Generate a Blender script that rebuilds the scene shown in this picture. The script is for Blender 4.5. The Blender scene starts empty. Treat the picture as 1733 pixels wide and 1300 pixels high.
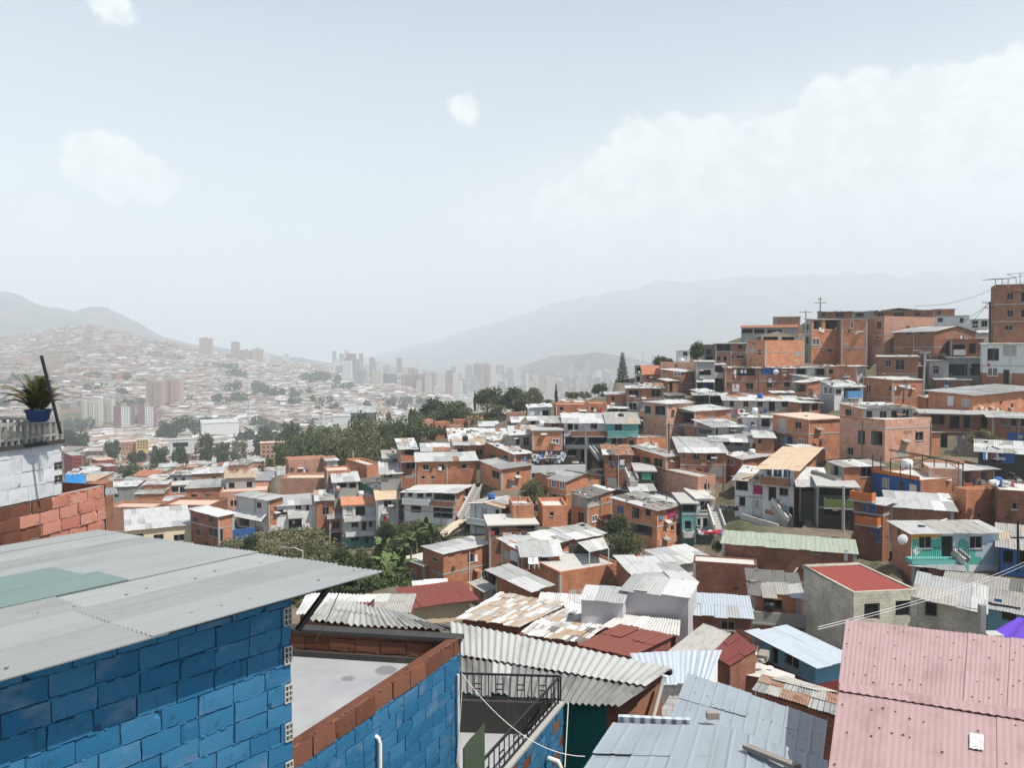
import bpy, math, random
from mathutils import Vector, noise
rnd = random.Random(7)
S = bpy.context.scene
COL = S.collection
# ---------------------------------------------------------------- camera model (photo pixels 1733 x 1300, camera at the origin, looking +Y)
F = 1300.0
PITCH = math.atan(50.0 / F)
CP, SP = math.cos(PITCH), math.sin(PITCH)
def ray(px, py):
    cx = (px - 866.5) / F; cy = -(py - 650.0) / F
    return Vector((cx, CP + cy * SP, -SP + cy * CP))
def at(px, py, D):
    r = ray(px, py)
    return r * (D / r.y)
def proj(p):
    dep = p[1] * CP - p[2] * SP
    up = p[1] * SP + p[2] * CP
    return 866.5 + F * p[0] / dep, 650 - F * up / dep
# ---------------------------------------------------------------- mesh builder
class MB:
    def __init__(s):
        s.v = []; s.f = []; s.uv = []; s.mi = []; s.mats = []; s.sm = []
    def slot(s, m):
        if m not in s.mats: s.mats.append(m)
        return s.mats.index(m)
    def face(s, pts, m, uv=None, smooth=False):
        b = len(s.v)
        s.v.extend([tuple(p) for p in pts])
        s.f.append(tuple(range(b, b + len(pts))))
        if uv is None:
            a = Vector(pts[1]) - Vector(pts[0]); c = Vector(pts[-1]) - Vector(pts[0])
            n = a.cross(c)
            ax, ay, az = abs(n.x), abs(n.y), abs(n.z)
            if az >= ax and az >= ay: uv = [(p[0], p[1]) for p in pts]
            elif ax >= ay: uv = [(p[1], p[2]) for p in pts]
            else: uv = [(p[0], p[2]) for p in pts]
        s.uv.extend(uv); s.mi.append(s.slot(m)); s.sm.append(smooth)
    def grid(s, P, m, uvf=None, smooth=True):
        # P rows of points sharing vertices
        b = len(s.v); nr = len(P); nc = len(P[0])
        for row in P: s.v.extend([tuple(p) for p in row])
        k = s.slot(m)
        for i in range(nr - 1):
            for j in range(nc - 1):
                q = (b + i * nc + j, b + i * nc + j + 1, b + (i + 1) * nc + j + 1, b + (i + 1) * nc + j)
                s.f.append(q); s.mi.append(k); s.sm.append(smooth)
                for (ii, jj) in ((i, j), (i, j + 1), (i + 1, j + 1), (i + 1, j)):
                    s.uv.append(uvf(ii, jj) if uvf else (P[ii][jj][0], P[ii][jj][1]))
    def hexa(s, c, m, skip=()):
        # c: 8 corners, bottom 0-3 ccw, top 4-7
        fs = {'b': (3, 2, 1, 0), 't': (4, 5, 6, 7), 'f': (0, 1, 5, 4), 'r': (1, 2, 6, 5), 'k': (2, 3, 7, 6), 'l': (3, 0, 4, 7)}
        for k, q in fs.items():
            if k not in skip: s.face([c[i] for i in q], m)
    def box(s, x0, y0, z0, x1, y1, z1, m, skip=()):
        s.hexa([(x0, y0, z0), (x1, y0, z0), (x1, y1, z0), (x0, y1, z0), (x0, y0, z1), (x1, y0, z1), (x1, y1, z1), (x0, y1, z1)], m, skip)
    def bar(s, a, b, w, m, h=None):
        a = Vector(a); b = Vector(b); d = (b - a)
        if d.length < 1e-6: return
        d.normalize(); h = h or w
        up = Vector((0, 0, 1)) if abs(d.z) < .95 else Vector((0, 1, 0))
        x = d.cross(up).normalized() * w / 2; y = x.cross(d).normalized() * h / 2
        s.hexa([a - x - y, a + x - y, b + x - y, b - x - y, a - x + y, a + x + y, b + x + y, b - x + y], m)
    def tube(s, pts, r, m, n=8, r1=None, caps=True):
        pts = [Vector(p) for p in pts]; rows = []; L = len(pts)
        for i, p in enumerate(pts):
            d = (pts[min(i + 1, L - 1)] - pts[max(i - 1, 0)]).normalized()
            up = Vector((0, 0, 1)) if abs(d.z) < .9 else Vector((1, 0, 0))
            x = d.cross(up).normalized(); y = x.cross(d)
            rr = r if r1 is None else r + (r1 - r) * i / max(1, L - 1)
            rows.append([p + (x * math.cos(t) + y * math.sin(t)) * rr for t in [2 * math.pi * k / n for k in range(n + 1)]])
        s.grid(rows, m)
        if caps:
            s.face(rows[0][:-1], m); s.face(rows[-1][:-1][::-1], m)
    def build(s, name, parent=None, loc=None):
        me = bpy.data.meshes.new(name)
        me.from_pydata(s.v, [], s.f)
        uvl = me.uv_layers.new(name='UVMap')
        flat = [c for t in s.uv for c in t]
        uvl.data.foreach_set('uv', flat)
        for m in s.mats: me.materials.append(M[m] if isinstance(m, str) else m)
        me.polygons.foreach_set('material_index', s.mi)
        me.polygons.foreach_set('use_smooth', s.sm)
        me.update()
        o = bpy.data.objects.new(name, me); COL.objects.link(o)
        if parent: o.parent = parent
        if loc is not None: o.location = loc
        return o
def tag(o, label=None, cat=None, group=None, kind=None):
    if label: o['label'] = label
    if cat: o['category'] = cat
    if group: o['group'] = group
    if kind: o['kind'] = kind
    return o
def empty(name, loc, rz=0, label=None, cat=None, group=None):
    o = bpy.data.objects.new(name, None); COL.objects.link(o)
    o.location = loc; o.rotation_euler = (0, 0, rz); o.empty_display_size = .2
    return tag(o, label, cat, group)
# ---------------------------------------------------------------- materials
M = {}
class NT:
    def __init__(s, name):
        s.m = bpy.data.materials.new(name); s.m.use_nodes = True
        s.t = s.m.node_tree; s.b = s.t.nodes['Principled BSDF']
        M[name] = s.m
    def n(s, typ, **kw):
        nd = s.t.nodes.new(typ)
        for k, v in kw.items():
            if hasattr(nd, k): setattr(nd, k, v)
            else: nd.inputs[k].default_value = v
        return nd
    def l(s, a, b): s.t.links.new(a, b)
    def mix(s, fac, a, b, mode='MIX'):
        nd = s.n('ShaderNodeMix', data_type='RGBA', blend_type=mode)
        for sock, v in ((nd.inputs[0], fac), (nd.inputs[6], a), (nd.inputs[7], b)):
            if isinstance(v, (int, float)): sock.default_value = v
            elif isinstance(v, (tuple, list)): sock.default_value = (*v[:3], 1)
            else: s.l(v, sock)
        return nd.outputs[2]
    def ramp(s, src, p0, p1, c0=0, c1=1):
        nd = s.n('ShaderNodeMapRange', clamp=True); nd.interpolation_type = 'SMOOTHSTEP'
        s.l(src, nd.inputs[0])
        for i, v in zip((1, 2, 3, 4), (p0, p1, c0, c1)): nd.inputs[i].default_value = v
        return nd.outputs[0]
    def uv(s): return s.n('ShaderNodeTexCoord').outputs['UV']
    def obj(s): return s.n('ShaderNodeTexCoord').outputs['Object']
    def scale(s, src, sc):
        nd = s.n('ShaderNodeMapping'); s.l(src, nd.inputs[0]); nd.inputs['Scale'].default_value = sc
        return nd.outputs[0]
    def noise(s, src, scale, detail=3, rough=.6):
        nd = s.n('ShaderNodeTexNoise', Scale=scale, Detail=detail, Roughness=rough)
        if src is not None: s.l(src, nd.inputs['Vector'])
        return nd.outputs['Fac']
    def rand(s, lo, hi):
        r = s.n('ShaderNodeObjectInfo').outputs['Random']
        return s.ramp(r, 0, 1, lo, hi)
    def bump(s, h, strength=.4, dist=.02, prev=None, inv=False):
        nd = s.n('ShaderNodeBump', Strength=strength, Distance=dist); nd.invert = inv; s.l(h, nd.inputs['Height'])
        if prev: s.l(prev, nd.inputs['Normal'])
        s.l(nd.outputs[0], s.b.inputs['Normal']); return nd.outputs[0]
    def out(s, col, rough=.8, metal=0, spec=.3):
        if isinstance(col, (tuple, list)): s.b.inputs['Base Color'].default_value = (*col[:3], 1)
        else: s.l(col, s.b.inputs['Base Color'])
        s.b.inputs['Roughness'].default_value = rough; s.b.inputs['Metallic'].default_value = metal
        s.b.inputs['Specular IOR Level'].default_value = spec
        return s.m
    def bright(s, col, lo=.85, hi=1.15):
        v = s.rand(lo, hi)
        c = s.n('ShaderNodeCombineXYZ')
        for i in range(3): s.l(v, c.inputs[i])
        return s.mix(1.0, col, c.outputs[0], 'MULTIPLY')
def brick(name, c1, c2, mortar, bw=.32, rh=.21, msize=.012, stain=(.12, .08, .06), sa=.5, bump=.3, light=None):
    t = NT(name); uv = t.uv()
    b = t.n('ShaderNodeTexBrick', Scale=1.0)
    t.l(uv, b.inputs['Vector'])
    b.inputs['Color1'].default_value = (*c1, 1); b.inputs['Color2'].default_value = (*c2, 1); b.inputs['Mortar'].default_value = (*mortar, 1)
    b.inputs['Mortar Size'].default_value = msize; b.inputs['Mortar Smooth'].default_value = .3; b.inputs['Bias'].default_value = 0
    b.inputs['Brick Width'].default_value = bw; b.inputs['Row Height'].default_value = rh
    n1 = t.noise(uv, .8, 6, .7); st = t.noise(t.scale(uv, (1.6, .35, 1)), 1.3, 4, .7)
    col = t.mix(t.ramp(n1, .38, .68, 0, .6), b.outputs['Color'], light or tuple(min(1, c * 1.5 + .05) for c in c1))
    col = t.mix(t.ramp(st, .5, .78, 0, sa), col, stain)
    bd = t.noise(t.scale(uv, (.5, 5, 1)), 1.0, 4, .7)
    col = t.mix(t.ramp(bd, .48, .72, 0, .5), col, tuple(x * .5 for x in c1))
    col = t.mix(t.ramp(t.noise(uv, 4.5, 4, .7), .58, .72, 0, .55), col, tuple(x * .38 for x in c2))
    col = t.bright(col, .8, 1.2)
    t.bump(b.outputs['Fac'], bump, .012, inv=True)
    return t.out(col, .9, spec=.15)
def plaster(name, c, stain=(.16, .14, .12), sa=.45, rough=.85, var=(.9, 1.08)):
    t = NT(name); uv = t.uv()
    st = t.noise(t.scale(uv, (2.2, .4, 1)), 1.1, 5, .7); n2 = t.noise(uv, .8, 5, .6)
    col = t.mix(t.ramp(st, .52, .8, 0, sa), c, stain)
    col = t.mix(t.ramp(n2, .3, .8, 0, .25), col, tuple(x * .72 for x in c))
    col = t.bright(col, *var)
    t.bump(t.noise(uv, 14, 4), .25, .01)
    return t.out(col, rough, spec=.2)
def sheet(name, c, dirt, da=.5, rough=.5, wave=.177, rust=0.0, bump=.6, spec=.4, var=(.88, 1.1), streak=1.0):
    t = NT(name); uv = t.uv()
    n1 = t.noise(t.scale(uv, (1.6, .5, 1)), .9, 5, .7)
    n2 = t.noise(t.scale(uv, (6, .35, 1)), 1.0, 4, .6)
    col = t.mix(t.ramp(n1, .45, .75, 0, da), c, dirt)
    col = t.mix(t.ramp(n2, .5, .8, 0, .35 * streak), col, tuple(x * .55 for x in c))
    if wave:
        n4 = t.noise(t.scale(uv, (1, .6, 1)), 3.2, 5, .75)
        col = t.mix(t.ramp(n4, .60, .74, 0, .5), col, tuple(x * .35 for x in dirt))
    if rust:
        n3 = t.noise(uv, 1.1, 6, .7)
        col = t.mix(t.ramp(n3, .62 - rust * .25, .75 - rust * .2, 0, .85), col, (.17, .06, .025))
    col = t.bright(col, *var)
    if wave:
        w = t.n('ShaderNodeTexWave', Scale=1.0, wave_type='BANDS', bands_direction='X', wave_profile='SIN')
        t.l(t.scale(uv, (.31416 / wave, .31416 / wave, 1)), w.inputs['Vector']); w.inputs['Scale'].default_value = 1.0
        t.bump(w.outputs['Fac'], bump, .05)
    return t.out(col, rough, spec=spec)
def plain(name, c, rough=.7, metal=0, spec=.3, nz=.25):
    t = NT(name)
    col = t.mix(t.ramp(t.noise(t.obj(), 3.0, 4), .3, .7, 0, nz), c, tuple(x * .6 for x in c))
    return t.out(col, rough, metal, spec)
brick('brick_orange', (.50, .195, .098), (.40, .148, .072), (.33, .20, .14), light=(.58, .30, .185), sa=.5)
brick('brick_brown', (.36, .155, .09), (.27, .11, .063), (.25, .165, .12), sa=.6, light=(.37, .205, .14))
brick('brick_pink', (.50, .27, .185), (.41, .20, .135), (.38, .27, .21), light=(.57, .35, .265))
brick('brick_red', (.24, .075, .055), (.19, .06, .045), (.2, .12, .1))
brick('block_grey', (.42, .40, .33), (.37, .355, .295), (.24, .225, .19), bw=.4, rh=.2, stain=(.14, .13, .1))
brick('block_white', (.74, .74, .74), (.66, .67, .68), (.34, .34, .34), bw=.4, rh=.2, sa=.25)
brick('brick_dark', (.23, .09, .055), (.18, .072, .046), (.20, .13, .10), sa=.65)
plaster('white', (.66, .67, .66)); plaster('grey', (.31, .31, .30), sa=.6); plaster('cream', (.66, .56, .40), sa=.3)
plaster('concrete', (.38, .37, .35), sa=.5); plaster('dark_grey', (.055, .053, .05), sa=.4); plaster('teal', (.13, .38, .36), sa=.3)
plaster('rosewhite', (.64, .55, .50), sa=.3); plaster('green', (.06, .32, .18), sa=.3); plaster('blue', (.035, .12, .34), sa=.25)
plaster('orange', (.58, .17, .05), sa=.25); plaster('mauve', (.50, .48, .50), sa=.3); plaster('yellow', (.62, .44, .2), sa=.2)
plaster('lightblue', (.14, .34, .48), sa=.3); plaster('paleaqua', (.42, .53, .58), sa=.35); plaster('slab_white', (.52, .50, .46), sa=.45)
plaster('slab_pink', (.60, .42, .33), sa=.3); plaster('magenta', (.40, .03, .14), sa=.2); plaster('purple', (.26, .15, .34), sa=.3)
plaster('moss', (.15, .20, .07), sa=.4); plaster('redpaint', (.23, .045, .035), stain=(.2, .05, .04), sa=.4, rough=.6)
plaster('maroon', (.17, .035, .035), sa=.3)
sheet('zinc_white', (.54, .545, .535), (.33, .31, .27), .75, .55)
sheet('zinc_light', (.38, .385, .38), (.25, .22, .185), .75, .55)
sheet('zinc_grey', (.28, .285, .28), (.17, .16, .14), .6, .55)
sheet('zinc_blue', (.43, .48, .53), (.30, .33, .36), .4, .45)
sheet('fibre_grey', (.31, .30, .275), (.14, .13, .12), .7, .9, spec=.1)
sheet('fibre_dark', (.15, .145, .135), (.07, .07, .065), .6, .9, spec=.1)
sheet('fibre_tan', (.38, .30, .22), (.2, .14, .1), .6, .85, spec=.1)
sheet('tan_roof', (.52, .40, .28), (.36, .26, .18), .5, .8, spec=.15)
sheet('rusty', (.30, .17, .11), (.16, .07, .04), .6, .8, rust=.6, spec=.15)
sheet('red_roof', (.19, .05, .04), (.17, .05, .035), .5, .65, spec=.2)
sheet('green_roof', (.27, .30, .24), (.20, .22, .18), .4, .6, wave=.4)
sheet('clay_tile', (.40, .17, .10), (.2, .1, .07), .6, .9, wave=.2, bump=.9, spec=.1)
sheet('tarp_blue', (.03, .2, .45), (.02, .13, .3), .3, .5, wave=0)
plain('black_metal', (.018, .018, .02), .5); plain('steel', (.35, .36, .37), .4, .6); plain('pvc', (.62, .60, .55), .5)
plain('wood', (.16, .10, .06), .85); plain('pole_wood', (.13, .105, .085), .9); plain('dark_inside', (.035, .033, .03), .9)
plain('white_paint', (.75, .75, .74), .5); plain('plastic_white', (.75, .76, .76), .4); plain('plastic_black', (.02, .02, .022), .4)
plain('rubble', (.30, .27, .24), .95, nz=.6); plain('cloth_red', (.5, .06, .07), .9); plain('cloth_blue', (.1, .25, .5), .9)
plain('cloth_white', (.75, .74, .72), .9); plain('cloth_dark', (.06, .055, .07), .9); plain('skin', (.28, .15, .1), .6)
plain('frame_grey', (.28, .27, .25), .6); plain('rubber', (.02, .02, .02), .8); plain('cable', (.10, .10, .10), .6)
plain('cable_white', (.6, .6, .58), .6); plain('curtain', (.40, .37, .34), .9)
t = NT('opening_dark'); t.out((.012, .013, .014), .3, 0, .18)  # near-black fill; the dark of rooms behind openings is in the colour
t = NT('glass_grey'); t.out((.10, .105, .11), .15, 0, .5)
def leaf(name, c, c2):
    t = NT(name)
    n = t.noise(t.obj(), 2.2, 2)
    col = t.mix(t.ramp(n, .35, .65), c, c2); col = t.bright(col, .75, 1.3)
    t.out(col, .75, 0, .2)
    t.b.inputs['Subsurface Weight'].default_value = 0
leaf('leaf_dark', (.030, .048, .018), (.052, .075, .026))
leaf('leaf_mid', (.060, .080, .028), (.095, .115, .045))
leaf('leaf_olive', (.10, .10, .05), (.16, .15, .08))
leaf('leaf_dry', (.20, .15, .09), (.28, .22, .14))
leaf('leaf_banana', (.06, .10, .03), (.11, .15, .05))
plain('bark', (.11, .085, .065), .95, nz=.5)
# ---------------------------------------------------------------- houses
ROOFS = {
    'zw': (('zinc_white', 6), ('zinc_light', 2.5), ('zinc_grey', .8), ('fibre_tan', .5), ('rusty', .3)),
    'zg': (('zinc_grey', 5), ('zinc_light', 4), ('fibre_grey', 1.5)),
    'zc': (('zinc_white', 6), ('zinc_light', 1)),
    'zl': (('zinc_light', 6), ('zinc_white', 2), ('zinc_grey', 1)),
    'zb': (('zinc_blue', 6), ('zinc_light', 1)),
    'fc': (('fibre_grey', 6), ('fibre_dark', 1.2), ('fibre_tan', 1), ('zinc_light', 1)),
    'pt': (('zinc_white', 5), ('zinc_light', 2), ('fibre_grey', 2), ('fibre_dark', 1.0), ('rusty', 1.0), ('fibre_tan', .8)),
    'pf': (('fibre_tan', 4), ('fibre_grey', 4), ('zinc_light', 2), ('fibre_dark', .6), ('zinc_white', 1.2)),
    'wf': (('fibre_grey', 3), ('zinc_white', 3), ('zinc_light', 3), ('fibre_dark', .8)),
    'ru': (('rusty', 5), ('fibre_tan', 2), ('zinc_grey', 1)),
    'tl': (('clay_tile', 1),), 'rd': (('red_roof', 1),), 'tn': (('tan_roof', 1),), 'gn': (('green_roof', 1),),
}
def pick(r, lst):
    tot = sum(w for _, w in lst); x = r.random() * tot
    for m, w in lst:
        x -= w
        if x <= 0: return m
    return lst[-1][0]
def sheets(mb, rz, u0, u1, v0, v1, along, mats, r, jit=1.0, sw=.85, sl=2.3, th=.025):
    # a roof plane laid with overlapping corrugated sheets, each a thin slab of its own tilt
    A0, A1, B0, B1 = (u0, u1, v0, v1) if along == 'v' else (v0, v1, u0, u1)
    na = max(1, round((A1 - A0) / sw)); nb = max(1, round((B1 - B0) / sl))
    da = (A1 - A0) / na; db = (B1 - B0) / nb
    rowm = None
    for j in range(nb):
        for i in range(na):
            if rowm is None or r.random() < .55: rowm = pick(r, mats)
            a0 = A0 + i * da - .03; a1 = A0 + (i + 1) * da + .03
            b0 = B0 + j * db - .06; b1 = B0 + (j + 1) * db + .06
            e = .10 * jit
            if j == 0: b0 += r.uniform(-e, e)
            if j == nb - 1: b1 += r.uniform(-e, e)
            dz = .012 + .014 * ((i + j) % 2) + r.uniform(0, .022) * jit
            t1, t2, t3 = (r.uniform(-.018, .018) * jit for _ in range(3))
            q = []
            for (a, b, t) in ((a0, b0, 0), (a1, b0, t1), (a1, b1, t2), (a0, b1, t3)):
                u, v = (a, b) if along == 'v' else (b, a)
                q.append((u, v, rz(u, v) + dz + t, a, b))
            lo = [p[:3] for p in q]; hi = [(p[0], p[1], p[2] + th) for p in q]
            ab = [(p[3] - A0, p[4] - B0) for p in q]
            if along == 'u': lo = lo[::-1]; hi = hi[::-1]; ab = ab[::-1]
            o1, o2 = r.uniform(0, 9), r.uniform(0, 9)
            ab = [(x + o1, y + o2) for x, y in ab]
            mb.face(hi, rowm, ab); mb.face(lo[::-1], rowm, ab[::-1])
            for k in range(4):
                k2 = (k + 1) % 4
                mb.face([lo[k], lo[k2], hi[k2], hi[k]], rowm, [(0, 0)] * 4)
def face_grid(mb, org, dx, L, top, m, holes, m2=None, zsplit=None, extra=()):
    # wall in plane org + a*dx, z; holes = (a0,a1,z0,z1); top(a) -> height
    cuts = sorted({0.0, L, *[min(max(h[k], 0), L) for h in holes for k in (0, 1)], *extra})
    zc = sorted({0.0, *[h[k] for h in holes for k in (2, 3)], *([zsplit] if zsplit else [])})
    for i in range(len(cuts) - 1):
        a0, a1 = cuts[i], cuts[i + 1]
        if a1 - a0 < 1e-4: continue
        am = (a0 + a1) / 2
        for k in range(len(zc)):
            z0 = zc[k]; last = k == len(zc) - 1
            z1 = None if last else zc[k + 1]
            zm = z0 + .02 if last else (z0 + z1) / 2
            if any(h[0] < am < h[1] and h[2] < zm < h[3] for h in holes): continue
            ta, tb = (top(a0), top(a1)) if last else (z1, z1)
            P = [(org[0] + dx[0] * a, org[1] + dx[1] * a, z) for a, z in ((a0, z0), (a1, z0), (a1, tb), (a0, ta))]
            mb.face(P, (m2 if zsplit and zm > zsplit else m), [(a0, z0), (a1, z0), (a1, tb), (a0, ta)])
KIND = {'w': ('window', 'opening_dark', .13), 'wf': ('window', 'glass_grey', .1), 'd': ('door', 'opening_dark', .14), 'o': ('loggia', 'dark_grey', 1.3),
        'db': ('door', 'blue', .1), 'dg': ('door', 'green', .1), 'dw': ('door', 'white', .08), 'dk': ('door', 'wood', .1), 'cw': ('window', 'curtain', .1),
        'wb': ('window', 'blue', .08), 'wr': ('window', 'brick_red', .08), 'op': ('loggia', 'paleaqua', .7)}
def house_core(T, W, L, H, mR, mL, roof, wins, rs=(0, .06), o=.3, r=None, frames=True, top2=None, slabs=(), par=.8, jit=1.0, roofmat=None, fascia=False, tall=None, base_band=None):
    """local frame: corner at origin, R face along +x (y=0), L face along +y (x=0)"""
    r = r or rnd
    gable = rs[0] if isinstance(rs[0], str) else None
    if gable == 'gv': rz = lambda u, v: H + rs[1] * (L / 2 - abs(v - L / 2))
    elif gable == 'gu': rz = lambda u, v: H + rs[1] * (W / 2 - abs(u - W / 2))
    else: rz = lambda u, v: H + rs[0] * u + rs[1] * v
    wall = MB(); hR, hL = [], []; parts = []
    for w in wins:
        face, a0, a1, z0, z1, kind = w
        LL = W if face == 'R' else L
        if kind[0] in 'pbt' and ':' in kind: parts.append(w); continue
        a0 = max(.05, a0); a1 = min(LL - .05, a1); z0 = max(.02, z0); z1 = min(H - .06 + min(0, rz(0, 0) - H), z1)
        if a1 - a0 < .12 or z1 - z0 < .12: continue
        hs = hR if face == 'R' else hL
        if any(a0 < h[1] + .02 and a1 > h[0] - .02 and z0 < h[3] + .02 and z1 > h[2] - .02 for h in hs): continue
        hs.append((a0, a1, z0, z1)); parts.append((face, a0, a1, z0, z1, kind))
    exu = (W / 2,) if gable == 'gu' else (); exv = (L / 2,) if gable == 'gv' else ()
    zs = None
    if base_band: zs = base_band[0]; mR0, mL0 = base_band[1], base_band[1]
    face_grid(wall, (0, 0), (1, 0), W, lambda a: rz(a, 0), mR if not zs else mR0, hR, mR if zs else None, zs, exu)
    # L face: outward -x, seen with y decreasing to the right; flip order for normals
    g = MB(); face_grid(g, (0, 0), (0, 1), L, lambda a: rz(0, a), mL if not zs else mL0, hL, mL if zs else None, zs, exv)
    k = 0
    for f in g.f:
        n = len(f); wall.face([g.v[i] for i in f][::-1], g.mats[g.mi[g.f.index(f)]] if False else g.mats[g.mi[k]], [g.uv[4 * k + q] for q in range(n)][::-1]); k += 1
    def back(org, dx, LL, top, m, ex, flip):
        c = [0, *ex, LL]
        for i in range(len(c) - 1):
            P = [(org[0] + dx[0] * a, org[1] + dx[1] * a, z) for a, z in ((c[i], 0), (c[i + 1], 0), (c[i + 1], top(c[i + 1])), (c[i], top(c[i])))]
            wall.face(P[::-1] if flip else P, m, [(c[i], 0), (c[i + 1], 0), (c[i + 1], H), (c[i], H)])
    back((W, 0), (0, 1), L, lambda a: rz(W, a), mR, exv, False)
    back((0, L), (1, 0), W, lambda a: rz(a, L), mR, exu, True)
    for z in slabs:
        if .1 < z < H - .1:
            wall.box(-.04, -.04, z - .07, W + .04, L + .04, z + .07, 'concrete', ('t', 'b') if False else ())
    if frames and mR.startswith('brick'):
        zl = [z for z in slabs] or ([H - 2.7] if H > 6 else [])
        if not slabs and zl and r.random() < .6: wall.box(-.03, -.03, zl[0] - .07, W + .03, L + .03, zl[0] + .07, 'concrete')
        if r.random() < .45:
            for (cx_, cy_) in ((0, 0), (W, 0), (0, L)):
                wall.box(cx_ - .025 - (.2 if cx_ > 0 else 0), cy_ - .025 - (.2 if cy_ > 0 else 0), 0, cx_ + (.025 if cx_ > 0 else .2), cy_ + (.025 if cy_ > 0 else .2), H - .02 + min(0, rz(cx_, cy_) - H), 'concrete')
        for fc_, LL, hs in (('R', W, hR), ('L', L, hL)):
            for _ in range(r.randint(1, 4)):
                w_, h_ = r.uniform(.5, 2.2), r.uniform(.35, 1.3); a0 = r.uniform(.1, max(.15, LL - w_ - .1)); z0 = r.uniform(max(.2, H - 5.5), max(.3, H - h_ - .3))
                if a0 + w_ > LL - .1 or z0 + h_ > H - .15 or any(a0 < q[1] + .05 and a0 + w_ > q[0] - .05 and z0 < q[3] + .05 and z0 + h_ > q[2] - .05 for q in hs): continue
                m_ = r.choice(('brick_pink', 'brick_brown', 'concrete', 'brick_orange', 'grey')); k_ = 4; e_ = .012 + r.uniform(0, .006)
                pl = [(a0 + w_ * r.uniform(*x_), z0 + h_ * r.uniform(*z_)) for x_, z_ in (((0, .1), (0, .2)), ((.4, .6), (0, .1)), ((.9, 1), (0, .15)), ((.85, 1), (.5, .6)), ((.9, 1), (.9, 1)), ((.3, .5), (.8, 1)), ((0, .12), (.85, 1)))]
                P_ = [(x_, -e_, z_) if fc_ == 'R' else (-e_, x_, z_) for x_, z_ in pl]
                wall.face(P_ if fc_ == 'R' else P_[::-1], m_, pl if fc_ == 'R' else pl[::-1])
            for _ in range(r.randint(0, 3)):
                a0 = r.uniform(.3, max(.4, LL - .6)); z0 = r.uniform(max(.3, H - 5), H - .5); q_ = r.uniform(.1, .17)
                if a0 + q_ > LL - .1 or any(a0 < q[1] and a0 + q_ > q[0] and z0 < q[3] and z0 + q_ > q[2] for q in hs): continue
                if fc_ == 'R': wall.box(a0, -.025, z0, a0 + q_ * 1.6, .0, z0 + q_, 'dark_inside')
                else: wall.box(-.025, a0, z0, .0, a0 + q_ * 1.6, z0 + q_, 'dark_inside')
    if roof.startswith('terr'):
        fm = roof.split(':')[1]; p = par; t = .14
        wall.box(0, 0, H, W, t, H + p, mR); wall.box(0, t, H, t, L, H + p, mL)
        wall.box(W - t, t, H, W, L, H + p, mR); wall.box(t, L - t, H, W - t, L, H + p, mR)
    wo = wall.build('wall', T)
    rb = MB()
    if roof.startswith('terr'):
        fm = roof.split(':')[1]
        rb.box(.14, .14, H - .05, W - .14, L - .14, H + .06, fm)
    elif roof.startswith('slab'):
        fm = roof.split(':')[1]
        oo = min(o, .25)
        c = [(-oo, -oo), (W + oo, -oo), (W + oo, L + oo), (-oo, L + oo)]
        rb.hexa([(x, y, rz(x, y)) for x, y in c] + [(x, y, rz(x, y) + .14) for x, y in c], fm)
        for _ in range(int(W * L / 14)):
            x, y, q = r.uniform(0, W), r.uniform(0, L), r.uniform(.06, .22)
            rb.box(x, y, rz(x, y) + .13, x + q * 2, y + q, rz(x, y) + .14 + q * .8, r.choice(('rubble', 'concrete', 'brick_orange', 'dark_grey')))
    elif roof != 'none':
        mats = ROOFS[roof]
        if gable == 'gv':
            sheets(rb, rz, -o, W + o, -o, L / 2 + .02, 'v', mats, r, jit); sheets(rb, rz, -o, W + o, L / 2 - .02, L + o, 'v', mats, r, jit)
            rb.bar((-o, L / 2, rz(0, L / 2) + .08), (W + o, L / 2, rz(0, L / 2) + .08), .3, mats[0][0], .05)
        elif gable == 'gu':
            sheets(rb, rz, -o, W / 2 + .02, -o, L + o, 'u', mats, r, jit); sheets(rb, rz, W / 2 - .02, W + o, -o, L + o, 'u', mats, r, jit)
            rb.bar((W / 2, -o, rz(W / 2, 0) + .08), (W / 2, L + o, rz(W / 2, 0) + .08), .3, mats[0][0], .05)
        else:
            sheets(rb, rz, -o, W + o, -o, L + o, 'v' if abs(rs[1]) >= abs(rs[0]) else 'u', mats, r, jit)
        if roof in ('pt', 'wf', 'pf'):
            for _ in range(int(W * L * (.75 if roof == 'pt' else .3))):
                x, y = r.uniform(-o * .5, W + o * .5), r.uniform(-o * .5, L + o * .5); z = rz(x, y) + .05; q = r.uniform(.1, .3)
                m = r.choice(('rubble', 'fibre_dark', 'brick_orange', 'dark_grey', 'wood', 'zinc_white', 'black_metal'))
                if r.random() < .35:
                    an = r.uniform(0, 3); l = r.uniform(.5, 1.5)
                    rb.bar((x, y, z + .05), (x + l * math.cos(an), y + l * math.sin(an), rz(x + l * math.cos(an), y + l * math.sin(an)) + .09), .12, m, .07)
                else: rb.box(x, y, z, x + q * 1.5, y + q, z + q * r.uniform(.4, .9), m)
    ro = None
    if rb.f: ro = rb.build('roof', T)
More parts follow.
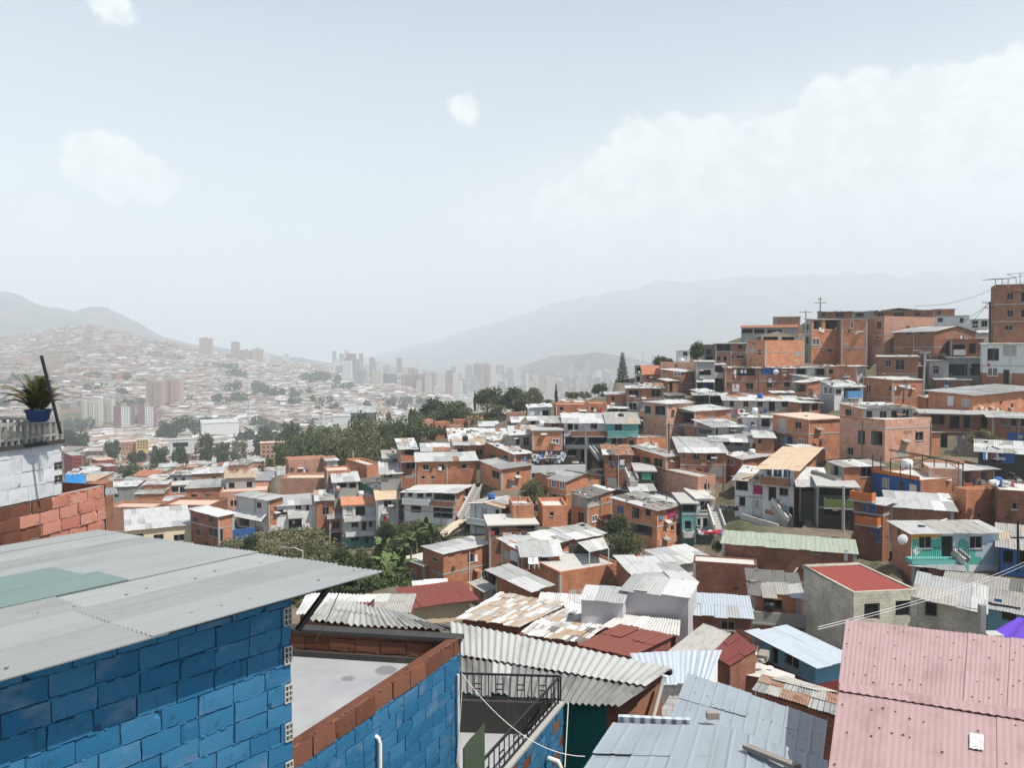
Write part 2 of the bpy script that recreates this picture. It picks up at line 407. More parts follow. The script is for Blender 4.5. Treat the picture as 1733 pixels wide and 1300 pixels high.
    for (face, a0, a1, z0, z1, kind) in parts:
        Rf = face == 'R'
        def P(a, dep, z): return (a, dep, z) if Rf else (dep, a, z)
        def bx(mb, A0, d0, Z0, A1, d1, Z1, m):
            if Rf: mb.box(A0, d0, Z0, A1, d1, Z1, m)
            else: mb.box(d0, A0, Z0, d1, A1, Z1, m)
        wm = mR if Rf else mL
        if kind.startswith('p:'):       # painted panel / curtain / tarp hung on the wall
            mb = MB(); bx(mb, a0, -.05, z0, a1, -.004, z1, kind[2:]); mb.build('wall_panel', T); continue
        if kind.startswith('b:'):       # balcony with solid parapet
            mb = MB(); d = .8; m = kind[2:]
            bx(mb, a0, -d, z0, a1, -d + .1, z1, m); bx(mb, a0, -d + .1, z0, a0 + .1, -.003, z1, m); bx(mb, a1 - .1, -d + .1, z0, a1, -.003, z1, m)
            bx(mb, a0 - .05, -d - .05, z0 - .14, a1 + .05, -.003, z0, 'concrete'); mb.build('balcony', T); continue
        if kind.startswith('t:'):       # awning sheet
            mb = MB(); m = kind[2:]; d = 1.0
            q = [P(a0, -d, z0), P(a1, -d, z0), P(a1, -.01, z1), P(a0, -.01, z1)]
            if not Rf: q = q[::-1]
            mb.hexa([*q, *[(x, y, z + .04) for x, y, z in q]], m); mb.build('awning', T); continue
        nm, pm, dep = KIND[kind]
        mb = MB()
        q = [(a0, z0), (a1, z0), (a1, z1), (a0, z1)]
        for i in range(4):
            (p0, q0), (p1, q1) = q[i], q[(i + 1) % 4]
            f = [P(p0, 0, q0), P(p0, dep, q0), P(p1, dep, q1), P(p1, 0, q1)]
            if not Rf: f = f[::-1]
            mb.face(f, 'grey' if nm == 'loggia' else wm)  # loggia sides and back coloured dark to deepen the shade of the recess
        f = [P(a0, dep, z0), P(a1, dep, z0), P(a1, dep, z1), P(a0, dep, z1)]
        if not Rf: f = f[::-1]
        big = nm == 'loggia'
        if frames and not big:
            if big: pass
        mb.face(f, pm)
        wo_ = mb.build(nm, T)
        if nm == 'loggia':
            if (a1 - a0) > 1.5 and (z1 - z0) > 1.2:
                db = MB(); x = a0 + (a1 - a0) * r.uniform(.1, .5)
                bx(db, x, dep - .05, z0 + .01, min(x + .85, a1 - .1), dep - .005, z0 + min(2.0, (z1 - z0) * .85), r.choice(('opening_dark', 'wood', 'blue', 'opening_dark'))); db.build('door', wo_)
        elif frames:
            fb = MB(); fw = .05; fm = {'wf': 'white_paint', 'w': 'frame_grey', 'cw': 'white_paint'}.get(kind, 'frame_grey'); d0 = dep - .06; d1 = dep - .004
            if kind == 'wf':
                d0 = -.03; d1 = dep - .004; fw = .08
            bx(fb, a0, d0, z0, a0 + fw, d1, z1, fm); bx(fb, a1 - fw, d0, z0, a1, d1, z1, fm)
            bx(fb, a0 + fw, d0, z1 - fw, a1 - fw, d1, z1, fm); bx(fb, a0 + fw, d0, z0, a1 - fw, d1, z0 + fw, fm)
            if nm == 'window' and (a1 - a0) > .8:
                c = (a0 + a1) / 2; bx(fb, c - fw / 2, d0, z0 + fw, c + fw / 2, d1, z1 - fw, fm)
            fb.build('frame', wo_)
            if nm == 'window':
                sb = MB(); bx(sb, a0 - .06, -.07, z0 - .06, a1 + .06, -.003, z0, 'concrete'); sb.build('sill', wo_)
    return rz
def extras(T, W, L, H, zvis, r):
    # drain pipes, small awnings, hung cloths and wall boxes of a lived-in house
    if r.random() < .55:
        mb = MB(); x = r.choice((.12, W - .12, W * .5)); mb.tube([(x, -.07, 0), (x, -.07, H - .15), (x, -.02, H - .05)], .05, r.choice(('pvc', 'pvc', 'steel')), 6); mb.build('drain_pipe', T)
    if r.random() < .4:
        mb = MB(); y = r.uniform(.2, .9) * L; mb.tube([(-.07, y, 0), (-.07, y, H - .15)], .045, r.choice(('pvc', 'frame_grey')), 6); mb.build('drain_pipe', T)
    for _ in range(r.randint(0, 2)):
        mb = MB(); x = r.uniform(.3, max(.4, W - 1.4)); z = r.uniform(max(zvis, H - 3.5), H - .5); w_ = r.uniform(.6, 1.2)
        mb.hexa([(x, -.55, z), (x + w_, -.55, z), (x + w_, -.02, z + .22), (x, -.02, z + .22), (x, -.55, z + .03), (x + w_, -.55, z + .03), (x + w_, -.02, z + .25), (x, -.02, z + .25)], r.choice(('zinc_light', 'fibre_grey', 'rusty', 'zinc_white'))); mb.build('awning', T)
    if r.random() < .35:
        for _ in range(r.randint(2, 4)):
            mb = MB(); x = r.uniform(.2, max(.3, W - .8)); z = r.uniform(max(zvis + .8, H - 3), H - .4); w_ = r.uniform(.3, .6); h_ = r.uniform(.4, .8)
            P_ = [[(x + w_ * i / 3, -.12 + .03 * math.sin(i * 2.1 + j), z - h_ * j / 3) for i in range(4)] for j in range(4)]
            m_ = r.choice(('cloth_white', 'cloth_blue', 'cloth_red', 'cloth_dark', 'cloth_white')); mb.grid(P_, m_); mb.grid([[(a, b + .012, c) for a, b, c in rw][::-1] for rw in P_], m_); mb.build('hung_cloth', T)
    if r.random() < .4:
        mb = MB(); x = r.uniform(.3, max(.4, W - .9)); z = max(zvis + .4, H - r.uniform(1.2, 3)); mb.box(x, -.3, z, x + .5, -.004, z + .4, r.choice(('concrete', 'steel', 'white_paint'))); mb.build('wall_box', T)
HOUSES = []; CTRL = []     # terrain control points
def solve_len(O, d, zmid, px):
    cx = (px - 866.5) / F
    # (O.x + t d.x) = cx * ((O.y + t d.y) CP - z SP)
    den = d[0] - cx * d[1] * CP
    if abs(den) < 1e-6: return None
    return (cx * (O[1] * CP - zmid * SP) - O[0]) / den
class Zm:
    def __init__(s, x, y, k): s.x, s.y, s.k = x, y, k
    def p(s, x, y): return s.x + x / s.k, s.y + y / s.k
ZA = Zm(480, 560, 4.126); ZB = Zm(640, 780, 4.126); ZC = Zm(1020, 560, 4.5605); ZD = Zm(1020, 760, 4.5605); ZE = Zm(1200, 460, 3.2514)
ZF = Zm(1353, 700, 4.5605); ZG = Zm(860, 640, 4.5605); ZH = Zm(200, 740, 3.6104); ZK = Zm(1160, 900, 3.0244); ZM = Zm(760, 980, 3.6104)
ZN = Zm(0, 850, 2.8883); ZP = Zm(480, 880, 3.095); ZQ = Zm(0, 560, 3.61); ZS = Zm(0, 460, 3.0946); Z1 = Zm(0, 0, 1)
def h(Z, label, D, xc, yt, yb, xl, xr, a, mR, mL, roof, wins=(), rs=(0, .04), L=None, W=None, thing=None, drop=3.0, slabs=(), ctrl=True, cat='house', name='house', group='houses on the hillside', **kw):
    pxc, pyt = Z.p(xc, yt); _, pyb = Z.p(xc, yb)
    yk = kw.pop('yk', None)
    top = at(pxc, pyt, D); bot = at(pxc, pyb, D)
    if mL == 'brick_brown' and mR in ('brick_orange', 'brick_pink'): mL = mR
    if xl is None: a -= math.degrees(math.atan((pxc - 866.5) / F)) * .92
    if kw.get('base_band'): kw['base_band'] = (kw['base_band'][0] + drop - 1.2, kw['base_band'][1])
    a = math.radians(a)
    u = (math.cos(a), math.sin(a)); v = (-math.sin(a), math.cos(a))
    zb = bot.z - drop; H = top.z - zb
    O = (top.x, top.y); zm = (top.z + bot.z) / 2
    if yk is not None:
        k_ = (600 - Z.p(0, yk)[1]) / F; L = max(1.2, (top.z - k_ * top.y) / (k_ - rs[1]))
    if W is None: W = solve_len(O, u, zm, Z.p(xr, 0)[0])
    if L is None: L = solve_len(O, v, zm, Z.p(xl, 0)[0]) if xl is not None else 5.0
    if W is None or L is None or W <= .3 or L <= .3 or W > 40 or L > 40:
        print('BAD', label[:40], 'W', W, 'L', L); W = min(max(W or 5, 2), 25) if W and W > 0 else 5; L = min(max(L or 5, 2), 25) if L and L > 0 else 5
    if thing is None:
        T = empty(name, (O[0], O[1], zb), a, label, cat, group); off = T
    else:
        T = thing; off = bpy.data.objects.new('wing', None); COL.objects.link(off)
    lw = []
    for w in wins:
        x0, y0, x1, y1, k = w[:5]
        X0, Y0 = Z.p(x0, y0); X1, Y1 = Z.p(x1, y1); xm = (X0 + X1) / 2; ym = (Y0 + Y1) / 2
        fc = w[5] if len(w) > 5 else ('L' if (xl is not None and xm < pxc) else 'R')
        d = u if fc == 'R' else v
        def hit(px, py):
            rr = ray(px, py)
            det = rr.x * (-d[1]) + d[0] * rr.y
            s_ = (O[0] * (-d[1]) + d[0] * O[1]) / det
            t_ = (rr.x * O[1] - rr.y * O[0]) / det
            return t_, rr.z * s_ - zb
        ta, tb = hit(X0, ym)[0], hit(X1, ym)[0]; z1 = hit(xm, Y0)[1]; z0 = hit(xm, Y1)[1]
        if k in ('w', 'wf', 'cw', 'd'):
            g_ = min(.14, abs(tb - ta) * .07); ta, tb = min(ta, tb) - g_, max(ta, tb) + g_; z1 += g_ * .8; z0 -= 0 if k == 'd' else g_ * .8
        lw.append((fc, min(ta, tb), max(ta, tb), z0, z1, k))
    sl = [at(pxc, Z.p(xc, y)[1], D).z - zb for y in slabs]
    tmp = T if thing is None else off
    house_core(tmp, W, L, H, mR, mL, roof, lw, rs=rs, slabs=sl, **kw)
    if thing is None and 72 < top.y < 165 and W > 2.5: extras(T, W, L, H, max(.5, H - (top.z - bot.z)), rnd)
    if thing is not None:
        # a wing of an existing house: move its pieces under that house
        Mx = T_inv[thing.name] @ Matrix.Translation((O[0], O[1], zb)) @ Matrix.Rotation(a, 4, 'Z')
        for ch in list(off.children):
            ch.parent = thing; ch.matrix_local = Mx
        bpy.data.objects.remove(off)
    else:
        T_inv[T.name] = (Matrix.Translation((O[0], O[1], zb)) @ Matrix.Rotation(a, 4, 'Z')).inverted()
    if ctrl:
        nu, nv = max(2, int(W / 2.2)), max(2, int(L / 2.2))
        for iu in range(-1, nu + 1):
            for iv in range(-1, nv + 1):
                uu = W * iu / nu if iu >= 0 else -1.2; vv = L * iv / nv if iv >= 0 else -1.2
                CTRL.append((O[0] + u[0] * uu + v[0] * vv, O[1] + u[1] * uu + v[1] * vv, bot.z - .15))
    px = [proj((O[0] + u[0] * uu + v[0] * vv, O[1] + u[1] * uu + v[1] * vv, zz)) for uu in (0, W) for vv in (0, L) for zz in (bot.z, top.z)]
    HOUSES.append((T, O, W, L, a, bot.z, top.z, px))
    return T
from mathutils import Matrix
T_inv = {}
# ---------------------------------------------------------------- the hillside, house by house (read off enlarged views of the photo)
O_, B_, P_, D_, K_ = 'brick_orange', 'brick_brown', 'brick_pink', 'brick_dark', 'concrete'
# top of the hill
h(ZE, 'long low brick house on the ridge crest with patchy white roof, below the street pole', 176, 600, 222, 256, None, 795, 0, B_, B_, 'pt', [(620,228,640,246,'w'),(700,226,740,248,'w')])
h(ZE, 'low ridge house under a dark warped tin roof on the crest', 178, 792, 222, 256, None, 905, -3, 'grey', B_, 'zg', [(810,228,850,246,'o')], rs=(.03,.1))
h(ZE, 'long ridge house with pale sheet roof and small dark gable on the crest', 179, 900, 218, 256, None, 1240, 0, B_, B_, 'pt', [(930,226,960,244,'w'),(1020,226,1070,244,'w'),(1130,226,1160,244,'w')])
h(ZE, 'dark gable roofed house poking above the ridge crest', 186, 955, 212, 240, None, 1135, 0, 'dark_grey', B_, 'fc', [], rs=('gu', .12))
h(ZE, 'orange brick box at the right end of the ridge crest', 176, 1242, 208, 268, None, 1352, 2, O_, B_, 'slab:concrete', [(1260,215,1275,232,'w')])
h(ZE, 'white walled house under low roof on the crest, right of the orange box', 166, 1238, 244, 290, None, 1432, 0, 'white', 'white', 'zl', [(1260,255,1285,275,'w'),(1380,255,1400,278,'w')])
h(ZE, 'white house with two dark windows beside the tall brick block', 150, 1440, 262, 340, None, 1562, 0, 'white', 'white', 'zg', [(1450,270,1478,305,'w'),(1500,270,1530,300,'w'),(1470,315,1560,336,'t:zinc_white')])
h(ZE, 'tall brown brick apartment block at the far right of the ridge', 124, 1573, 88, 345, None, 1840, 4, B_, B_, 'terr:concrete', [(1642,115,1672,152,'w'),(1642,210,1672,248,'w'),(1718,110,1742,165,'w'),(1718,208,1742,250,'w'),(1630,297,1668,320,'w')], slabs=(180,275), par=.5, cat='apartment block', name='apartment_block', group=None)
h(ZE, 'brick house with open top floor under a reddish tin roof', 166, 177, 308, 392, None, 482, -4, 'grey', B_, 'tl', [(182,315,240,338,'o'),(248,315,305,338,'o'),(320,318,400,345,'o')], rs=(0,.12))
h(ZE, 'windowless pink brick cube standing above the ridge roofs', 174, 362, 250, 320, None, 502, 3, P_, P_, 'slab:slab_pink', [])
h(ZE, 'large orange brick house with blank side wall and terrace on the hilltop', 140, 310, 388, 488, 212, 523, 16, O_, B_, 'terr:concrete', [(240,370,256,400,'w'),(270,430,285,455,'w'),(545,380,560,400,'w')], slabs=(440,), par=.4)
h(ZE, 'white gabled attic room above the large orange brick house', 147, 285, 352, 400, None, 478, 6, 'cream', B_, 'zw', [(300,357,380,384,'o'),(400,358,470,384,'o')], rs=('gu', .22), o=.5)
h(ZE, 'narrow house with white pillared top balcony and orange brick below', 146, 565, 262, 484, 528, 723, 10, O_, 'grey', 'slab:slab_white', [(576,268,622,314,'o'),(640,266,722,314,'o'),(570,368,606,402,'wf'),(656,426,675,440,'w'),(535,290,556,330,'w'),(533,360,552,395,'w')], slabs=(322,416), o=.25)
h(ZE, 'plain red brown brick house between the pillared balcony and the blank pink wall', 143, 730, 264, 520, None, 869, 4, O_, B_, 'slab:concrete', [(778,274,795,310,'wf'),(832,300,852,330,'p:brick_brown')], slabs=(420,))
h(ZE, 'tall blank brick house with pink lit side wall on the hilltop', 141, 965, 252, 480, 872, 1240, 24, P_, B_, 'terr:concrete', [(926,274,945,314,'w'),(920,356,932,368,'w')], slabs=(348,430), par=.3)
h(ZE, 'gable roofed brick house with row of small windows near the hilltop', 134, 1240, 328, 425, 1015, 1464, 33, B_, B_, 'zg', [(1085,330,1108,348,'w'),(1160,326,1178,348,'w'),(1200,322,1212,336,'w')], rs=('gu', .16), o=.4)
h(ZE, 'unfinished brick house with old sheets stacked on its flat top', 129, 930, 470, 592, None, 1150, 0, B_, B_, 'slab:concrete', [(973,488,1000,520,'w'),(1028,485,1073,538,'w')], base_band=(1.9, 'grey'))
h(ZE, 'grey wooden shack behind the leaning street pole', 128, 1212, 490, 592, None, 1318, 4, 'grey', 'grey', 'zg', [(1235,520,1262,560,'w')])
h(ZE, 'grey concrete house with two wide dark openings under the white balcony', 129, 1312, 478, 592, None, 1508, 2, 'grey', 'grey', 'slab:concrete', [(1318,508,1422,572,'o'),(1440,506,1504,570,'o')])
h(ZE, 'brick terrace room with white railing panels and small white awning', 133, 1330, 372, 478, None, 1512, 2, B_, B_, 'zw', [(1340,400,1408,455,'o'),(1430,395,1470,450,'o'),(1345,428,1410,456,'b:white')], rs=(0,-.03))
h(ZE, 'low brick house with a blue shutter below the concrete openings', 123, 1250, 595, 680, None, 1436, 2, B_, B_, 'zl', [(1298,602,1336,650,'wb')], rs=(0,.03))
h(ZE, 'white upper floor house with balcony window on brown brick ground floor', 121, 1510, 398, 640, None, 1820, 2, 'white', 'white', 'zw', [(1535,424,1592,486,'w'),(1620,405,1690,460,'cw'),(1535,530,1586,572,'wf'),(1620,540,1650,620,'d')], base_band=(3.6, 'brick_brown'), slabs=(517,))
h(ZE, 'brick house with sloping grey roof and bare orange side wall at right edge', 106, 1455, 680, 792, 1206, 1830, 26, O_, B_, 'zg', [(1392,702,1430,740,'cw'),(1312,684,1345,738,'p:cloth_white')], rs=(.04,.05), o=.6)
h(ZE, 'dark recessed house of two storeys with cream ground floor under the grey roof', 104, 1165, 782, 985, None, 1655, 4, B_, B_, 'slab:concrete', [(1220,785,1300,842,'o'),(1325,795,1382,866,'o'),(1400,795,1442,862,'o'),(1275,895,1310,970,'d'),(1365,905,1412,956,'cw'),(1318,790,1450,868,'p:cream') if False else (1500,800,1560,860,'w')], base_band=(3.4, 'cream'), slabs=(876,))
h(ZE, 'brown brick house with bright blue lower wall at the right edge', 96, 1560, 800, 960, None, 1850, 3, B_, B_, 'zg', [(1660,806,1690,850,'w'),(1716,806,1738,852,'w'),(1640,886,1800,945,'p:blue')], rs=(0,.05), o=.7)
# second tier
h(ZC, 'small white cube house by the hilltop tree', 152, 578, 156, 250, None, 672, 2, 'white', 'white', 'zg', [(622,162,652,190,'w')])
h(ZC, 'grey brick house with wide dark window right of the hilltop tree', 150, 870, 100, 240, None, 1112, 2, B_, B_, 'zg', [(882,104,995,150,'w'),(1048,108,1076,140,'w'),(880,196,910,234,'w'),(930,196,958,234,'w'),(985,192,1012,212,'w'),(1035,192,1088,212,'w')], slabs=(166,))
h(ZC, 'small grey house half hidden by the hilltop tree', 154, 778, 108, 232, None, 872, 2, 'grey', 'grey', 'zg', [(800,140,836,182,'w'),(800,196,850,228,'o')])
h(ZC, 'long brick house with laundry, blue tarp and stone weighted roof', 138, 945, 288, 500, None, 1482, 3, B_, O_, 'pt', [(1040,294,1178,346,'o'),(1222,284,1334,336,'p:blue'),(1110,405,1160,450,'w'),(1270,400,1305,440,'w'),(1402,390,1442,436,'w'),(958,404,976,420,'w'),(1000,412,1052,470,'p:cloth_white')], slabs=(388,), jit=2.2)
h(ZC, 'low house with dark openings right of the blue tarp', 137, 1483, 288, 375, None, 1745, 2, 'grey', B_, 'pt', [(1502,295,1562,345,'o'),(1650,278,1728,340,'o'),(1575,290,1635,340,'p:white')], jit=2)
h(ZC, 'white roofed brick house with veranda and lit orange side', 123, 1577, 400, 620, 1482, 1740, 36, O_, B_, 'zw', [(1490,412,1566,470,'o'),(1535,512,1556,540,'wf'),(1628,500,1648,535,'wf')], rs=(.1,.02), slabs=(490,))
h(ZE, 'wide blank brick house with peeling orange plaster and flat slab roof', 118, 1010, 598, 725, 846, 1178, 14, O_, B_, 'slab:slab_white', [(866,628,886,666,'w'),(990,630,1005,655,'w'),(1060,617,1096,640,'cw')], o=.2)
h(ZE, 'small house with blue laundry over its balcony and white sheet roof', 115, 690, 632, 742, 612, 846, 10, 'white', 'grey', 'pt', [(632,632,680,670,'wf'),(700,648,726,672,'w'),(742,640,836,690,'o'),(748,655,826,692,'b:cloth_blue')], rs=(0,.2))
h(ZE, 'small orange brick room with flat roof behind the laundry balcony', 128, 650, 522, 590, None, 815, 3, O_, B_, 'pt', [(660,536,682,562,'w')])
h(ZC, 'dark shack with rubble covered roof behind the cream row house', 126, 706, 500, 590, None, 972, 3, 'dark_grey', B_, 'pt', [(730,510,790,560,'o'),(850,505,930,560,'o')], jit=2.5)
h(ZC, 'grey concrete narrow house with white awning over dark ground floor', 139, 720, 242, 475, None, 862, 3, 'grey', 'grey', 'slab:concrete', [(746,302,836,342,'o'),(730,400,860,470,'o'),(722,378,862,396,'t:zinc_white')])
h(ZC, 'narrow white house squeezed right of the grey concrete house', 142, 864, 262, 480, None, 944, 3, 'white', 'white', 'zw', [(868,270,935,320,'o'),(866,368,938,470,'o')])
h(ZC, 'light orange brick house with oval window under white eave', 141, 605, 318, 468, 455, 718, 30, B_, O_, 'zw', [(550,318,608,345,'wf'),(468,330,500,360,'cw'),(560,400,590,460,'p:cloth_white')], rs=(.02,.08))
h(ZC, 'pale brick terrace block left of the grey concrete house', 149, 450, 256, 330, None, 718, 2, P_, P_, 'terr:concrete', [(560,262,575,280,'w')], par=.4)
h(ZC, 'little brick house under red clay tiles on the hill shoulder', 151, 316, 336, 400, None, 452, 3, B_, B_, 'tl', [(340,345,360,372,'w')], rs=(0,.3))
h(ZC, 'small dark tin topped shed at the hill shoulder end', 158, 250, 268, 340, None, 420, 0, 'grey', 'grey', 'zg', [(262,285,310,330,'o'),(360,268,400,290,'o')])
h(ZC, 'white stub house under the hill shoulder sheds', 155, 250, 345, 420, None, 320, 0, 'white', 'white', 'zl', [(262,355,288,390,'w')])
h(ZC, 'brown house with three wide grey framed windows and sagging roof', 126, 190, 442, 630, None, 470, 3, B_, B_, 'pt', [(205,460,273,508,'w'),(378,456,442,508,'w'),(206,560,258,608,'w')], slabs=(525,), rs=(0,.12), base_band=(3.0,'grey'))
h(ZC, 'low brick house with grey roof at the left end of the hill tier', 129, 36, 492, 600, None, 186, 2, O_, B_, 'zg', [(70,505,90,540,'w')], o=.5)
h(ZC, 'shed with white flapping sheets below the low brick house', 124, 50, 600, 650, None, 190, 2, 'dark_grey', B_, 'pt', [(60,608,170,645,'o')])
h(ZC, 'tall brick house with white roof and large dark windows near centre', 113, 492, 566, 905, 316, 696, 38, P_, B_, 'zw', [(325,582,368,636,'w'),(408,584,480,645,'w'),(380,690,400,780,'p:brick_pink')], slabs=(660,), rs=(0,.03))
h(ZC, 'house with deep shaded balconies and long orange brick side', 111, 710, 622, 868, 556, 987, 22, O_, 'grey', 'zw', [(568,628,706,716,'o'),(640,735,706,806,'p:brick_brown'),(606,815,716,852,'b:white'),(560,735,632,860,'o')], rs=(.03,.06))
h(ZC, 'grey house under a cream sheet roof with leaning timbers', 105, 860, 742, 858, 726, 1072, 14, 'grey', 'grey', 'zl', [(978,746,1014,786,'w'),(872,752,890,815,'d'),(735,760,840,800,'o')], rs=(0,.1), o=.6)
h(ZC, 'long cream row house with five windows and a door', 121, 945, 536, 640, None, 1504, 2, 'rosewhite', 'rosewhite', 'zw', [(980,543,1012,583,'w'),(1087,543,1123,584,'w'),(1195,543,1233,584,'w'),(1283,540,1328,622,'d'),(1385,543,1429,584,'w'),(1453,583,1486,622,'w')], rs=(0,.1), o=.5)
h(ZC, 'crumbling white walled yard house with perforated blocks', 107, 1086, 668, 800, None, 1312, 3, 'block_white', 'white', 'pt', [(1145,705,1170,735,'w'),(1225,680,1290,740,'o')])
h(ZC, 'square two storey brick house with pale flat roof and lit orange side', 98, 1585, 690, 972, 1312, 1856, 24, O_, B_, 'slab:slab_pink', [(1360,680,1415,782,'cw'),(1488,706,1530,752,'w'),(1330,800,1470,896,'op'),(1512,836,1552,882,'wf')], slabs=(800,), o=.3)
h(ZC, 'open hut under a wavy white tin roof', 102, 870, 848, 900, None, 1135, 4, 'grey', 'grey', 'zw', [(930,848,985,880,'o'),(1022,850,1075,885,'o'),(1120,850,1135,880,'w')], rs=(0,.12), o=.8)
h(ZC, 'small brick annex right of the wavy white hut', 99, 1182, 826, 940, None, 1322, 3, B_, B_, 'zw', [(1200,840,1225,870,'w')], rs=(0,.08))
h(ZC, 'two storey brown brick house with broad white roof behind the leaning post', 97, 600, 938, 1145, None, 952, 6, B_, B_, 'zl', [(612,936,642,986,'wr'),(702,940,746,990,'w'),(806,956,868,998,'w'),(626,1056,668,1106,'wr'),(722,1062,766,1116,'wr'),(812,1056,940,1128,'p:grey'),(872,1075,922,1105,'w')], rs=(0,.16), slabs=(1035,), L=7)
h(ZC, 'brick house with patched roof and white framed corner window', 96, 1080, 992, 1110, 956, 1328, 26, O_, B_, 'wf', [(962,985,1006,1036,'wf')], rs=(.05,.1))
h(ZC, 'roofless brick yard wall house with stones along the top, half lit', 105, 262, 826, 920, 45, 492, 24, O_, B_, 'pt', [(205,848,235,896,'w'),(50,850,80,880,'o')], rs=(-.02,-.06), o=.05)
h(ZC, 'small brown house with rubble roof below the yard wall', 98, 18, 956, 1060, None, 222, 4, B_, B_, 'pt', [(46,966,72,1006,'w'),(100,972,122,1010,'wr')], rs=(0,.12))
h(ZC, 'grey and brown house with porch and bright battered roof beside the post', 97, 490, 972, 1090, 222, 604, 32, O_, B_, 'pt', [(228,970,290,1062,'o'),(305,976,366,1030,'o'),(398,990,456,1042,'w')], rs=(.02,.1))
h(ZC, 'low green painted house below the battered roof', 95, 258, 1086, 1170, None, 404, 4, 'dark_grey', 'grey', 'slab:concrete', [(300,1100,372,1150,'p:green'),(375,1098,400,1165,'d')])
# row at centre
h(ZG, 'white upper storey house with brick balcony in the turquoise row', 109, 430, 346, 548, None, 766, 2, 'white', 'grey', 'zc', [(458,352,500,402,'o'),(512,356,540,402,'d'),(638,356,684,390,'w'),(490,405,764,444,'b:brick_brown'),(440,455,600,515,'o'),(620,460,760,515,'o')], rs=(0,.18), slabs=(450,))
h(ZG, 'turquoise painted house with grey patched roof', 108, 766, 350, 545, None, 1005, 3, 'teal', 'teal', 'fc', [(825,356,875,402,'w'),(765,404,1002,452,'b:teal'),(800,465,960,540,'o')], rs=(0,.22), slabs=(455,))
h(ZG, 'square blank brick house left of the turquoise row', 107, 188, 408, 560, None, 418, 5, O_, B_, 'slab:concrete', [(343,470,390,508,'wf')])
h(ZG, 'brick upper room with window beside the white balcony house', 110, 298, 346, 412, None, 428, 4, B_, B_, 'zg', [(338,356,388,402,'w')], rs=(0,.1))
h(ZG, 'low brick house with parapet behind the turquoise row', 121, 366, 216, 300, None, 620, 3, O_, B_, 'terr:slab_pink', [(400,225,425,250,'w')], par=.3)
h(ZG, 'reddish brick house at the end of the street behind the turquoise row', 122, 622, 208, 290, None, 764, 3, O_, B_, 'terr:slab_pink', [(640,225,660,250,'w')], par=.3)
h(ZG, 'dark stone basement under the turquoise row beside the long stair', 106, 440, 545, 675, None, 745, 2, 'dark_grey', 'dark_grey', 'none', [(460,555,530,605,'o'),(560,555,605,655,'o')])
h(ZG, 'tiny white hung laundry house left of the white balcony roof', 116, 165, 330, 400, None, 300, 3, B_, 'grey', 'zl', [(170,335,225,372,'o'),(210,330,240,375,'p:cloth_white')])
h(ZG, 'grey shack with patchy roof left of the square blank brick house', 110, 20, 440, 560, None, 185, 2, 'grey', 'grey', 'pt', [(60,470,90,540,'o'),(120,460,160,520,'w')], rs=(.05,.15))
h(ZG, 'gable roofed brick house with four small windows and lit orange end', 91, 447, 798, 1030, 316, 712, 44, O_, B_, 'zg', [(335,785,370,842,'wf'),(398,800,436,858,'wf'),(342,900,370,950,'w'),(405,916,420,965,'wr'),(620,778,638,800,'wr')], rs=('gu', .2), slabs=(905,))
h(ZG, 'brick house with glazed corner veranda and rubble roof', 87, 612, 924, 1150, 490, 802, 46, O_, B_, 'pt', [(495,925,600,985,'cw'),(616,925,695,985,'cw','R'),(648,1062,686,1108,'wf'),(540,1040,580,1120,'w')], rs=(.06,.1), slabs=(1000,))
h(ZG, 'brick house with magenta window and porch over the leafy tree', 83, 1150, 1022, 1292, 808, 1338, 42, O_, B_, 'pt', [(840,985,892,1045,'wb'),(955,1000,1012,1086,'o'),(1062,1006,1096,1066,'w'),(945,1125,1112,1212,'o'),(1228,1012,1286,1080,'p:magenta'),(1257,1142,1278,1176,'w'),(1300,1130,1332,1215,'d'),(1160,1230,1325,1280,'p:brick_pink')], rs=(.03,.08), slabs=(1152,))
h(ZG, 'house hidden under a broad white roof behind the magenta window house', 91, 1330, 962, 1060, 805, 1464, 42, 'white', B_, 'zc', [], rs=(0,.04), o=.5)
h(ZG, 'pale brick rooftop block with bare walls above the broad white roof', 90, 1465, 778, 938, 1140, 1602, 26, P_, P_, 'terr:concrete', [(1516,818,1552,860,'w')], par=.25)
h(ZG, 'white three storey house corner with dark framed window by the stair', 86, 1458, 936, 1250, None, 1578, 14, 'white', 'white', 'slab:slab_white', [(1488,955,1550,1020,'w'),(1447,1086,1482,1140,'w'),(1505,1082,1536,1152,'d'),(1460,1170,1560,1200,'b:white')], slabs=(1060,))
h(ZG, 'narrow teal house with open balcony beside the white corner', 85, 1342, 972, 1250, None, 1456, 10, 'teal', 'teal', 'slab:concrete', [(1346,972,1450,1040,'o'),(1366,1106,1410,1166,'w'),(1346,1175,1430,1215,'b:white')], slabs=(1055,))
# left of centre
h(ZA, 'brick house with flat patchy roof above the stilted brick house', 104, 1612, 862, 962, 1408, 1730, 24, O_, B_, 'pt', [(1442,872,1480,908,'w'),(1535,874,1562,910,'w')], rs=(0,.06))
h(ZA, 'brown brick house raised on concrete stilts above the stair', 100, 1520, 966, 1085, 1372, 1732, 26, O_, B_, 'zg', [(1457,986,1502,1026,'w'),(1628,985,1645,1006,'w')], rs=(.05,.04))
h(ZA, 'wide orange brick house with three small windows and white eave', 105, 932, 914, 1095, None, 1346, 2, O_, B_, 'zw', [(975,936,1011,972,'w'),(1087,936,1122,974,'w'),(1247,932,1276,964,'w'),(965,1015,985,1036,'w'),(1030,1015,1052,1036,'w')], rs=(0,.1))
h(ZA, 'orange brick house with two windows behind the white eave', 114, 1196, 800, 920, None, 1408, 3, O_, B_, 'zw', [(1213,824,1252,858,'w'),(1346,828,1388,868,'w')], rs=(0,.06))
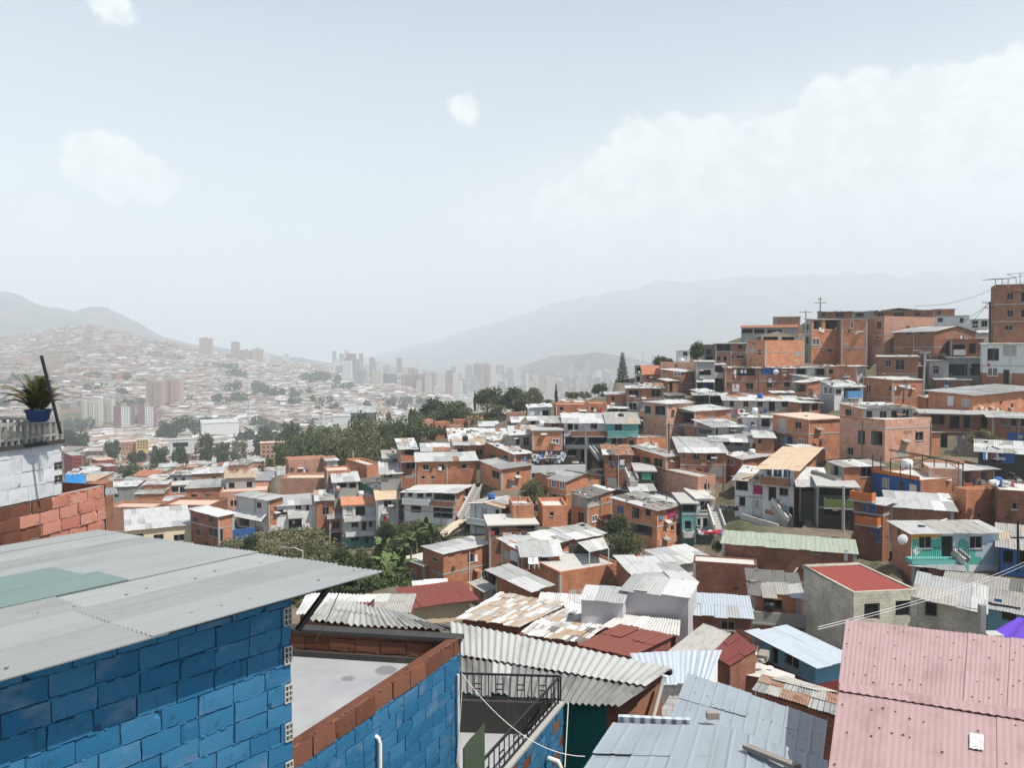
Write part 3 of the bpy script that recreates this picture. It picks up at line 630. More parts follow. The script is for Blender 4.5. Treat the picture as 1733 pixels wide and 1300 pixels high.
h(ZA, 'low brick house wedged between the dark porch and two window house', 113, 970, 842, 900, None, 1198, 2, O_, B_, 'zw', [(1125,845,1150,868,'w')], rs=(0,.1))
h(ZA, 'three storey house with dark open porch and brick balcony', 112, 815, 828, 1010, None, 928, 6, B_, B_, 'pt', [(845,832,926,868,'o'),(818,872,924,908,'b:brick_orange'),(860,916,922,962,'w')], slabs=(912,), rs=(0,.14), L=6)
h(ZA, 'grey cement house with blank wall left of the dark porch', 116, 700, 890, 1010, None, 812, 3, 'concrete', 'grey', 'pt', [(760,900,785,925,'w')], rs=(0,.1))
h(ZA, 'small lean-to with bright roof below the grey cement house', 111, 680, 1000, 1030, None, 820, 2, 'grey', 'grey', 'zw', [(700,1004,760,1024,'o')], rs=(0,.2))
h(ZA, 'big orange brick terrace house with bare parapet left of the hill foot', 126, 582, 958, 1060, 436, 692, 34, O_, O_, 'terr:slab_white', [], par=.5)
h(ZA, 'blank red brown brick house below the brick terrace', 122, 302, 992, 1120, None, 470, 6, B_, B_, 'terr:slab_pink', [(330,1010,355,1035,'w')], par=.3)
h(ZA, 'low house with dark doorway and clean white roof below the terrace', 118, 350, 1058, 1120, None, 522, 4, 'grey', 'grey', 'zw', [(378,1064,440,1098,'o'),(460,1064,505,1100,'o')], rs=(0,.14))
h(ZA, 'house with green painted terrace wall and laundry under rubble roof', 119, 655, 1112, 1260, 524, 778, 34, O_, 'green', 'pt', [(560,1120,640,1165,'o')], rs=(.08,.08))
h(ZH, 'white three storey house with dark doorways and teal ground floor', 112, 1372, 420, 665, None, 1570, 2, 'white', 'white', 'slab:brick_orange', [(1450,424,1510,482,'o'),(1395,430,1430,470,'cw'),(1428,512,1465,548,'w'),(1490,516,1516,572,'d'),(1533,512,1552,548,'w'),(1380,482,1572,505,'b:white'),(1390,572,1572,596,'b:white'),(1425,604,1472,636,'w'),(1507,604,1530,652,'d'),(1395,602,1420,650,'d')], base_band=(2.6,'teal'), slabs=(508,598))
h(ZH, 'brown timber and brick house left of the white three storey house', 113, 1290, 500, 665, None, 1372, 2, B_, B_, 'zg', [(1300,585,1365,650,'o'),(1310,520,1350,560,'w')], slabs=(580,))
h(ZA, 'small white house with tan roof below the orange wall', 107, 655, 1180, 1400, None, 802, 4, 'white', 'white', 'tn', [(704,1188,752,1230,'w')], rs=(0,.12))
h(ZB, 'white and brown house with wide white roof above the stair', 98, 540, 222, 420, 183, 636, 72, O_, 'white', 'zc', [(210,213,238,248,'w'),(275,210,313,256,'w'),(335,214,372,250,'w'),(388,232,536,276,'o'),(230,310,300,362,'o'),(385,318,520,402,'o'),(380,276,540,312,'b:brick_brown'),(184,262,372,298,'b:white'),(612,190,630,260,'d')], rs=(.02,-.05), o=.5)
h(ZB, 'white gabled house with orange brick side and graffiti parapet', 88, 862, 325, 500, 642, 1000, 58, O_, 'white', 'zw', [(722,332,758,402,'cw'),(820,342,843,410,'d'),(690,426,740,460,'w'),(644,402,855,440,'b:white')], rs=('gv', .13), o=.4)
h(ZB, 'orange brick roof terrace block in front of the graffiti parapet', 84, 940, 345, 450, None, 1088, 5, O_, O_, 'terr:slab_white', [], par=.5)
h(ZB, 'roofless brick rooms with broken white sheets beside the gable house', 86, 1148, 345, 420, None, 1322, 6, O_, O_, 'terr:slab_white', [(1200,360,1225,385,'w')], par=.5)
h(ZB, 'dark garage house with broad white concrete roof slab', 81, 776, 455, 590, None, 1108, 5, B_, B_, 'slab:slab_white', [(970,452,1102,492,'o'),(790,470,850,530,'o')], rs=(0,.0), o=.25)
T = h(ZB, 'large orange brick house with stepped left wing beside the banana plants', 78, 455, 652, 970, 312, 802, 42, O_, O_, 'zl', [(628,655,665,710,'w'),(720,770,762,812,'wf'),(382,684,410,700,'w'),(622,900,648,922,'wf'),(520,936,550,956,'w')], slabs=(796,), rs=(0,0.02), o=.15)
h(ZB, '', 80, 318, 738, 960, 168, 480, 42, O_, O_, 'slab:slab_white', [(222,780,260,826,'wf'),(190,905,245,950,'p:concrete')], rs=(0,0), thing=T, drop=1.6)
h(ZB, 'long house with wide patched sheet roof and white side panels', 68, 985, 612, 800, 862, 1560, 36, O_, B_, 'wf', [(925,630,975,700,'p:white'),(925,705,970,780,'o'),(1230,630,1262,680,'p:tan_roof')], rs=(.0,.1), o=.4, jit=1.5)
h(ZB, 'lean-to brick porch with white sheet roof and dark door', 66, 1012, 662, 745, None, 1192, 6, O_, O_, 'zl', [(1136,652,1186,742,'d')], rs=(0,.25), W=3.2, L=2.2)
h(ZB, 'orange brick terrace house with white floor in front of the porch', 62, 1268, 800, 930, 1016, 1690, 28, O_, O_, 'terr:slab_white', [(1330,905,1380,935,'p:concrete')], par=.25)
h(ZB, 'small brown brick room under loose zinc sheets', 57, 1070, 885, 970, 830, 1142, 40, O_, B_, 'zl', [], rs=(.04,.08), o=.7)
h(ZB, 'tiny shed with rusted ribbed roof beside the loose zinc sheets', 60, 735, 905, 975, 662, 800, 38, 'white', B_, 'pf', [(715,930,770,970,'o','L')], rs=(.0,.12), o=.3)
h(ZB, 'pale cottage under a dark red metal roof', 53, 250, 1010, 1095, 200, 640, 22, 'cream', 'rosewhite', 'rd', [], rs=(.0,.06), o=.5, L=3.0)
h(ZB, 'little hut with tilted white tin roof behind the red metal roof', 57, 300, 955, 990, None, 460, 6, B_, B_, 'zw', [], rs=(0,.3), L=1.6, o=.5)
# right of centre
h(ZD, 'white two storey house with magenta curtain along the sloping road', 83, 1022, 238, 470, None, 1300, -14, 'white', 'white', 'pt', [(1028,236,1120,322,'o'),(1165,282,1232,350,'p:magenta'),(1245,270,1290,400,'d'),(1055,372,1098,440,'w'),(1180,395,1206,456,'cw'),(1242,418,1292,520,'dw')], rs=(0,.16), slabs=(360,))
h(ZD, 'tan roofed house with hanging laundry and white ground floor beside the steps', 79, 1478, 158, 565, 1236, 1642, 58, O_, 'white', 'tn', [(1268,155,1445,212,'o'),(1232,214,1446,276,'b:brick_brown'),(1368,292,1428,358,'w'),(1282,280,1336,405,'d'),(1440,450,1482,522,'w')], rs=(.08,-.03), o=.7, slabs=(282,))
T = h(ZK, 'big dark brick house with pale green ribbed roof', 63, 190, 60, 332, None, 872, -6, D_, D_, 'gn', [(812,92,830,150,'p:white'),(650,100,690,112,'w')], rs=(0,.1), o=.15, yk=2)
h(ZK, '', 61, 40, 160, 335, None, 366, -3, D_, D_, 'terr:slab_white', [], thing=T, par=.15, L=2)
h(ZD, 'house under cluster of loose white sheets left of the dark brick house', 57, 290, 1035, 1120, 130, 700, 8, 'white', B_, 'zw', [], rs=(0,.03), jit=3, o=.2, L=6.5)
h(ZD, 'pale mauve rendered house with white roof and maroon edge', 47, 155, 1085, 1300, None, 660, -16, 'mauve', 'mauve', 'zw', [], rs=(0.0,.04), o=.12, yk=985, jit=2)
h(ZM, 'lower mauve wing house with rubbish on white roof left of the tall mauve wall', 46, 808, 126, 235, None, 1062, -10, 'mauve', 'mauve', 'zw', [], rs=(0,.05), o=.12, L=2.4)
h(ZD, 'brick cabin with grey ribbed roof and skylight strip below the leafy tree', 67, 545, 885, 960, 385, 800, 30, 'white', B_, 'zl', [(480,885,510,920,'w')], rs=(.0,.14), o=.5)
h(ZK, 'wrecked brick shack with broken fibre sheets over its balcony', 53, 345, 318, 420, None, 585, 3, O_, B_, 'wf', [(402,348,495,405,'o'),(342,400,625,455,'b:concrete')], rs=(0,.16), jit=4, yk=212)
h(ZK, 'grey ground floor house under the wrecked shack balcony', 53.3, 342, 425, 545, None, 632, 3, 'concrete', 'concrete', 'none', [(350,460,480,530,'o')])
h(ZK, 'low brick house with pale blue sheet roof and dark window', 47, 30, 425, 560, None, 336, -1, D_, D_, 'zb', [(186,464,250,502,'w')], rs=(0,.05), o=.15, yk=330)
T = h(ZK, 'grey block house with red painted flat roof', 46, 862, 322, 600, 604, 1180, 8, 'block_grey', 'block_grey', 'terr:redpaint', [(920,372,990,452,'d'),(1080,358,1148,436,'d')], par=.14)
h(ZK, 'low grey block wing with dark sheet roof and single window', 46.6, 1184, 335, 520, None, 1520, -6, 'block_grey', 'block_grey', 'zg', [(1228,366,1286,433,'w')], rs=(-.10,.10), o=.25, L=4)
h(ZK, 'small blue house with clean pale tin roof and dark red base', 37, 665, 676, 800, 374, 812, 24, 'lightblue', 'lightblue', 'zb', [(440,572,472,682,'d'),(510,600,576,690,'w')], rs=(.0,.02), base_band=(1.35,'maroon'), o=.45)
h(ZF, 'white house with colourful mural, balcony and grey fibre roof', 58, 866, 925, 1175, 716, 1540, 3, 'white', B_, 'wf', [(928,955,1016,1036,'w'),(1318,953,1406,1038,'w'),(1100,950,1182,1116,'d'),(760,890,776,950,'w')], rs=(0,.09), o=.3, name='mural_house')
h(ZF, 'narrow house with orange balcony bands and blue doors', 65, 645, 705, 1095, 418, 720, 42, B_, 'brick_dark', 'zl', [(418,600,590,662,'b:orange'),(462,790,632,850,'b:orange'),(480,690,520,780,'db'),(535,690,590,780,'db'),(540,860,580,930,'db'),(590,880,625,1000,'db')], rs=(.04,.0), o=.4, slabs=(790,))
h(ZF, 'wide white sheet roofed house behind the grey fibre roof', 66, 700, 720, 800, None, 1190, 2, B_, B_, 'zw', [], rs=(0,.1), o=.3, L=5)
h(ZF, 'roof terrace house with blue wall, orange edge and bare brick end', 72, 935, 525, 670, 560, 1256, 20, O_, 'blue', 'terr:slab_white', [(640,500,690,570,'cw'),(760,525,800,640,'o'),(850,548,905,650,'p:cream'),(556,455,930,485,'p:orange')], par=.12, o=0)
h(ZF, 'brick parapet room on the roof terrace right of the steel frame', 74, 1002, 432, 560, None, 1252, 8, P_, P_, 'terr:concrete', [], par=.15)
h(ZF, 'brick house with grey fibre roof and concrete corner balcony', 77, 343, 412, 565, 236, 640, 12, O_, 'grey', 'wf', [(482,416,560,484,'w'),(265,392,298,480,'d'),(140,458,334,556,'b:concrete','L')], rs=(0,.1), o=.3)
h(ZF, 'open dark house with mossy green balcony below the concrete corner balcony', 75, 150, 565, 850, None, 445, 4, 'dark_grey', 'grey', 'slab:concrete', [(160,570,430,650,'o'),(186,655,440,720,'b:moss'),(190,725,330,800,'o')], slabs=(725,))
h(ZF, 'white shed roof house below the tan roofed house', 78, 10, 555, 620, None, 200, 4, 'dark_grey', 'grey', 'zw', [(20,565,180,615,'o')], rs=(0,.2), o=.5)
h(ZF, 'big two storey brick house with recessed windows and wall of pink brick', 86, 662, 62, 335, 310, 1016, 24, P_, B_, 'terr:slab_white', [(450,132,505,240,'o'),(552,137,640,246,'o'),(372,266,411,316,'w'),(898,146,953,206,'w')], slabs=(118,), par=.2)
h(ZE, 'upper storey with three windows set back on the big pink brick house', 90, 848, 752, 850, 720, 1120, 8, 'grey', P_, 'pt', [(752,760,786,792,'w'),(868,766,898,802,'w'),(942,768,976,812,'w'),(1005,764,1036,830,'d'),(1068,760,1100,802,'w')], rs=(0,.06), o=.4)
h(ZF, 'brick cube house with flat terrace behind the mural house roof', 66, 1285, 622, 790, 1192, 1530, 14, O_, B_, 'terr:slab_white', [], par=.4)
h(ZF, 'dark brown brick house with junk covered terrace at the right edge', 64, 1530, 600, 850, None, 1860, 2, D_, D_, 'terr:slab_white', [(1480,600,1500,620,'p:white') if False else (1640,690,1680,740,'w')], par=.15)
h(ZF, 'low house with long white roof behind the roof terraces', 77, 1258, 438, 610, 985, 1500, 14, B_, B_, 'zw', [(1275,450,1335,540,'o'),(1400,455,1460,530,'o')], rs=(0,.06), o=.4)
h(ZF, 'tin roofed shack with cluttered blue porch at the right edge', 80, 1390, 290, 420, None, 1860, -2, 'dark_grey', 'dark_grey', 'wf', [(1400,296,1520,370,'o'),(1560,300,1660,385,'p:blue')], rs=(0,.12), o=.5)
h(ZF, 'dark blue hut under grey fibre sheets right of the mural house', 57, 1556, 1030, 1180, None, 1900, -2, 'blue', 'blue', 'fc', [(1570,1060,1650,1170,'o'),(1690,1060,1780,1170,'o')], rs=(0,.08), o=.35, yk=850)
h(ZF, 'brick basement under the mural balcony', 57, 870, 1178, 1270, None, 1260, 0, D_, D_, 'zg', [(930,1185,1000,1240,'o')], rs=(0,.02), o=.2, L=2, ctrl=False)
h(ZK, 'grey sheet roofed house right of the red painted roof', 52, 1320, 318, 420, None, 1690, -8, 'grey', 'grey', 'fc', [(1580,345,1620,400,'p:blue')], rs=(0,.10), o=.3, yk=205)
h(ZK, 'blue walled house with ribbed grey roof at the right edge', 50, 1548, 385, 500, None, 1900, -10, 'lightblue', 'lightblue', 'zg', [(1620,400,1690,460,'d')], rs=(0,.1), o=.4, yk=250)
# left hand edge of the slope
h(ZH, 'long cream building with three dark windows and white two part roof', 100, 56, 570, 700, None, 440, 3, 'cream', 'cream', 'zc', [(97,595,151,621,'w'),(219,598,274,625,'w'),(343,599,401,633,'w')], rs=(0,.14), o=.3, cat='building', L=8, jit=.4)
h(ZH, 'brown brick house with lit orange side right of the cream building', 99, 612, 486, 690, 442, 706, 52, O_, D_, 'zw', [(462,492,482,523,'w'),(557,490,576,523,'w'),(476,566,500,600,'w'),(557,566,606,602,'w'),(520,640,552,672,'o'),(622,566,640,640,'d')], slabs=(560,), rs=(.03,.02))  # left face given darker brick to stand for its shade
h(ZH, 'white house with broad grey roof and white canopy', 113, 918, 386, 560, 726, 1006, 56, O_, 'white', 'zg', [(848,402,873,431,'w'),(740,492,800,545,'o'),(712,455,908,492,'t:zinc_white')], rs=(.06,.0), o=.4)
h(ZH, 'white house with two balconies and garage by the hedge', 114, 938, 424, 565, None, 1216, 3, 'white', 'white', 'zl', [(975,446,1030,476,'w'),(1085,416,1116,441,'w'),(1150,406,1166,452,'d'),(1042,492,1122,556,'o'),(1036,462,1126,488,'b:white'),(930,532,1004,562,'b:white')], rs=(0,.12))
h(ZH, 'small orange brick house with potted plants right of the white balconies', 115, 1212, 388, 500, None, 1312, 3, O_, B_, 'pt', [(1250,430,1285,475,'w')], rs=(0,.12))
h(ZH, 'brick lean-to over the white three storey house', 116, 1366, 392, 424, None, 1562, 2, O_, O_, 'pt', [], rs=(0,.1))
# ---------------------------------------------------------------- foreground
def blockmat(name, c1, c2, patch, pa=.5, ribs=True, dirt=(.02, .03, .05), da=.5):
    t = NT(name); uv = t.uv()
    n0 = t.noise(t.scale(uv, (1.0, 1.6, 1)), 1.7, 3, .55); n1 = t.noise(uv, 5, 5, .65)
    geo = t.n('ShaderNodeNewGeometry').outputs['Random Per Island']
    col = t.mix(t.ramp(geo, 0, 1), c1, c2)
    col = t.mix(t.ramp(n0, .52, .72, 0, pa), col, patch)
    col = t.mix(t.ramp(n1, .55, .8, 0, da), col, dirt)
    n3 = t.noise(t.scale(uv, (5, .6, 1)), 1.5, 4, .7)
    col = t.mix(t.ramp(n3, .58, .75, 0, da * .7), col, dirt)
    n2 = t.noise(uv, 30, 3, .6)
    col = t.mix(t.ramp(n2, .6, .8, 0, .35), col, tuple(x * .4 for x in c1))
    if ribs:
        w = t.n('ShaderNodeTexWave', wave_type='BANDS', bands_direction='Y', wave_profile='SIN'); w.inputs['Scale'].default_value = 1
        w.inputs['Distortion'].default_value = .4
        t.l(t.scale(uv, (22, 22, 1)), w.inputs['Vector'])
        b = t.bump(w.outputs['Fac'], .55, .004)
        t.bump(n1, .3, .01, b)
    else: t.bump(n1, .5, .012)
    return t.out(col, .92, spec=.1)
blockmat('block_blue', (.020, .112, .222), (.038, .15, .272), (.16, .22, .31), .5, da=.75, dirt=(.012, .03, .05))
blockmat('block_pale', (.47, .48, .505), (.54, .55, .57), (.38, .38, .41), .5, False, (.10, .09, .09), .55)
blockmat('block_clay', (.42, .165, .12), (.50, .23, .17), (.46, .29, .24), .6, True, (.09, .05, .04), .8)
blockmat('block_rust', (.125, .052, .034), (.185, .082, .053), (.10, .055, .04), .6, False, (.025, .022, .02), .9)
plain('mortar_dark', (.035, .04, .05), .95); plain('mortar_blue', (.012, .06, .125), .9); plain('mortar_grey', (.25, .235, .22), .95)
plaster('terrace_grey', (.34, .34, .355), stain=(.22, .22, .25), sa=.35, rough=.6, var=(1, 1))
plaster('black_cement', (.045, .045, .045), stain=(.12, .10, .09), sa=.6)
plaster('tealwall', (.012, .20, .18), sa=.3)
sheet('roof_steel', (.235, .248, .252), (.17, .175, .17), .75, .42, wave=0, var=(1, 1), streak=.6)
sheet('roof_steel_green', (.13, .185, .175), (.12, .16, .15), .5, .4, wave=0, var=(1, 1))
sheet('roof_steel_b', (.255, .268, .272), (.19, .195, .19), .75, .42, wave=0, var=(1, 1), streak=.8)
sheet('roof_steel_c', (.21, .22, .22), (.15, .15, .145), .75, .45, wave=0, var=(1, 1), streak=1)
sheet('roof_pink', (.35, .235, .232), (.24, .155, .15), .8, .6, wave=0, var=(1, 1), spec=.25, streak=.5)
sheet('roof_slate', (.265, .305, .34), (.18, .205, .23), .5, .5, wave=0, var=(1, 1))
sheet('eternit_pale', (.38, .385, .375), (.22, .215, .20), .9, .85, wave=0, var=(1, 1), spec=.1)
sheet('eternit_dark', (.20, .20, .195), (.07, .07, .065), .9, .9, wave=0, var=(1, 1), spec=.1)
sheet('eternit_grey', (.33, .325, .31), (.15, .14, .13), .8, .9, wave=0, var=(1, 1), spec=.1)
for k_, c_, d_ in (('cf_tan', (.36, .28, .21), (.2, .13, .09)), ('cf_white', (.66, .66, .64), (.45, .43, .40)), ('cf_grey', (.36, .345, .32), (.17, .15, .13)), ('cf_dark', (.16, .15, .14), (.08, .07, .07)), ('cf_light', (.50, .49, .47), (.3, .28, .26))):
    sheet(k_, c_, d_, .7, .85, wave=0, var=(1, 1), spec=.12)
sheet('cf_red', (.19, .055, .038), (.16, .05, .035), .6, .65, wave=0, var=(1, 1), spec=.2)
sheet('cf_maroon', (.15, .035, .03), (.11, .03, .03), .6, .7, wave=0, var=(1, 1), spec=.2)
sheet('cf_rust', (.30, .20, .15), (.16, .07, .04), .8, .75, wave=0, rust=.7, var=(1, 1), spec=.2)

def block_wall(mb, org, d, n, L, H, mat, mortar, bw=.40, bh=.2, gap=.018, depth=.12, r=rnd, off=0.0, jit=.006, matf=None, skipf=None, ends=None):
    """running bond of separate blocks in front of a recessed mortar bed; org bottom corner, d unit dir, n outward normal"""
    org, d, n = Vector(org), Vector(d), Vector(n); up = Vector((0, 0, 1))
    mr = .014 + max(0, jit - .006)
    q = [org - n * mr, org + d * L - n * mr, org + d * L + up * H - n * mr, org + up * H - n * mr]
    B = [p - n * depth for p in q]
    mb.hexa([B[0], B[1], q[1], q[0], B[3], B[2], q[2], q[3]], mortar)
    rows = int(math.ceil(H / bh))
    for i in range(rows):
        z0 = i * bh; z1 = min(H, z0 + bh - gap)
        x = -bw * (.5 if i % 2 else 1.0) * r.uniform(.9, 1.0) + off
        while x < L:
            w = bw * r.choice((1, 1, 1, 1, 1, .97, .5 if r.random() < .25 else 1))
            x0 = max(0, x); x1 = min(L, x + w - gap); x += w
            if x1 - x0 < .05: continue
            if skipf and skipf((x0 + x1) / 2, (z0 + z1) / 2): continue
            m = matf((x0 + x1) / 2, (z0 + z1) / 2) if matf else mat
            pr = r.uniform(-jit, jit); t = [r.uniform(-.004, .004) for _ in range(4)]
            zz = [r.uniform(-.004, .004) for _ in range(4)]
            P = [org + d * (x0 + t[0]) + up * (z0 + zz[0]) + n * pr, org + d * (x1 + t[1]) + up * (z0 + zz[1]) + n * pr, org + d * (x1 + t[2]) + up * (z1 + zz[2]) + n * (pr + r.uniform(-.004, .004)), org + d * (x0 + t[3]) + up * (z1 + zz[3]) + n * pr]
            Q = [p - n * .06 for p in P]; o1, o2 = r.uniform(0, 20), r.uniform(0, 20)
            uvq = [(x0 + o1, z0 + o2), (x1 + o1, z0 + o2), (x1 + o1, z1 + o2), (x0 + o1, z1 + o2)]
            NX, NZ = 7, 4; rows = []
            for iz in range(NZ):
                row = []
                for ix in range(NX):
                    fx, fz = ix / (NX - 1), iz / (NZ - 1); p = (P[0] * (1 - fx) + P[1] * fx) * (1 - fz) + (P[3] * (1 - fx) + P[2] * fx) * fz
                    ed = ix in (0, NX - 1) or iz in (0, NZ - 1); e_ = .0045 if ed else .0015
                    row.append(p + d * r.uniform(-e_, e_) + up * r.uniform(-e_, e_) * .8 - n * (r.uniform(.001, .006) if ed else r.uniform(0, .0025)))
                rows.append(row)
            if r.random() < .22:      # a broken corner
                cz, cx_ = r.choice((0, NZ - 1)), r.choice((0, NX - 1)); rows[cz][cx_] -= n * .03; rows[cz][cx_] += d * (.03 if cx_ == 0 else -.03)
            mb.grid(rows, m, lambda ii, jj: (x0 + (x1 - x0) * jj / (NX - 1) + o1, z0 + (z1 - z0) * ii / (NZ - 1) + o2), smooth=False)
            loop = rows[0] + [rw[-1] for rw in rows[1:]] + rows[-1][-2::-1] + [rw[0] for rw in rows[-2:0:-1]]
            mb.grid([[p - n * .06 for p in loop + loop[:1]], loop + loop[:1]], m, lambda ii, jj: (o1 + jj * .02, o2), smooth=False)
            if r.random() < .8:        # squeezed mortar along the bed joint
                for _ in range(r.randint(1, 4)):
                    a_ = r.uniform(x0, x1); w_ = r.uniform(.03, .14); c_ = org + d * a_ + up * (z1 + gap * .5) - n * r.uniform(-.003, .006)
                    mb.hexa([c_ - d * w_ * .5 - up * .012 - n * .03, c_ + d * w_ * .5 - up * .009 - n * .03, c_ + d * w_ * .4 - up * .007, c_ - d * w_ * .4 - up * .010] + [c_ - d * w_ * .5 + up * .010 - n * .03, c_ + d * w_ * .5 + up * .012 - n * .03, c_ + d * w_ * .4 + up * .008, c_ - d * w_ * .4 + up * .006], m)
def wavesheets(mb, Q, pitch, amp, matf, na, nb, r=rnd, jit=.012, pts=6, prof='sin', over=.06, tilt=.01, ragged=0.0, th=.008):
    """corrugated roof on the quad Q[0..3]; waves run along 0->3, counted across 0->1; na x nb sheets"""
    Q = [Vector(q) for q in Q]
    nrm = (Q[1] - Q[0]).cross(Q[3] - Q[0]).normalized()
    if nrm.z < 0: nrm = -nrm
    La = ((Q[1] - Q[0]).length + (Q[2] - Q[3]).length) / 2; Lb = ((Q[3] - Q[0]).length + (Q[2] - Q[1]).length) / 2
    nw = max(2, round(La / na / pitch))
    def S_(s, t): return (Q[0] * (1 - s) + Q[1] * s) * (1 - t) + (Q[3] * (1 - s) + Q[2] * s) * t
    for j in range(nb):
        for i in range(na):
            m = matf(i, j)
            if m is None: continue
            dz = r.uniform(0, jit) + .012 * (j % 2) + .004 * (i % 2); tl = r.uniform(-tilt, tilt)
            e0 = r.uniform(-ragged, ragged) / Lb if j == 0 else 0; e1 = r.uniform(-ragged, ragged) / Lb if j == nb - 1 else 0
            t0 = j / nb - (over / Lb if j else 0) + e0; t1 = (j + 1) / nb + (over / Lb if j < nb - 1 else 0) + e1
            top = []; bot = []
            N = nw * pts
            o1, o2 = r.uniform(0, 9), r.uniform(0, 9)
            nl = 4
            for l in range(nl + 1):
                t = t0 + (t1 - t0) * l / nl; ra = []; rb = []
                for k in range(N + 1):
                    s = (i + k / N * 1.02 - .01) / na
                    ph = k / pts * 2 * math.pi
                    w = math.sin(ph)
                    if prof == 'trap': w = max(-1, min(1, w * 2.2))
                    if prof == 'rib': w = 1.0 if (k % (pts)) in (0,) else -1.0
                    off = nrm * (dz + tl * (k / N - .5) + amp * w)
                    p = S_(s, t) + off
                    ra.append(p); rb.append(p - nrm * th)
                top.append(ra); bot.append(rb)
            uvf = lambda ii, jj: (o1 + jj / N * La / na, o2 + ii / nl * Lb / nb)
            mb.grid(top, m, uvf, smooth=prof == 'sin'); mb.grid([x[::-1] for x in bot], m, uvf, smooth=prof == 'sin')
            for (a, b) in ((top[0], bot[0]), (bot[-1], top[-1])):
                mb.grid([a, b], m, lambda ii, jj: (o1 + jj / N * La / na, o2), smooth=False)
    return S_, nrm
def under(mb, Q, zb, mats, ins=.12, gap=.05, ov=(0, 0, 0, 0)):
    c = sum((Vector(q) for q in Q), Vector()) / 4
    P = [Vector(q) + (c - Vector(q)) * ins for q in Q]
    for i in range(4):
        a, b = P[i], P[(i + 1) % 4]
        m = mats[i] if isinstance(mats, (list, tuple)) else mats
        L = (b - a).length
        nn = (b - a).cross(Vector((0, 0, 1)))
        f = [(a.x, a.y, zb), (b.x, b.y, zb), (b.x, b.y, b.z - gap), (a.x, a.y, a.z - gap)]; uv = [(0, 0), (L, 0), (L, b.z - zb), (0, a.z - zb)]
        if nn.dot(a - c) < 0: f = f[::-1]; uv = uv[::-1]
        mb.face(f, m, uv)
def roof_house(label, quad, pitch, amp, mats, na, nb, wall, h_=3.2, name='house', cat='house', group='houses under the viewpoint', prof='sin', seed=1, ragged=.08, jit=.02, weights=None, ins=.10, pts=6, wallpart=True, tilt=.015, zb=None, ctrl=True):
    r = random.Random(seed)
    Q = [at(*q) for q in quad]
    zb = (min(q.z for q in Q) - h_) if zb is None else zb
    org = Vector((Q[0].x, Q[0].y, zb)); T = empty(name, org, 0, label, cat, group)
    loc = [q - org for q in Q]
    mb = MB(); last = {}
    def mf(i, j):
        if isinstance(mats, str): return mats
        if callable(mats): return mats(i, j)
        if j in last and r.random() < .35: return last[j]
        last[j] = pick(r, mats); return last[j]
    S_, nrm = wavesheets(mb, loc, pitch, amp, mf, na, nb, r, jit, pts, prof, ragged=ragged, tilt=tilt)
    mb.build('roof', T)
    if wallpart:
        wb = MB(); under(wb, loc, 0, wall, ins); wb.build('wall', T)
    if ctrl:
        for q in Q: CTRL.append((q.x, q.y, zb))
    return T, loc, S_, nrm
# -- blue block house at lower left
th = math.radians(40); d = Vector((math.sin(th), math.cos(th), 0)); n = Vector((math.cos(th), -math.sin(th), 0))
W0 = at(503, 1004, 8.0); W0 -= n * .12; zb = -6.2
T = empty('blue_house', (W0.x, W0.y, zb), 0, 'blue painted block house with pale grey corrugated roof at the lower left', 'house', 'houses under the viewpoint')
org = Vector((W0.x, W0.y, zb))
wb = MB(); Hh = W0.z - zb + .02
ro = random.Random(3)
def bm_(x, z): return 'block_blue'
block_wall(wb, -d * 4.6, d, n, 4.6, Hh, 'block_blue', 'mortar_blue', .37, .208, .015, r=ro, off=4.6 % .37 - .1, jit=.009)
# return wall on the far side and back
q = Vector((-n.x, -n.y, 0))
e = [Vector((0, 0, 0)) - n * .13, q * 6.6]
for a, b in (((-d * .02) - n * .02, q * 6.6 - d * .02), (q * 6.6 - d * .02, q * 6.6 - d * 4.6)):
    wb.face([(b.x, b.y, 0), (a.x, a.y, 0), (a.x, a.y, Hh - .12 - .092 * (Vector((a.x, a.y, 0)).dot(q))), (b.x, b.y, Hh - .12 - .092 * (Vector((b.x, b.y, 0)).dot(q)))][::-1], 'block_grey')
wo = wb.build('wall', T)
# hollow ends of the blocks at the corner, every other course
for i in range(0, int(Hh / .208), 2):
    z0 = i * .208; hb = MB()
    if W0.z + z0 - Hh < -4.6: continue
    Z_ = lambda z: Vector((0, 0, z))
    hb.hexa([n * .002 - d * .085, n * .002, n * .012, n * .012 - d * .085] + [p + Z_(.19) for p in (n * .002 - d * .085, n * .002, n * .012, n * .012 - d * .085)], 'dark_inside')
    for zz in (.004, .066, .124, .186): hb.bar(Z_(zz) + n * .012 - d * .09, Z_(zz) + n * .012, .018, 'concrete', .014)
    for s_ in (.085, .04, .002): hb.bar(n * .012 - d * s_, n * .012 - d * s_ + Z_(.19), .012, 'concrete', .018)
    hb.build('hollow_block_end', wo, (0, 0, z0))
E0 = Vector((W0.x, W0.y, W0.z)) + n * .48
zr = at(645, 970, 8.43).z
def Rp(t, s): # along eave t, away s
    p = E0 + d * t + q * s; p.z = zr - .088 * s; return p - org
rb = MB(); r5 = random.Random(11)
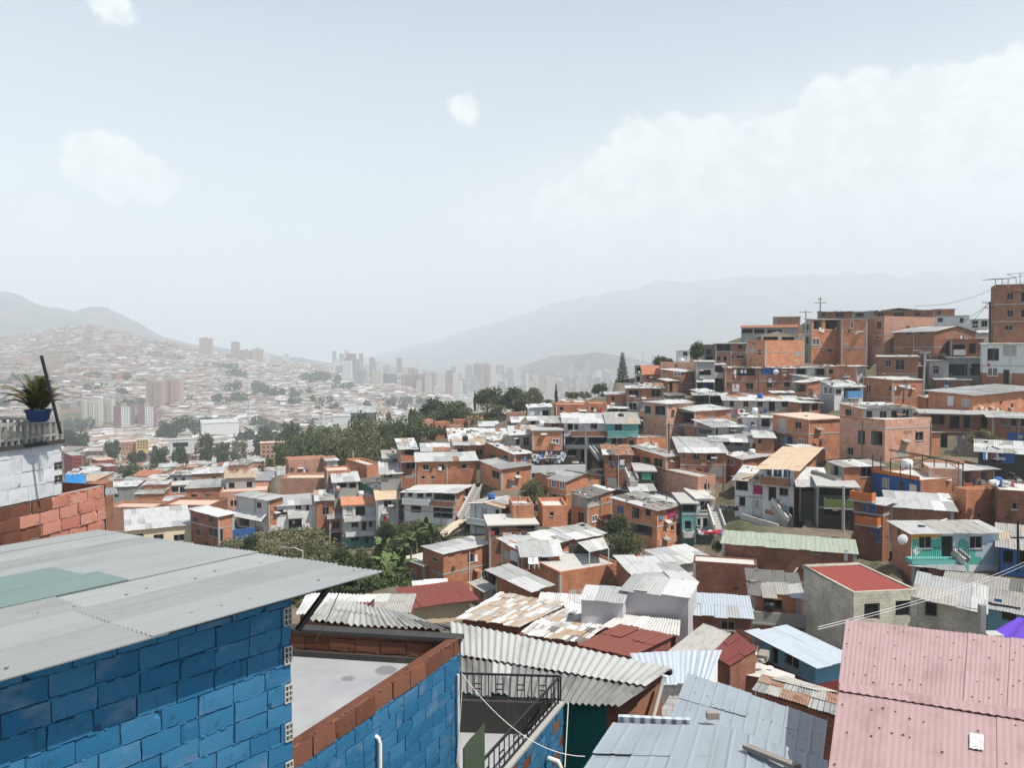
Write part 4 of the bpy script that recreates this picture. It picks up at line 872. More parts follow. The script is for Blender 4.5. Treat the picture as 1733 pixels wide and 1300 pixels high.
for i in range(9):          # sheets across the slope
    s0 = i * .84; s1 = s0 + .86
    for (ta, tb, lift) in ((-5.2, -1.55 + r5.uniform(-.03, .03), 0), (-1.70, .85 + r5.uniform(-.02, .03), .014)):
        if i == 0 and lift: tb = .85
        wavesheets(rb, [Rp(ta, s0), Rp(ta, s1), Rp(tb, s1), Rp(tb, s0)] if False else [Rp(ta, s0) + Vector((0, 0, lift)), Rp(ta, s1) + Vector((0, 0, lift)), Rp(tb, s1) + Vector((0, 0, lift)), Rp(tb, s0) + Vector((0, 0, lift))], .086, .011, lambda a, b: ('roof_steel', 'roof_steel', 'roof_steel_b', 'roof_steel_c')[r5.randrange(4)], 1, 1, r5, .022, 6, 'trap', tilt=.012)
rb.build('roof', T)
gb = MB()
for (s0, t0, t1) in ((2.52, -5.2, -.80), (3.40, -5.2, -.98)):
    L3 = Vector((0, 0, .045 + (.01 if s0 > 3 else 0)))
    wavesheets(gb, [Rp(t0, s0) + L3, Rp(t0, s0 + .9) + L3, Rp(t1, s0 + .9) + L3, Rp(t1, s0) + L3], .086, .011, lambda a, b: 'roof_steel_green', 1, 1, r5, .006, 6, 'trap')
gb.build('patch_sheet', T)
sb = MB()
for s_ in (.35, 1.9, 3.6, 5.3, 6.9):
    for k in range(22):
        t_ = -4.9 + k * .27 + r5.uniform(-.05, .05)
        if r5.random() < .45: continue
        p = Rp(t_, s_ + r5.uniform(-.12, .12)) + Vector((0, 0, .018)); sb.tube([p, p + Vector((0, 0, .012))], .016, 'steel', 6); 
sb.build('roof_screws', T)['kind'] = 'stuff'
fb = MB()   # dark rafters below the sheets and the brace
fb.bar(Rp(-5, .42) - Vector((0, 0, .07)), Rp(.8, .42) - Vector((0, 0, .07)), .06, 'black_metal', .09)
fb.bar(Rp(.55, .1) - Vector((0, 0, .05)), Rp(.55, 7.2) - Vector((0, 0, .05)), .05, 'black_metal', .07)
fb.build('rafter', T)
fb = MB(); a_ = Vector(Rp(.5, .42)) - Vector((0, 0, .06)); b_ = at(503, 1068, 8.12) - org
fb.bar(a_, b_, .05, 'black_metal', .05); fb.build('brace', T)
fb = MB(); p_ = Rp(-2.35, 6.2) + Vector((0, 0, .02))
fb.tube([p_, p_ + Vector((.05, .3, .05)), p_ + Vector((.3, .5, .03)), p_ + Vector((.9, .65, .02))], .03, 'black_metal', 6); fb.build('roof_clamp', T)
CTRL += [(W0.x, W0.y, zb), (W0.x - 3, W0.y - 3, zb), (W0.x - 5, W0.y + 4, zb - 1), (0, 3, -7), (0, 0, -7), (5, 3, -8)]
# -- white and brick house at left edge
th2 = math.radians(15); d2 = Vector((math.sin(th2), math.cos(th2), 0)); n2 = Vector((math.cos(th2), -math.sin(th2), 0))
C0 = at(107, 905, 14.0); zt = at(107, 750, 14.0).z; zb2 = C0.z - 3
T = empty('terrace_house', (C0.x, C0.y, zb2), 0, 'white painted block upper wall over bare pink blocks with railed terrace at left', 'house', 'houses under the viewpoint')
org = Vector((C0.x, C0.y, zb2)); wb = MB(); r6 = random.Random(5)
zl = at(107, 836, 14.0).z    # white above, clay below
block_wall(wb, -d2 * 3.4 + Vector((0, 0, zl - zb2)), d2, n2, 3.4, zt - zl, 'block_pale', 'mortar_grey', .46, .26, .006, r=r6, jit=.007)
def cm_(x, z): return 'block_clay' if (x > 3.0 or r6.random() < .3) else 'block_rust'
block_wall(wb, -d2 * 3.4, d2, n2, 4.42, zl - zb2 - .02, 'block_clay', 'mortar_grey', .42, .22, .022, r=r6, jit=.02, matf=cm_)
bk = [Vector((0, 0, 0)), -n2 * 4]
wb.face([(0, 0, zl - zb2), (-n2.x * 4, -n2.y * 4, zl - zb2), (-n2.x * 4, -n2.y * 4, zt - zb2), (0, 0, zt - zb2)], 'block_pale')
e_ = d2 * 1.02
wb.face([(e_.x, e_.y, 0), (e_.x - n2.x * 4, e_.y - n2.y * 4, 0), (e_.x - n2.x * 4, e_.y - n2.y * 4, zl - zb2), (e_.x, e_.y, zl - zb2)], 'block_rust')
for zz, m in ((at(107, 812, 14).z - zb2, 0), (at(107, 790, 14).z - zb2, 0)):
    for k in range(2):
        for c in range(2):
            p = Vector((0, 0, zz + c * .07)) - d2 * (.04 + k * .09) + n2 * .012
            wb.bar(p - d2 * .035, p + d2 * .035, .012, 'dark_inside', .05)
wb.build('wall', T)
sb = MB(); z_ = zt - zb2
a = -d2 * 3.4 + n2 * .06; b = d2 * .03 + n2 * .06; c = b - n2 * 4; e_ = a - n2 * 4
sb.hexa([(p.x, p.y, z_) for p in (a, b, c, e_)] + [(p.x, p.y, z_ + .07) for p in (a, b, c, e_)], 'black_cement'); sb.build('terrace_slab', T)
rb = MB(); hr = .36
for (p0, p1, nn) in ((-d2 * 3.3, d2 * 0, 26), (d2 * 0, -n2 * 2.6, 16)):
    up = Vector((0, 0, z_ + .07))
    for k in range(nn + 1):
        p = p0 + (p1 - p0) * (k / nn)
        rb.bar(p + up, p + up + Vector((0, 0, hr)), .045 if k % 4 else .06, 'frame_grey')
    rb.bar(p0 + up + Vector((0, 0, hr)), p1 + up + Vector((0, 0, hr)), .07, 'frame_grey', .06)
    rb.bar(p0 + up + Vector((0, 0, .10)), p1 + up + Vector((0, 0, .10)), .05, 'frame_grey', .04)
rb.build('railing', T)
tb = MB(); q4 = [at(112, 846, 14.25), at(200, 836, 15.7), at(196, 826, 17.2), at(112, 829, 16.2)]
wavesheets(tb, [p - org for p in q4], .09, .012, lambda a, b: 'roof_steel', 3, 1, r6, .01, 6, 'trap'); tb.build('tin_roof', T)
CTRL += [(C0.x, C0.y, zb2), (C0.x - 4, C0.y + 2, zb2)]
# planter pot with palm and pole
pc = at(65, 712, 13.2)
TOPR = zt + .07 + hr + .03
pc = Vector((pc.x, pc.y, TOPR))
T = empty('potted_palm', pc, 0, 'bushy palm in a dark blue plastic pot on the terrace railing', 'potted plant')
pb = MB(); prof = ((.12, 0), (.165, .04), (.19, .16), (.215, .2), (.225, .215), (.20, .215), (.18, .19))
rows = [[Vector((r_ * math.cos(t_), r_ * math.sin(t_), z2)) for t_ in [2 * math.pi * k / 20 for k in range(21)]] for r_, z2 in prof]
plain('pot_blue', (.015, .045, .14), .4)
pb.grid(rows, 'pot_blue'); pb.face(rows[0][:-1][::-1], 'pot_blue'); pb.face(rows[-1][:-1], 'wood'); pb.build('pot', T)
fb = MB(); r7 = random.Random(8)
leaf('leaf_palm', (.06, .065, .022), (.15, .13, .05))
for k in range(36):
    az = r7.uniform(0, 6.28); lean = r7.uniform(.05, .75); L = r7.uniform(.4, .92)
    base = Vector((r7.uniform(-.1, .1), r7.uniform(-.1, .1), .2)); pts = []
    for j in range(10):
        t_ = j / 9; out = lean * L * (t_ * .7 + t_ * t_ * .6); zz = L * (t_ * .95 - lean * .9 * t_ ** 2.6)
        pts.append(base + Vector((math.cos(az) * out, math.sin(az) * out, zz)))
    fb.tube(pts, .007, 'leaf_palm', 4, .002, False)
    for j in range(2, 30):
        t_ = j / 30; x = t_ * 9; i0 = min(8, int(x)); p = pts[i0].lerp(pts[i0 + 1], x - i0); dr = (pts[i0 + 1] - pts[i0]).normalized()
        sd = dr.cross(Vector((0, 0, 1))).normalized() if abs(dr.z) < .99 else Vector((1, 0, 0))
        ll = .2 * (1 - abs(t_ - .45) * 1.2) * r7.uniform(.7, 1.1)
        for sg in (-1, 1):
            tip = p + (sd * sg * .75 + dr * .7 + Vector((0, 0, -.25))).normalized() * ll
            w_ = dr * .011
            fb.face([p - w_, p + w_, tip], 'leaf_palm', [(0, 0), (1, 0), (.5, 1)])
fb.build('fronds', T)
pa, pb_ = at(103, 735, 13.1), at(70, 602, 13.0)
lb = MB(); lb.bar((0, 0, 0), pb_ - pa, .038, 'black_metal'); o = lb.build('leaning_pole', None, pa)
tag(o, 'dark leaning metal pole beside the potted palm', 'pole')
# blue tarp beyond it
T = empty('blue_tarp_shelter', at(128, 830, 30), 0, 'crumpled bright blue tarpaulin over a shelter behind the white block wall', 'tarpaulin')
tb = MB(); P = []
for i in range(9):
    row = []
    for j in range(13):
        px_ = 110 + j * 2.9; py_ = 803 + i * 3.3; b_ = at(px_, py_ + 2.5 * noise.noise((i * .6, j * .5, 0)), 30 + (8 - i) * .12 + .15 * noise.noise((i * .9, j * .7, 3))); row.append(b_ - at(128, 830, 30))
    P.append(row)
tb.grid(P, 'tarp_blue'); tb.grid([[p + Vector((0, .04, -.02)) for p in rw][::-1] for rw in P], 'tarp_blue'); tb.build('tarp', T)
wb = MB(); o_ = at(128, 830, 30); c_ = [at(112, 828, 29.98) - o_, at(142, 828, 29.98) - o_]; dv_ = Vector((0, 2.2, 0))
wb.hexa([Vector((c.x, c.y, -7)) for c in (c_[0], c_[1], c_[1] + dv_, c_[0] + dv_)] + [Vector((c.x, c.y, c_[0].z - .03)) for c in (c_[0], c_[1], c_[1] + dv_, c_[0] + dv_)], 'brick_brown'); wb.build('wall', T)
CTRL.append((o_.x, o_.y, o_.z - 5))
# -- terrace with brick parapet and blue outer wall
th3 = math.radians(26); d3 = Vector((math.sin(th3), math.cos(th3), 0)); n3 = Vector((math.cos(th3), -math.sin(th3), 0))
C1 = at(778, 1082, 11.6); zb3 = -8.4; org = Vector((C1.x, C1.y, zb3)); zt = C1.z - zb3
T = empty('roof_terrace_house', org, 0, 'flat grey roof terrace with bare brick parapet and flaking blue outer wall', 'house', 'houses under the viewpoint')
wb = MB(); r8 = random.Random(9)
block_wall(wb, -d3 * 3.75, d3, n3, 3.75, zt - .24, 'block_blue', 'mortar_blue', .36, .20, .016, r=r8, jit=.006, off=.1)
block_wall(wb, -d3 * 3.75 + Vector((0, 0, zt - .23)), d3, n3, 3.75, .23, 'block_rust', 'block_rust', .40, .25, .014, r=r8, jit=.012, depth=.15)
b3 = Vector((-d3.y, d3.x, 0)).normalized(); b3 = Vector((math.cos(math.radians(180 - 9)), math.sin(math.radians(180 - 9)), 0))
nb3 = Vector((-b3.y, b3.x, 0)); nb3 = nb3 if nb3.y < 0 else -nb3
block_wall(wb, b3 * .02 + Vector((0, 0, zt - .5)), b3, nb3, 3.6, .46, 'block_rust', 'mortar_dark', .42, .2, .016, r=r8, jit=.01, depth=.15)
wb.build('wall', T)
cb = MB()
a = Vector((0, 0, zt)) + n3 * .03; b = b3 * 3.6 + Vector((0, 0, zt)); off = nb3 * .03
cb.hexa([a + off + Vector((0, 0, -.045)), b + off + Vector((0, 0, -.045)), b - nb3 * .2 + Vector((0, 0, -.045)), a - nb3 * .2 + Vector((0, 0, -.045)), a + off + Vector((0, 0, .012)), b + off + Vector((0, 0, .012)), b - nb3 * .2 + Vector((0, 0, .012)), a - nb3 * .2 + Vector((0, 0, .012))][::1], 'black_cement')
cb.build('coping', T)
zf = zt - .42
fb = MB(); f4 = [-d3 * 3.75 - n3 * .1, -n3 * .1 - d3 * .05, b3 * 3.6, b3 * 3.6 - d3 * 3.75]
# floor with two damp patches as their own material
t = NT('terrace_floor'); uv = t.uv()
ob = t.n('ShaderNodeTexCoord').outputs['Object']
col = t.mix(t.ramp(t.noise(ob, .8, 5, .6), .35, .75, 0, .6), (.36, .365, .38), (.22, .225, .24))
for (px_, py_, rad) in ((653, 1135, .17), (589, 1149, .10)):
    c_ = at(px_, py_, 1); c_ = c_ * ((zf + zb3) / c_.z) - org
    dn = t.n('ShaderNodeVectorMath', operation='DISTANCE'); t.l(ob, dn.inputs[0]); dn.inputs[1].default_value = c_
    nz = t.noise(ob, 6, 3); ad = t.n('ShaderNodeMath', operation='ADD'); t.l(dn.outputs['Value'], ad.inputs[0])
    m2 = t.n('ShaderNodeMath', operation='MULTIPLY'); t.l(nz, m2.inputs[0]); m2.inputs[1].default_value = .06; t.l(m2.outputs[0], ad.inputs[1])
    col = t.mix(t.ramp(ad.outputs[0], rad, rad + .06, .75, 0), col, (.15, .15, .17))
t.out(col, .45, spec=.4)
fb.face([(p.x, p.y, zf) for p in f4], 'terrace_floor'); fb.build('terrace_floor', T)
kb = MB()
k0 = b3 * .1 + nb3 * .0; kb.hexa([k0 + nb3 * .05 + Vector((0, 0, zf)), b3 * 3.6 + nb3 * .05 + Vector((0, 0, zf)), b3 * 3.6 + Vector((0, 0, zf)), k0 + Vector((0, 0, zf)), k0 + nb3 * .05 + Vector((0, 0, zf + .09)), b3 * 3.6 + nb3 * .05 + Vector((0, 0, zf + .09)), b3 * 3.6 + Vector((0, 0, zf + .09)), k0 + Vector((0, 0, zf + .09))], 'dark_grey'); kb.build('shade_strip', T)  # dark strip standing for the shadow inside the foot of the back parapet
pb = MB(); p0 = at(619, 1240, 8.9)
pb_l = p0 - org
base = -d3 * 2.15 + n3 * .06
pb.tube([base + Vector((0, 0, 0)), base + Vector((0, 0, zt - .62)), base + Vector((0, 0, zt - .56)) - n3 * .02, base + Vector((0, 0, zt - .53)) - n3 * .1], .026, 'pvc', 8); pb.build('drain_pipe', T)
pb = MB(); base = d3 * -.12 + n3 * .04
pb.tube([base, base + Vector((0, 0, zt - .5))], .022, 'pvc', 8); pb.build('conduit', T)
CTRL += [(C1.x, C1.y, zb3), (C1.x - 2, C1.y - 2, zb3)]
# -- second terrace with black railing
C2 = at(953, 1192, 14.3); zb4 = -11.0; org = Vector((C2.x, C2.y, zb4)); zt = C2.z - zb4
th4 = math.radians(24); d4 = Vector((math.sin(th4), math.cos(th4), 0)); n4 = Vector((math.cos(th4), -math.sin(th4), 0))
T = empty('railed_terrace_house', org, 0, 'narrow house with black railed terrace and chipped blue wall below the asbestos roof', 'house', 'houses under the viewpoint')
wb = MB(); r9 = random.Random(4)
block_wall(wb, -d4 * 7, d4, n4, 7, zt - .02, 'block_blue', 'mortar_dark', .36, .2, .016, r=r9, jit=.008, matf=lambda x, z: 'block_rust' if r9.random() < .2 else 'block_blue')
b4 = Vector((-math.cos(math.radians(-4)), math.sin(math.radians(4)), 0)); nb4 = Vector((-b4.y, b4.x, 0)); nb4 = nb4 if nb4.y < 0 else -nb4
wb.hexa([Vector((0, 0, 0)), b4 * 3, b4 * 3 - nb4 * .15, -nb4 * .15] + [p + Vector((0, 0, zt)) for p in (Vector((0, 0, 0)), b4 * 3, b4 * 3 - nb4 * .15, -nb4 * .15)], 'dark_grey')
wb.build('wall', T)
fb = MB(); zf = zt - .62
fb.face([(p.x, p.y, zf) for p in (-d4 * 7 - n4 * .12, -n4 * .12, b4 * 3, b4 * 3 - d4 * 7)], 'terrace_grey'); fb.build('terrace_floor', T)
cb = MB(); cb.bar(-d4 * 7 - n4 * .06 + Vector((0, 0, zt + .01)), d4 * .02 - n4 * .06 + Vector((0, 0, zt + .01)), .17, 'concrete', .05); cb.build('coping', T)
def rail(mb, p0, p1, hgt, n_, m='black_metal', mid=True):
    p0, p1 = Vector(p0), Vector(p1); up = Vector((0, 0, 1)); L = (p1 - p0).length
    mb.bar(p0 + up * hgt, p1 + up * hgt, .035, m); mb.bar(p0 + up * .05, p1 + up * .05, .028, m)
    for k in range(n_ + 1):
        p = p0.lerp(p1, k / n_); mb.bar(p + up * (0 if k in (0, n_) else .05), p + up * hgt, .032 if k in (0, n_) else .02, m)
        if mid and k % 3 == 1 and k < n_:
            pp = p0.lerp(p1, (k + 1) / n_); mb.bar(p + up * hgt * .62, pp + up * hgt * .62, .018, m); mb.bar(p + up * hgt * .42, pp + up * hgt * .42, .018, m)
rb = MB(); rail(rb, b4 * 2.25 + Vector((0, 0, zt)) - nb4 * .07, b4 * .05 + Vector((0, 0, zt)) - nb4 * .07, .50, 16)
rail(rb, -n4 * .06 - d4 * .1 + Vector((0, 0, zt + .03)), -n4 * .06 - d4 * 6.5 + Vector((0, 0, zt + .03)), .50, 34); rb.build('railing', T)
gb = MB(); g0 = at(783, 1268, 10.6) - org; g1 = at(818, 1224, 11.2) - org
P = [[g0.lerp(g1, j / 6) + Vector((0, .03 * math.sin(j), -1.3 * (1 - i / 5))) for j in range(7)] for i in range(6)]
plaster('green_board', (.06, .085, .055), sa=.3)
gb.grid(P, 'green_board'); gb.grid([[p + Vector((.02, .03, 0)) for p in rw][::-1] for rw in P], 'green_board'); gb.build('green_sheet', T)
pb = MB(); base = n4 * .3 - d4 * .9; pb.tube([base, base + Vector((0, 0, zt - .75)), base + Vector((0, 0, zt - .62)) - n4 * .06, base + Vector((0, 0, zt - .6)) - n4 * .25], .045, 'pvc', 8); pb.build('drain_pipe', T)
CTRL += [(C2.x, C2.y, zb4), (C2.x - 2, C2.y - 5, zb4)]
# -- long asbestos roof with pale upper and dark lower sheets
R1, R0 = (1137, 1131, 17.2), (690, 1041, 22.5)
ev1, ev0 = (1050, 1197, 16.0), (772, 1172, 16.9)
m1 = at(*R1).lerp(at(*ev1), .52); m0 = at(762, 1052, 20.3).lerp(at(*ev0), .52)
org = Vector((at(*ev1).x, at(*ev1).y, -11.4))
T = empty('teal_house', org, 0, 'dark teal house under a long ribbed roof, pale sheets above mossy dark ones', 'house', 'houses under the viewpoint')
rb = MB(); r10 = random.Random(21)
QU = [at(762, 1052, 20.3) - org, at(*R1) - org, m1 - org + Vector((0, 0, .03)), m0 - org + Vector((0, 0, .03))]
wavesheets(rb, QU, .172, .020, lambda a, b: 'eternit_pale', 6, 1, r10, .01, 8)
QL = [m0 - org - Vector((0, 0, .03)), m1 - org - Vector((0, 0, .03)), at(*ev1) - org, at(*ev0) - org]
wavesheets(rb, [QL[0].lerp(QL[3], -.08), QL[1].lerp(QL[2], -.08), QL[2], QL[3]], .172, .026, lambda a, b: 'eternit_pale' if (a == 2 and r10.random() < .6) else 'eternit_dark', 9, 2, r10, .02, 8, ragged=.1)
rb.build('roof', T)
gb = MB(); q1 = at(1137, 1134, 17.2) - org; q0 = at(690, 1047, 22.3) - org
gb.bar(q0 - Vector((0, -.05, .09)), q1 - Vector((0, -.05, .09)), .12, 'black_metal', .1); gb.build('gutter', T)
wb = MB()
w1 = at(*ev1) - org + Vector((-.25, .35, 0)); w0 = at(*ev0) - org + Vector((.1, .5, 0)); g1 = at(*R1) - org + Vector((-.22, 0, 0)); g0 = at(762, 1052, 20.3) - org
wb.face([(w0.x, w0.y, 0), (w1.x, w1.y, 0), (w1.x, w1.y, w1.z - .08), (w0.x, w0.y, w0.z - .08)], 'tealwall', [(0, 0), (3, 0), (3, 3), (0, 3)])
wb.face([(w1.x, w1.y, 0), (g1.x, g1.y, 0), (g1.x, g1.y, g1.z - .1), (w1.x, w1.y, w1.z - .08)], 'brick_brown', [(0, 0), (2, 0), (2, 3), (0, 3)])
wb.face([(g1.x, g1.y, 0), (g0.x, g0.y, 0), (g0.x, g0.y, g0.z - .1), (g1.x, g1.y, g1.z - .1)], 'brick_dark', [(0, 0), (6, 0), (6, 3), (0, 3)])
wb.build('wall', T)
pb = MB(); a = at(1122, 1152, 16.9) - org; b = at(1104, 1220, 16.6) - org
pb.tube([a + Vector((.05, 0, .1)), a, b], .05, 'pvc', 8); pb.build('drain_pipe', T)
CTRL += [(org.x, org.y, -11.4), (at(*R1).x, at(*R1).y, -11.6), (at(*R0).x, at(*R0).y, -12.5)]
# -- old asbestos roof behind the brick terrace
roof_house('low house under old wavy asbestos sheets, half white half blackened, behind the brick terrace', [(520, 1052, 19), (760, 1068, 18.2), (700, 1044, 21.5), (560, 1012, 23)], .177, .03, (('eternit_pale', 5), ('eternit_grey', 3), ('cf_dark', 1.6)), 7, 2, 'brick_dark', 4, seed=5, pts=8, ragged=.15)
roof_house('house with flat dull grey sheet roof right of the banana plants', [(600, 1036, 38), (695, 1038, 38), (705, 1006, 46), (620, 1006, 48)], .177, .02, (('cf_light', 3), ('cf_grey', 3)), 4, 2, 'brick_dark', 3.5, seed=6)
roof_house('hut with grooved grey roof and orange sheet left of the dull grey roof', [(500, 1040, 31), (610, 1035, 31), (640, 1008, 40), (520, 1004, 40)], .177, .025, (('cf_light', 3), ('cf_white', 2), ('cf_red', .5)), 5, 2, 'brick_dark', 3.5, seed=7)
# -- patched old roofs in the middle
roof_house('long brick house under a brown patched ribbed roof with white edge sheet', [(773, 1046, 47), (880, 1063, 44.5), (965, 1021, 51), (846, 1004, 54)], .177, .03, lambda i, j: 'cf_white' if i == 0 else pick(rnd, (('cf_tan', 5), ('cf_grey', 3), ('cf_light', 1.5), ('cf_white', .8))), 15, 6, 'brick_red', 3, seed=8, jit=.06, tilt=.03, ragged=.2)
roof_house('house under grey patched ribbed roof full of white repair sheets', [(880, 1072, 43), (985, 1090, 40.5), (1046, 1048, 48), (935, 1028, 51)], .177, .03, (('cf_grey', 4), ('cf_light', 3), ('cf_white', 3), ('cf_tan', 1.5), ('cf_dark', .6)), 15, 6, 'brick_dark', 3, seed=9, jit=.06, tilt=.03, ragged=.2)
roof_house('house under faded sheets between the brown patched roof and mauve wall', [(905, 1030, 51), (985, 1040, 49), (985, 1008, 56), (915, 1003, 57)], .177, .025, (('cf_light', 4), ('cf_white', 3), ('cf_tan', 2)), 6, 2, 'brick_dark', 3, seed=12, jit=.06, tilt=.03)
roof_house('lean-to with grey ribbed roof below the mauve wall', [(1015, 1062, 42), (1150, 1076, 40), (1152, 1050, 45), (1050, 1040, 47)], .177, .025, (('cf_light', 5), ('cf_white', 2)), 8, 1, 'brick_dark', 3, seed=13)
roof_house('house under a rust red painted metal roof with a dark slot', [(975, 1092, 35), (1068, 1113, 33.5), (1143, 1078, 39), (1050, 1057, 43)], .3, .012, 'cf_red', 5, 2, 'brick_red', 3, seed=14, jit=.05)
roof_house('house under a dark grey ribbed roof right of the rust red roof', [(1130, 1103, 35), (1205, 1105, 35), (1238, 1073, 40), (1190, 1056, 43)], .177, .028, (('eternit_grey', 4), ('cf_grey', 1)), 4, 1, 'brick_dark', 3, seed=15)
roof_house('house under a maroon metal roof with rubble along its edge', [(1200, 1108, 33), (1235, 1128, 32), (1283, 1100, 35), (1245, 1072, 39)], .3, .012, (('cf_maroon', 6), ('cf_white', .6)), 4, 2, 'brick_dark', 3, seed=16, jit=.05)
roof_house('house with plain silver tin roof and white block gable', [(1092, 1160, 25), (1200, 1158, 25), (1222, 1100, 29), (1066, 1106, 29)], .25, .006, 'zinc_blue', 4, 1, 'block_white', 3, seed=17, prof='trap')
roof_house('low shed with rusted and grey roof strips beside the pink roof', [(1272, 1168, 25), (1420, 1215, 22), (1424, 1180, 26), (1290, 1143, 28)], .1, .012, lambda i, j: ('zinc_grey', 'cf_grey', 'cf_rust', 'cf_rust', 'zinc_light')[(i + j * 2) % 5], 6, 2, 'brick_dark', 2.5, seed=18, jit=.05)
roof_house('small grey roofed annex between rusted strips and small blue house', [(1305, 1150, 27), (1385, 1170, 26), (1420, 1172, 27.5), (1330, 1145, 29.5)], .1, .012, (('zinc_light', 3), ('cf_grey', 2)), 3, 1, 'brick_dark', 2.5, seed=19)
# -- slate blue tin roofs at the bottom
T, loc, Sf, nr = roof_house('house under a broad slate blue tin roof in the lower middle', [(1128, 1238, 13.3), (1392, 1290, 11.8), (1400, 1221, 14.6), (1165, 1140, 17.6)], .30, .005, 'roof_slate', 4, 2, 'brick_dark', 4, seed=30, prof='rib', pts=6, jit=.02, ragged=.05)
fb = MB()
for i in range(38):
    s_, t_ = rnd.uniform(.04, .96), rnd.choice((.1, .35, .5, .62, .9)) + rnd.uniform(-.03, .03)
    p = Sf(s_, t_) + nr * .03; fb.tube([p, p + nr * .015], .013, 'steel', 5)
fb.build('roof_screws', T)['kind'] = 'stuff'
roof_house('overlapping slate blue tin roof at the bottom edge, left of the broad one', [(960, 1345, 10.2), (1190, 1345, 10.0), (1214, 1230, 13.0), (1040, 1226, 13.2)], .28, .005, 'roof_slate', 3, 2, 'brick_dark', 4, seed=31, prof='rib', jit=.03, ragged=.08)
roof_house('slate blue tin roof strip at the bottom edge with a loose plank', [(1186, 1350, 10.3), (1400, 1400, 9.6), (1400, 1286, 11.4), (1214, 1228, 13.5)], .3, .008, 'roof_slate', 3, 1, 'brick_dark', 4, seed=32, prof='rib', jit=.03)
b0 = at(1262, 1272, 12.1); b1 = at(1350, 1308, 11.0)
o = MB(); o.bar((0, 0, 0), b1 - b0, .13, 'rubble', .06); tag(o.build('plank', None, b0 + Vector((0, 0, .08))), 'weathered grey plank lying on the slate blue roof', 'plank')
b0 = at(1197, 1222, 13.6); o = MB(); o.box(0, 0, 0, .22, .12, .12, 'rubble'); tag(o.build('stone_block', None, b0 + Vector((0, 0, .03))), 'grey concrete block weighing down the slate blue roof', 'block')
b0 = at(1047, 1222, 13.5); b1 = at(1168, 1228, 13.2); o = MB(); o.bar((0, 0, 0), b1 - b0, .1, 'zinc_blue', .12); tag(o.build('gutter', None, b0 + Vector((0, 0, .05))), 'loose dark gutter strip above the slate blue roofs', 'gutter')
# -- pink roof
PU = [(1419, 1163, 11.4), (1860, 1243, 10.4), (1860, 1098, 14.6), (1432, 1049, 15.6)]
PL = [(1398, 1330, 8.0), (1900, 1420, 7.4), (1880, 1232, 10.6), (1421, 1160, 11.5)]
T, loc, Sf, nr = roof_house('house under a large faded pink corrugated roof at the lower right', PU, .072, .0045, 'roof_pink', 6, 1, 'brick_pink', 5, seed=40, pts=6, jit=.012, ragged=.03, cat='house', ins=.05)
org = Vector(T.location)
rb = MB(); Ql = [at(*q_) - org - Vector((0, 0, .05)) for q_ in PL]; r11 = random.Random(2)
S2, n2_ = wavesheets(rb, Ql, .075, .0028, lambda a, b: 'roof_pink', 5, 1, r11, .012, 6, 'sin'); rb.build('lower_roof', T)
wb = MB(); under(wb, Ql, 0, 'brick_pink', .05); wb.build('lower_wall', T)
fb = MB(); P = []
A, B = Ql[3], Ql[2]; N = 90
for i, (off, zz) in enumerate(((.27, .0), (-.0, .03), (-.17, .075), (-.40, .01))):
    row = []
    for k in range(N + 1):
        s_ = k / N; base = A.lerp(B, s_); dn = (Ql[0].lerp(Ql[1], s_) - base).normalized()
        up = base + dn * (-off - .15) + Vector((0, 0, zz + .03 + (.010 * math.sin(k * 2.0) if i != 1 else 0)))
        row.append(up)
    P.append(row)
fb.grid(P, 'roof_pink'); fb.grid([[p - Vector((0, 0, .012)) for p in rw][::-1] for rw in P], 'roof_pink'); fb.build('ridge_flashing', T)
fb = MB()
plain('rust_spot', (.13, .075, .07), .9)
for (SS, nn, rows_) in ((Sf, nr, (.12, .36, .60, .84)), (S2, n2_, (.15, .5, .8))):
    for t_ in rows_:
        for k in range(26):
            s_ = (k + .5) / 26 + r11.uniform(-.012, .012)
            if r11.random() < .5: continue
            p = SS(s_, t_ + r11.uniform(-.09, .09)) + nn * .02; fb.tube([p, p + nn * .016], r11.uniform(.008, .016), 'rust_spot', 6)
fb.build('roof_screws', T)['kind'] = 'stuff'
p = at(1650, 1238, 9.55); o = MB(); P = []
hit_ = S2(.52, .62)
P = [[S2(.50 + .05 * k / 8, .52 + .16 * j / 3) + n2_ * (.035 + .006 * math.sin(k * 2)) - hit_ for k in range(9)] for j in range(4)]
o.grid(P, 'zinc_white'); tag(o.build('tin_offcut', None, org + hit_), 'small shiny white tin offcut lying on the pink roof', 'tin sheet')
# purple tarp, post with meter box
roof_house('shelter under a vivid purple tarpaulin behind the pink roof', [(1668, 1078, 19), (1790, 1100, 18), (1780, 1040, 22), (1720, 1048, 22)], .5, .03, 'tarp_purple' if False else 'purple_tarp', 1, 1, 'brick_dark', 3, seed=50, name='tarp_shelter', cat='shelter') if plaster('purple_tarp', (.12, .05, .45), sa=.2) else None
p0 = at(1661, 1075, 16.2); T = empty('service_post', p0 + Vector((0, 0, -1.6)), 0, 'grey steel service post with beige meter box behind the pink roof', 'post')
mb = MB(); mb.box(-.06, -.06, 0, .06, .06, 2.25, 'steel'); mb.build('post', T)
mb = MB(); mb.box(.08, -.16, 1.25, .36, .1, 1.62, 'cream'); mb.box(.06, -.18, 1.62, .38, .12, 1.65, 'concrete'); mb.build('meter_box', T)
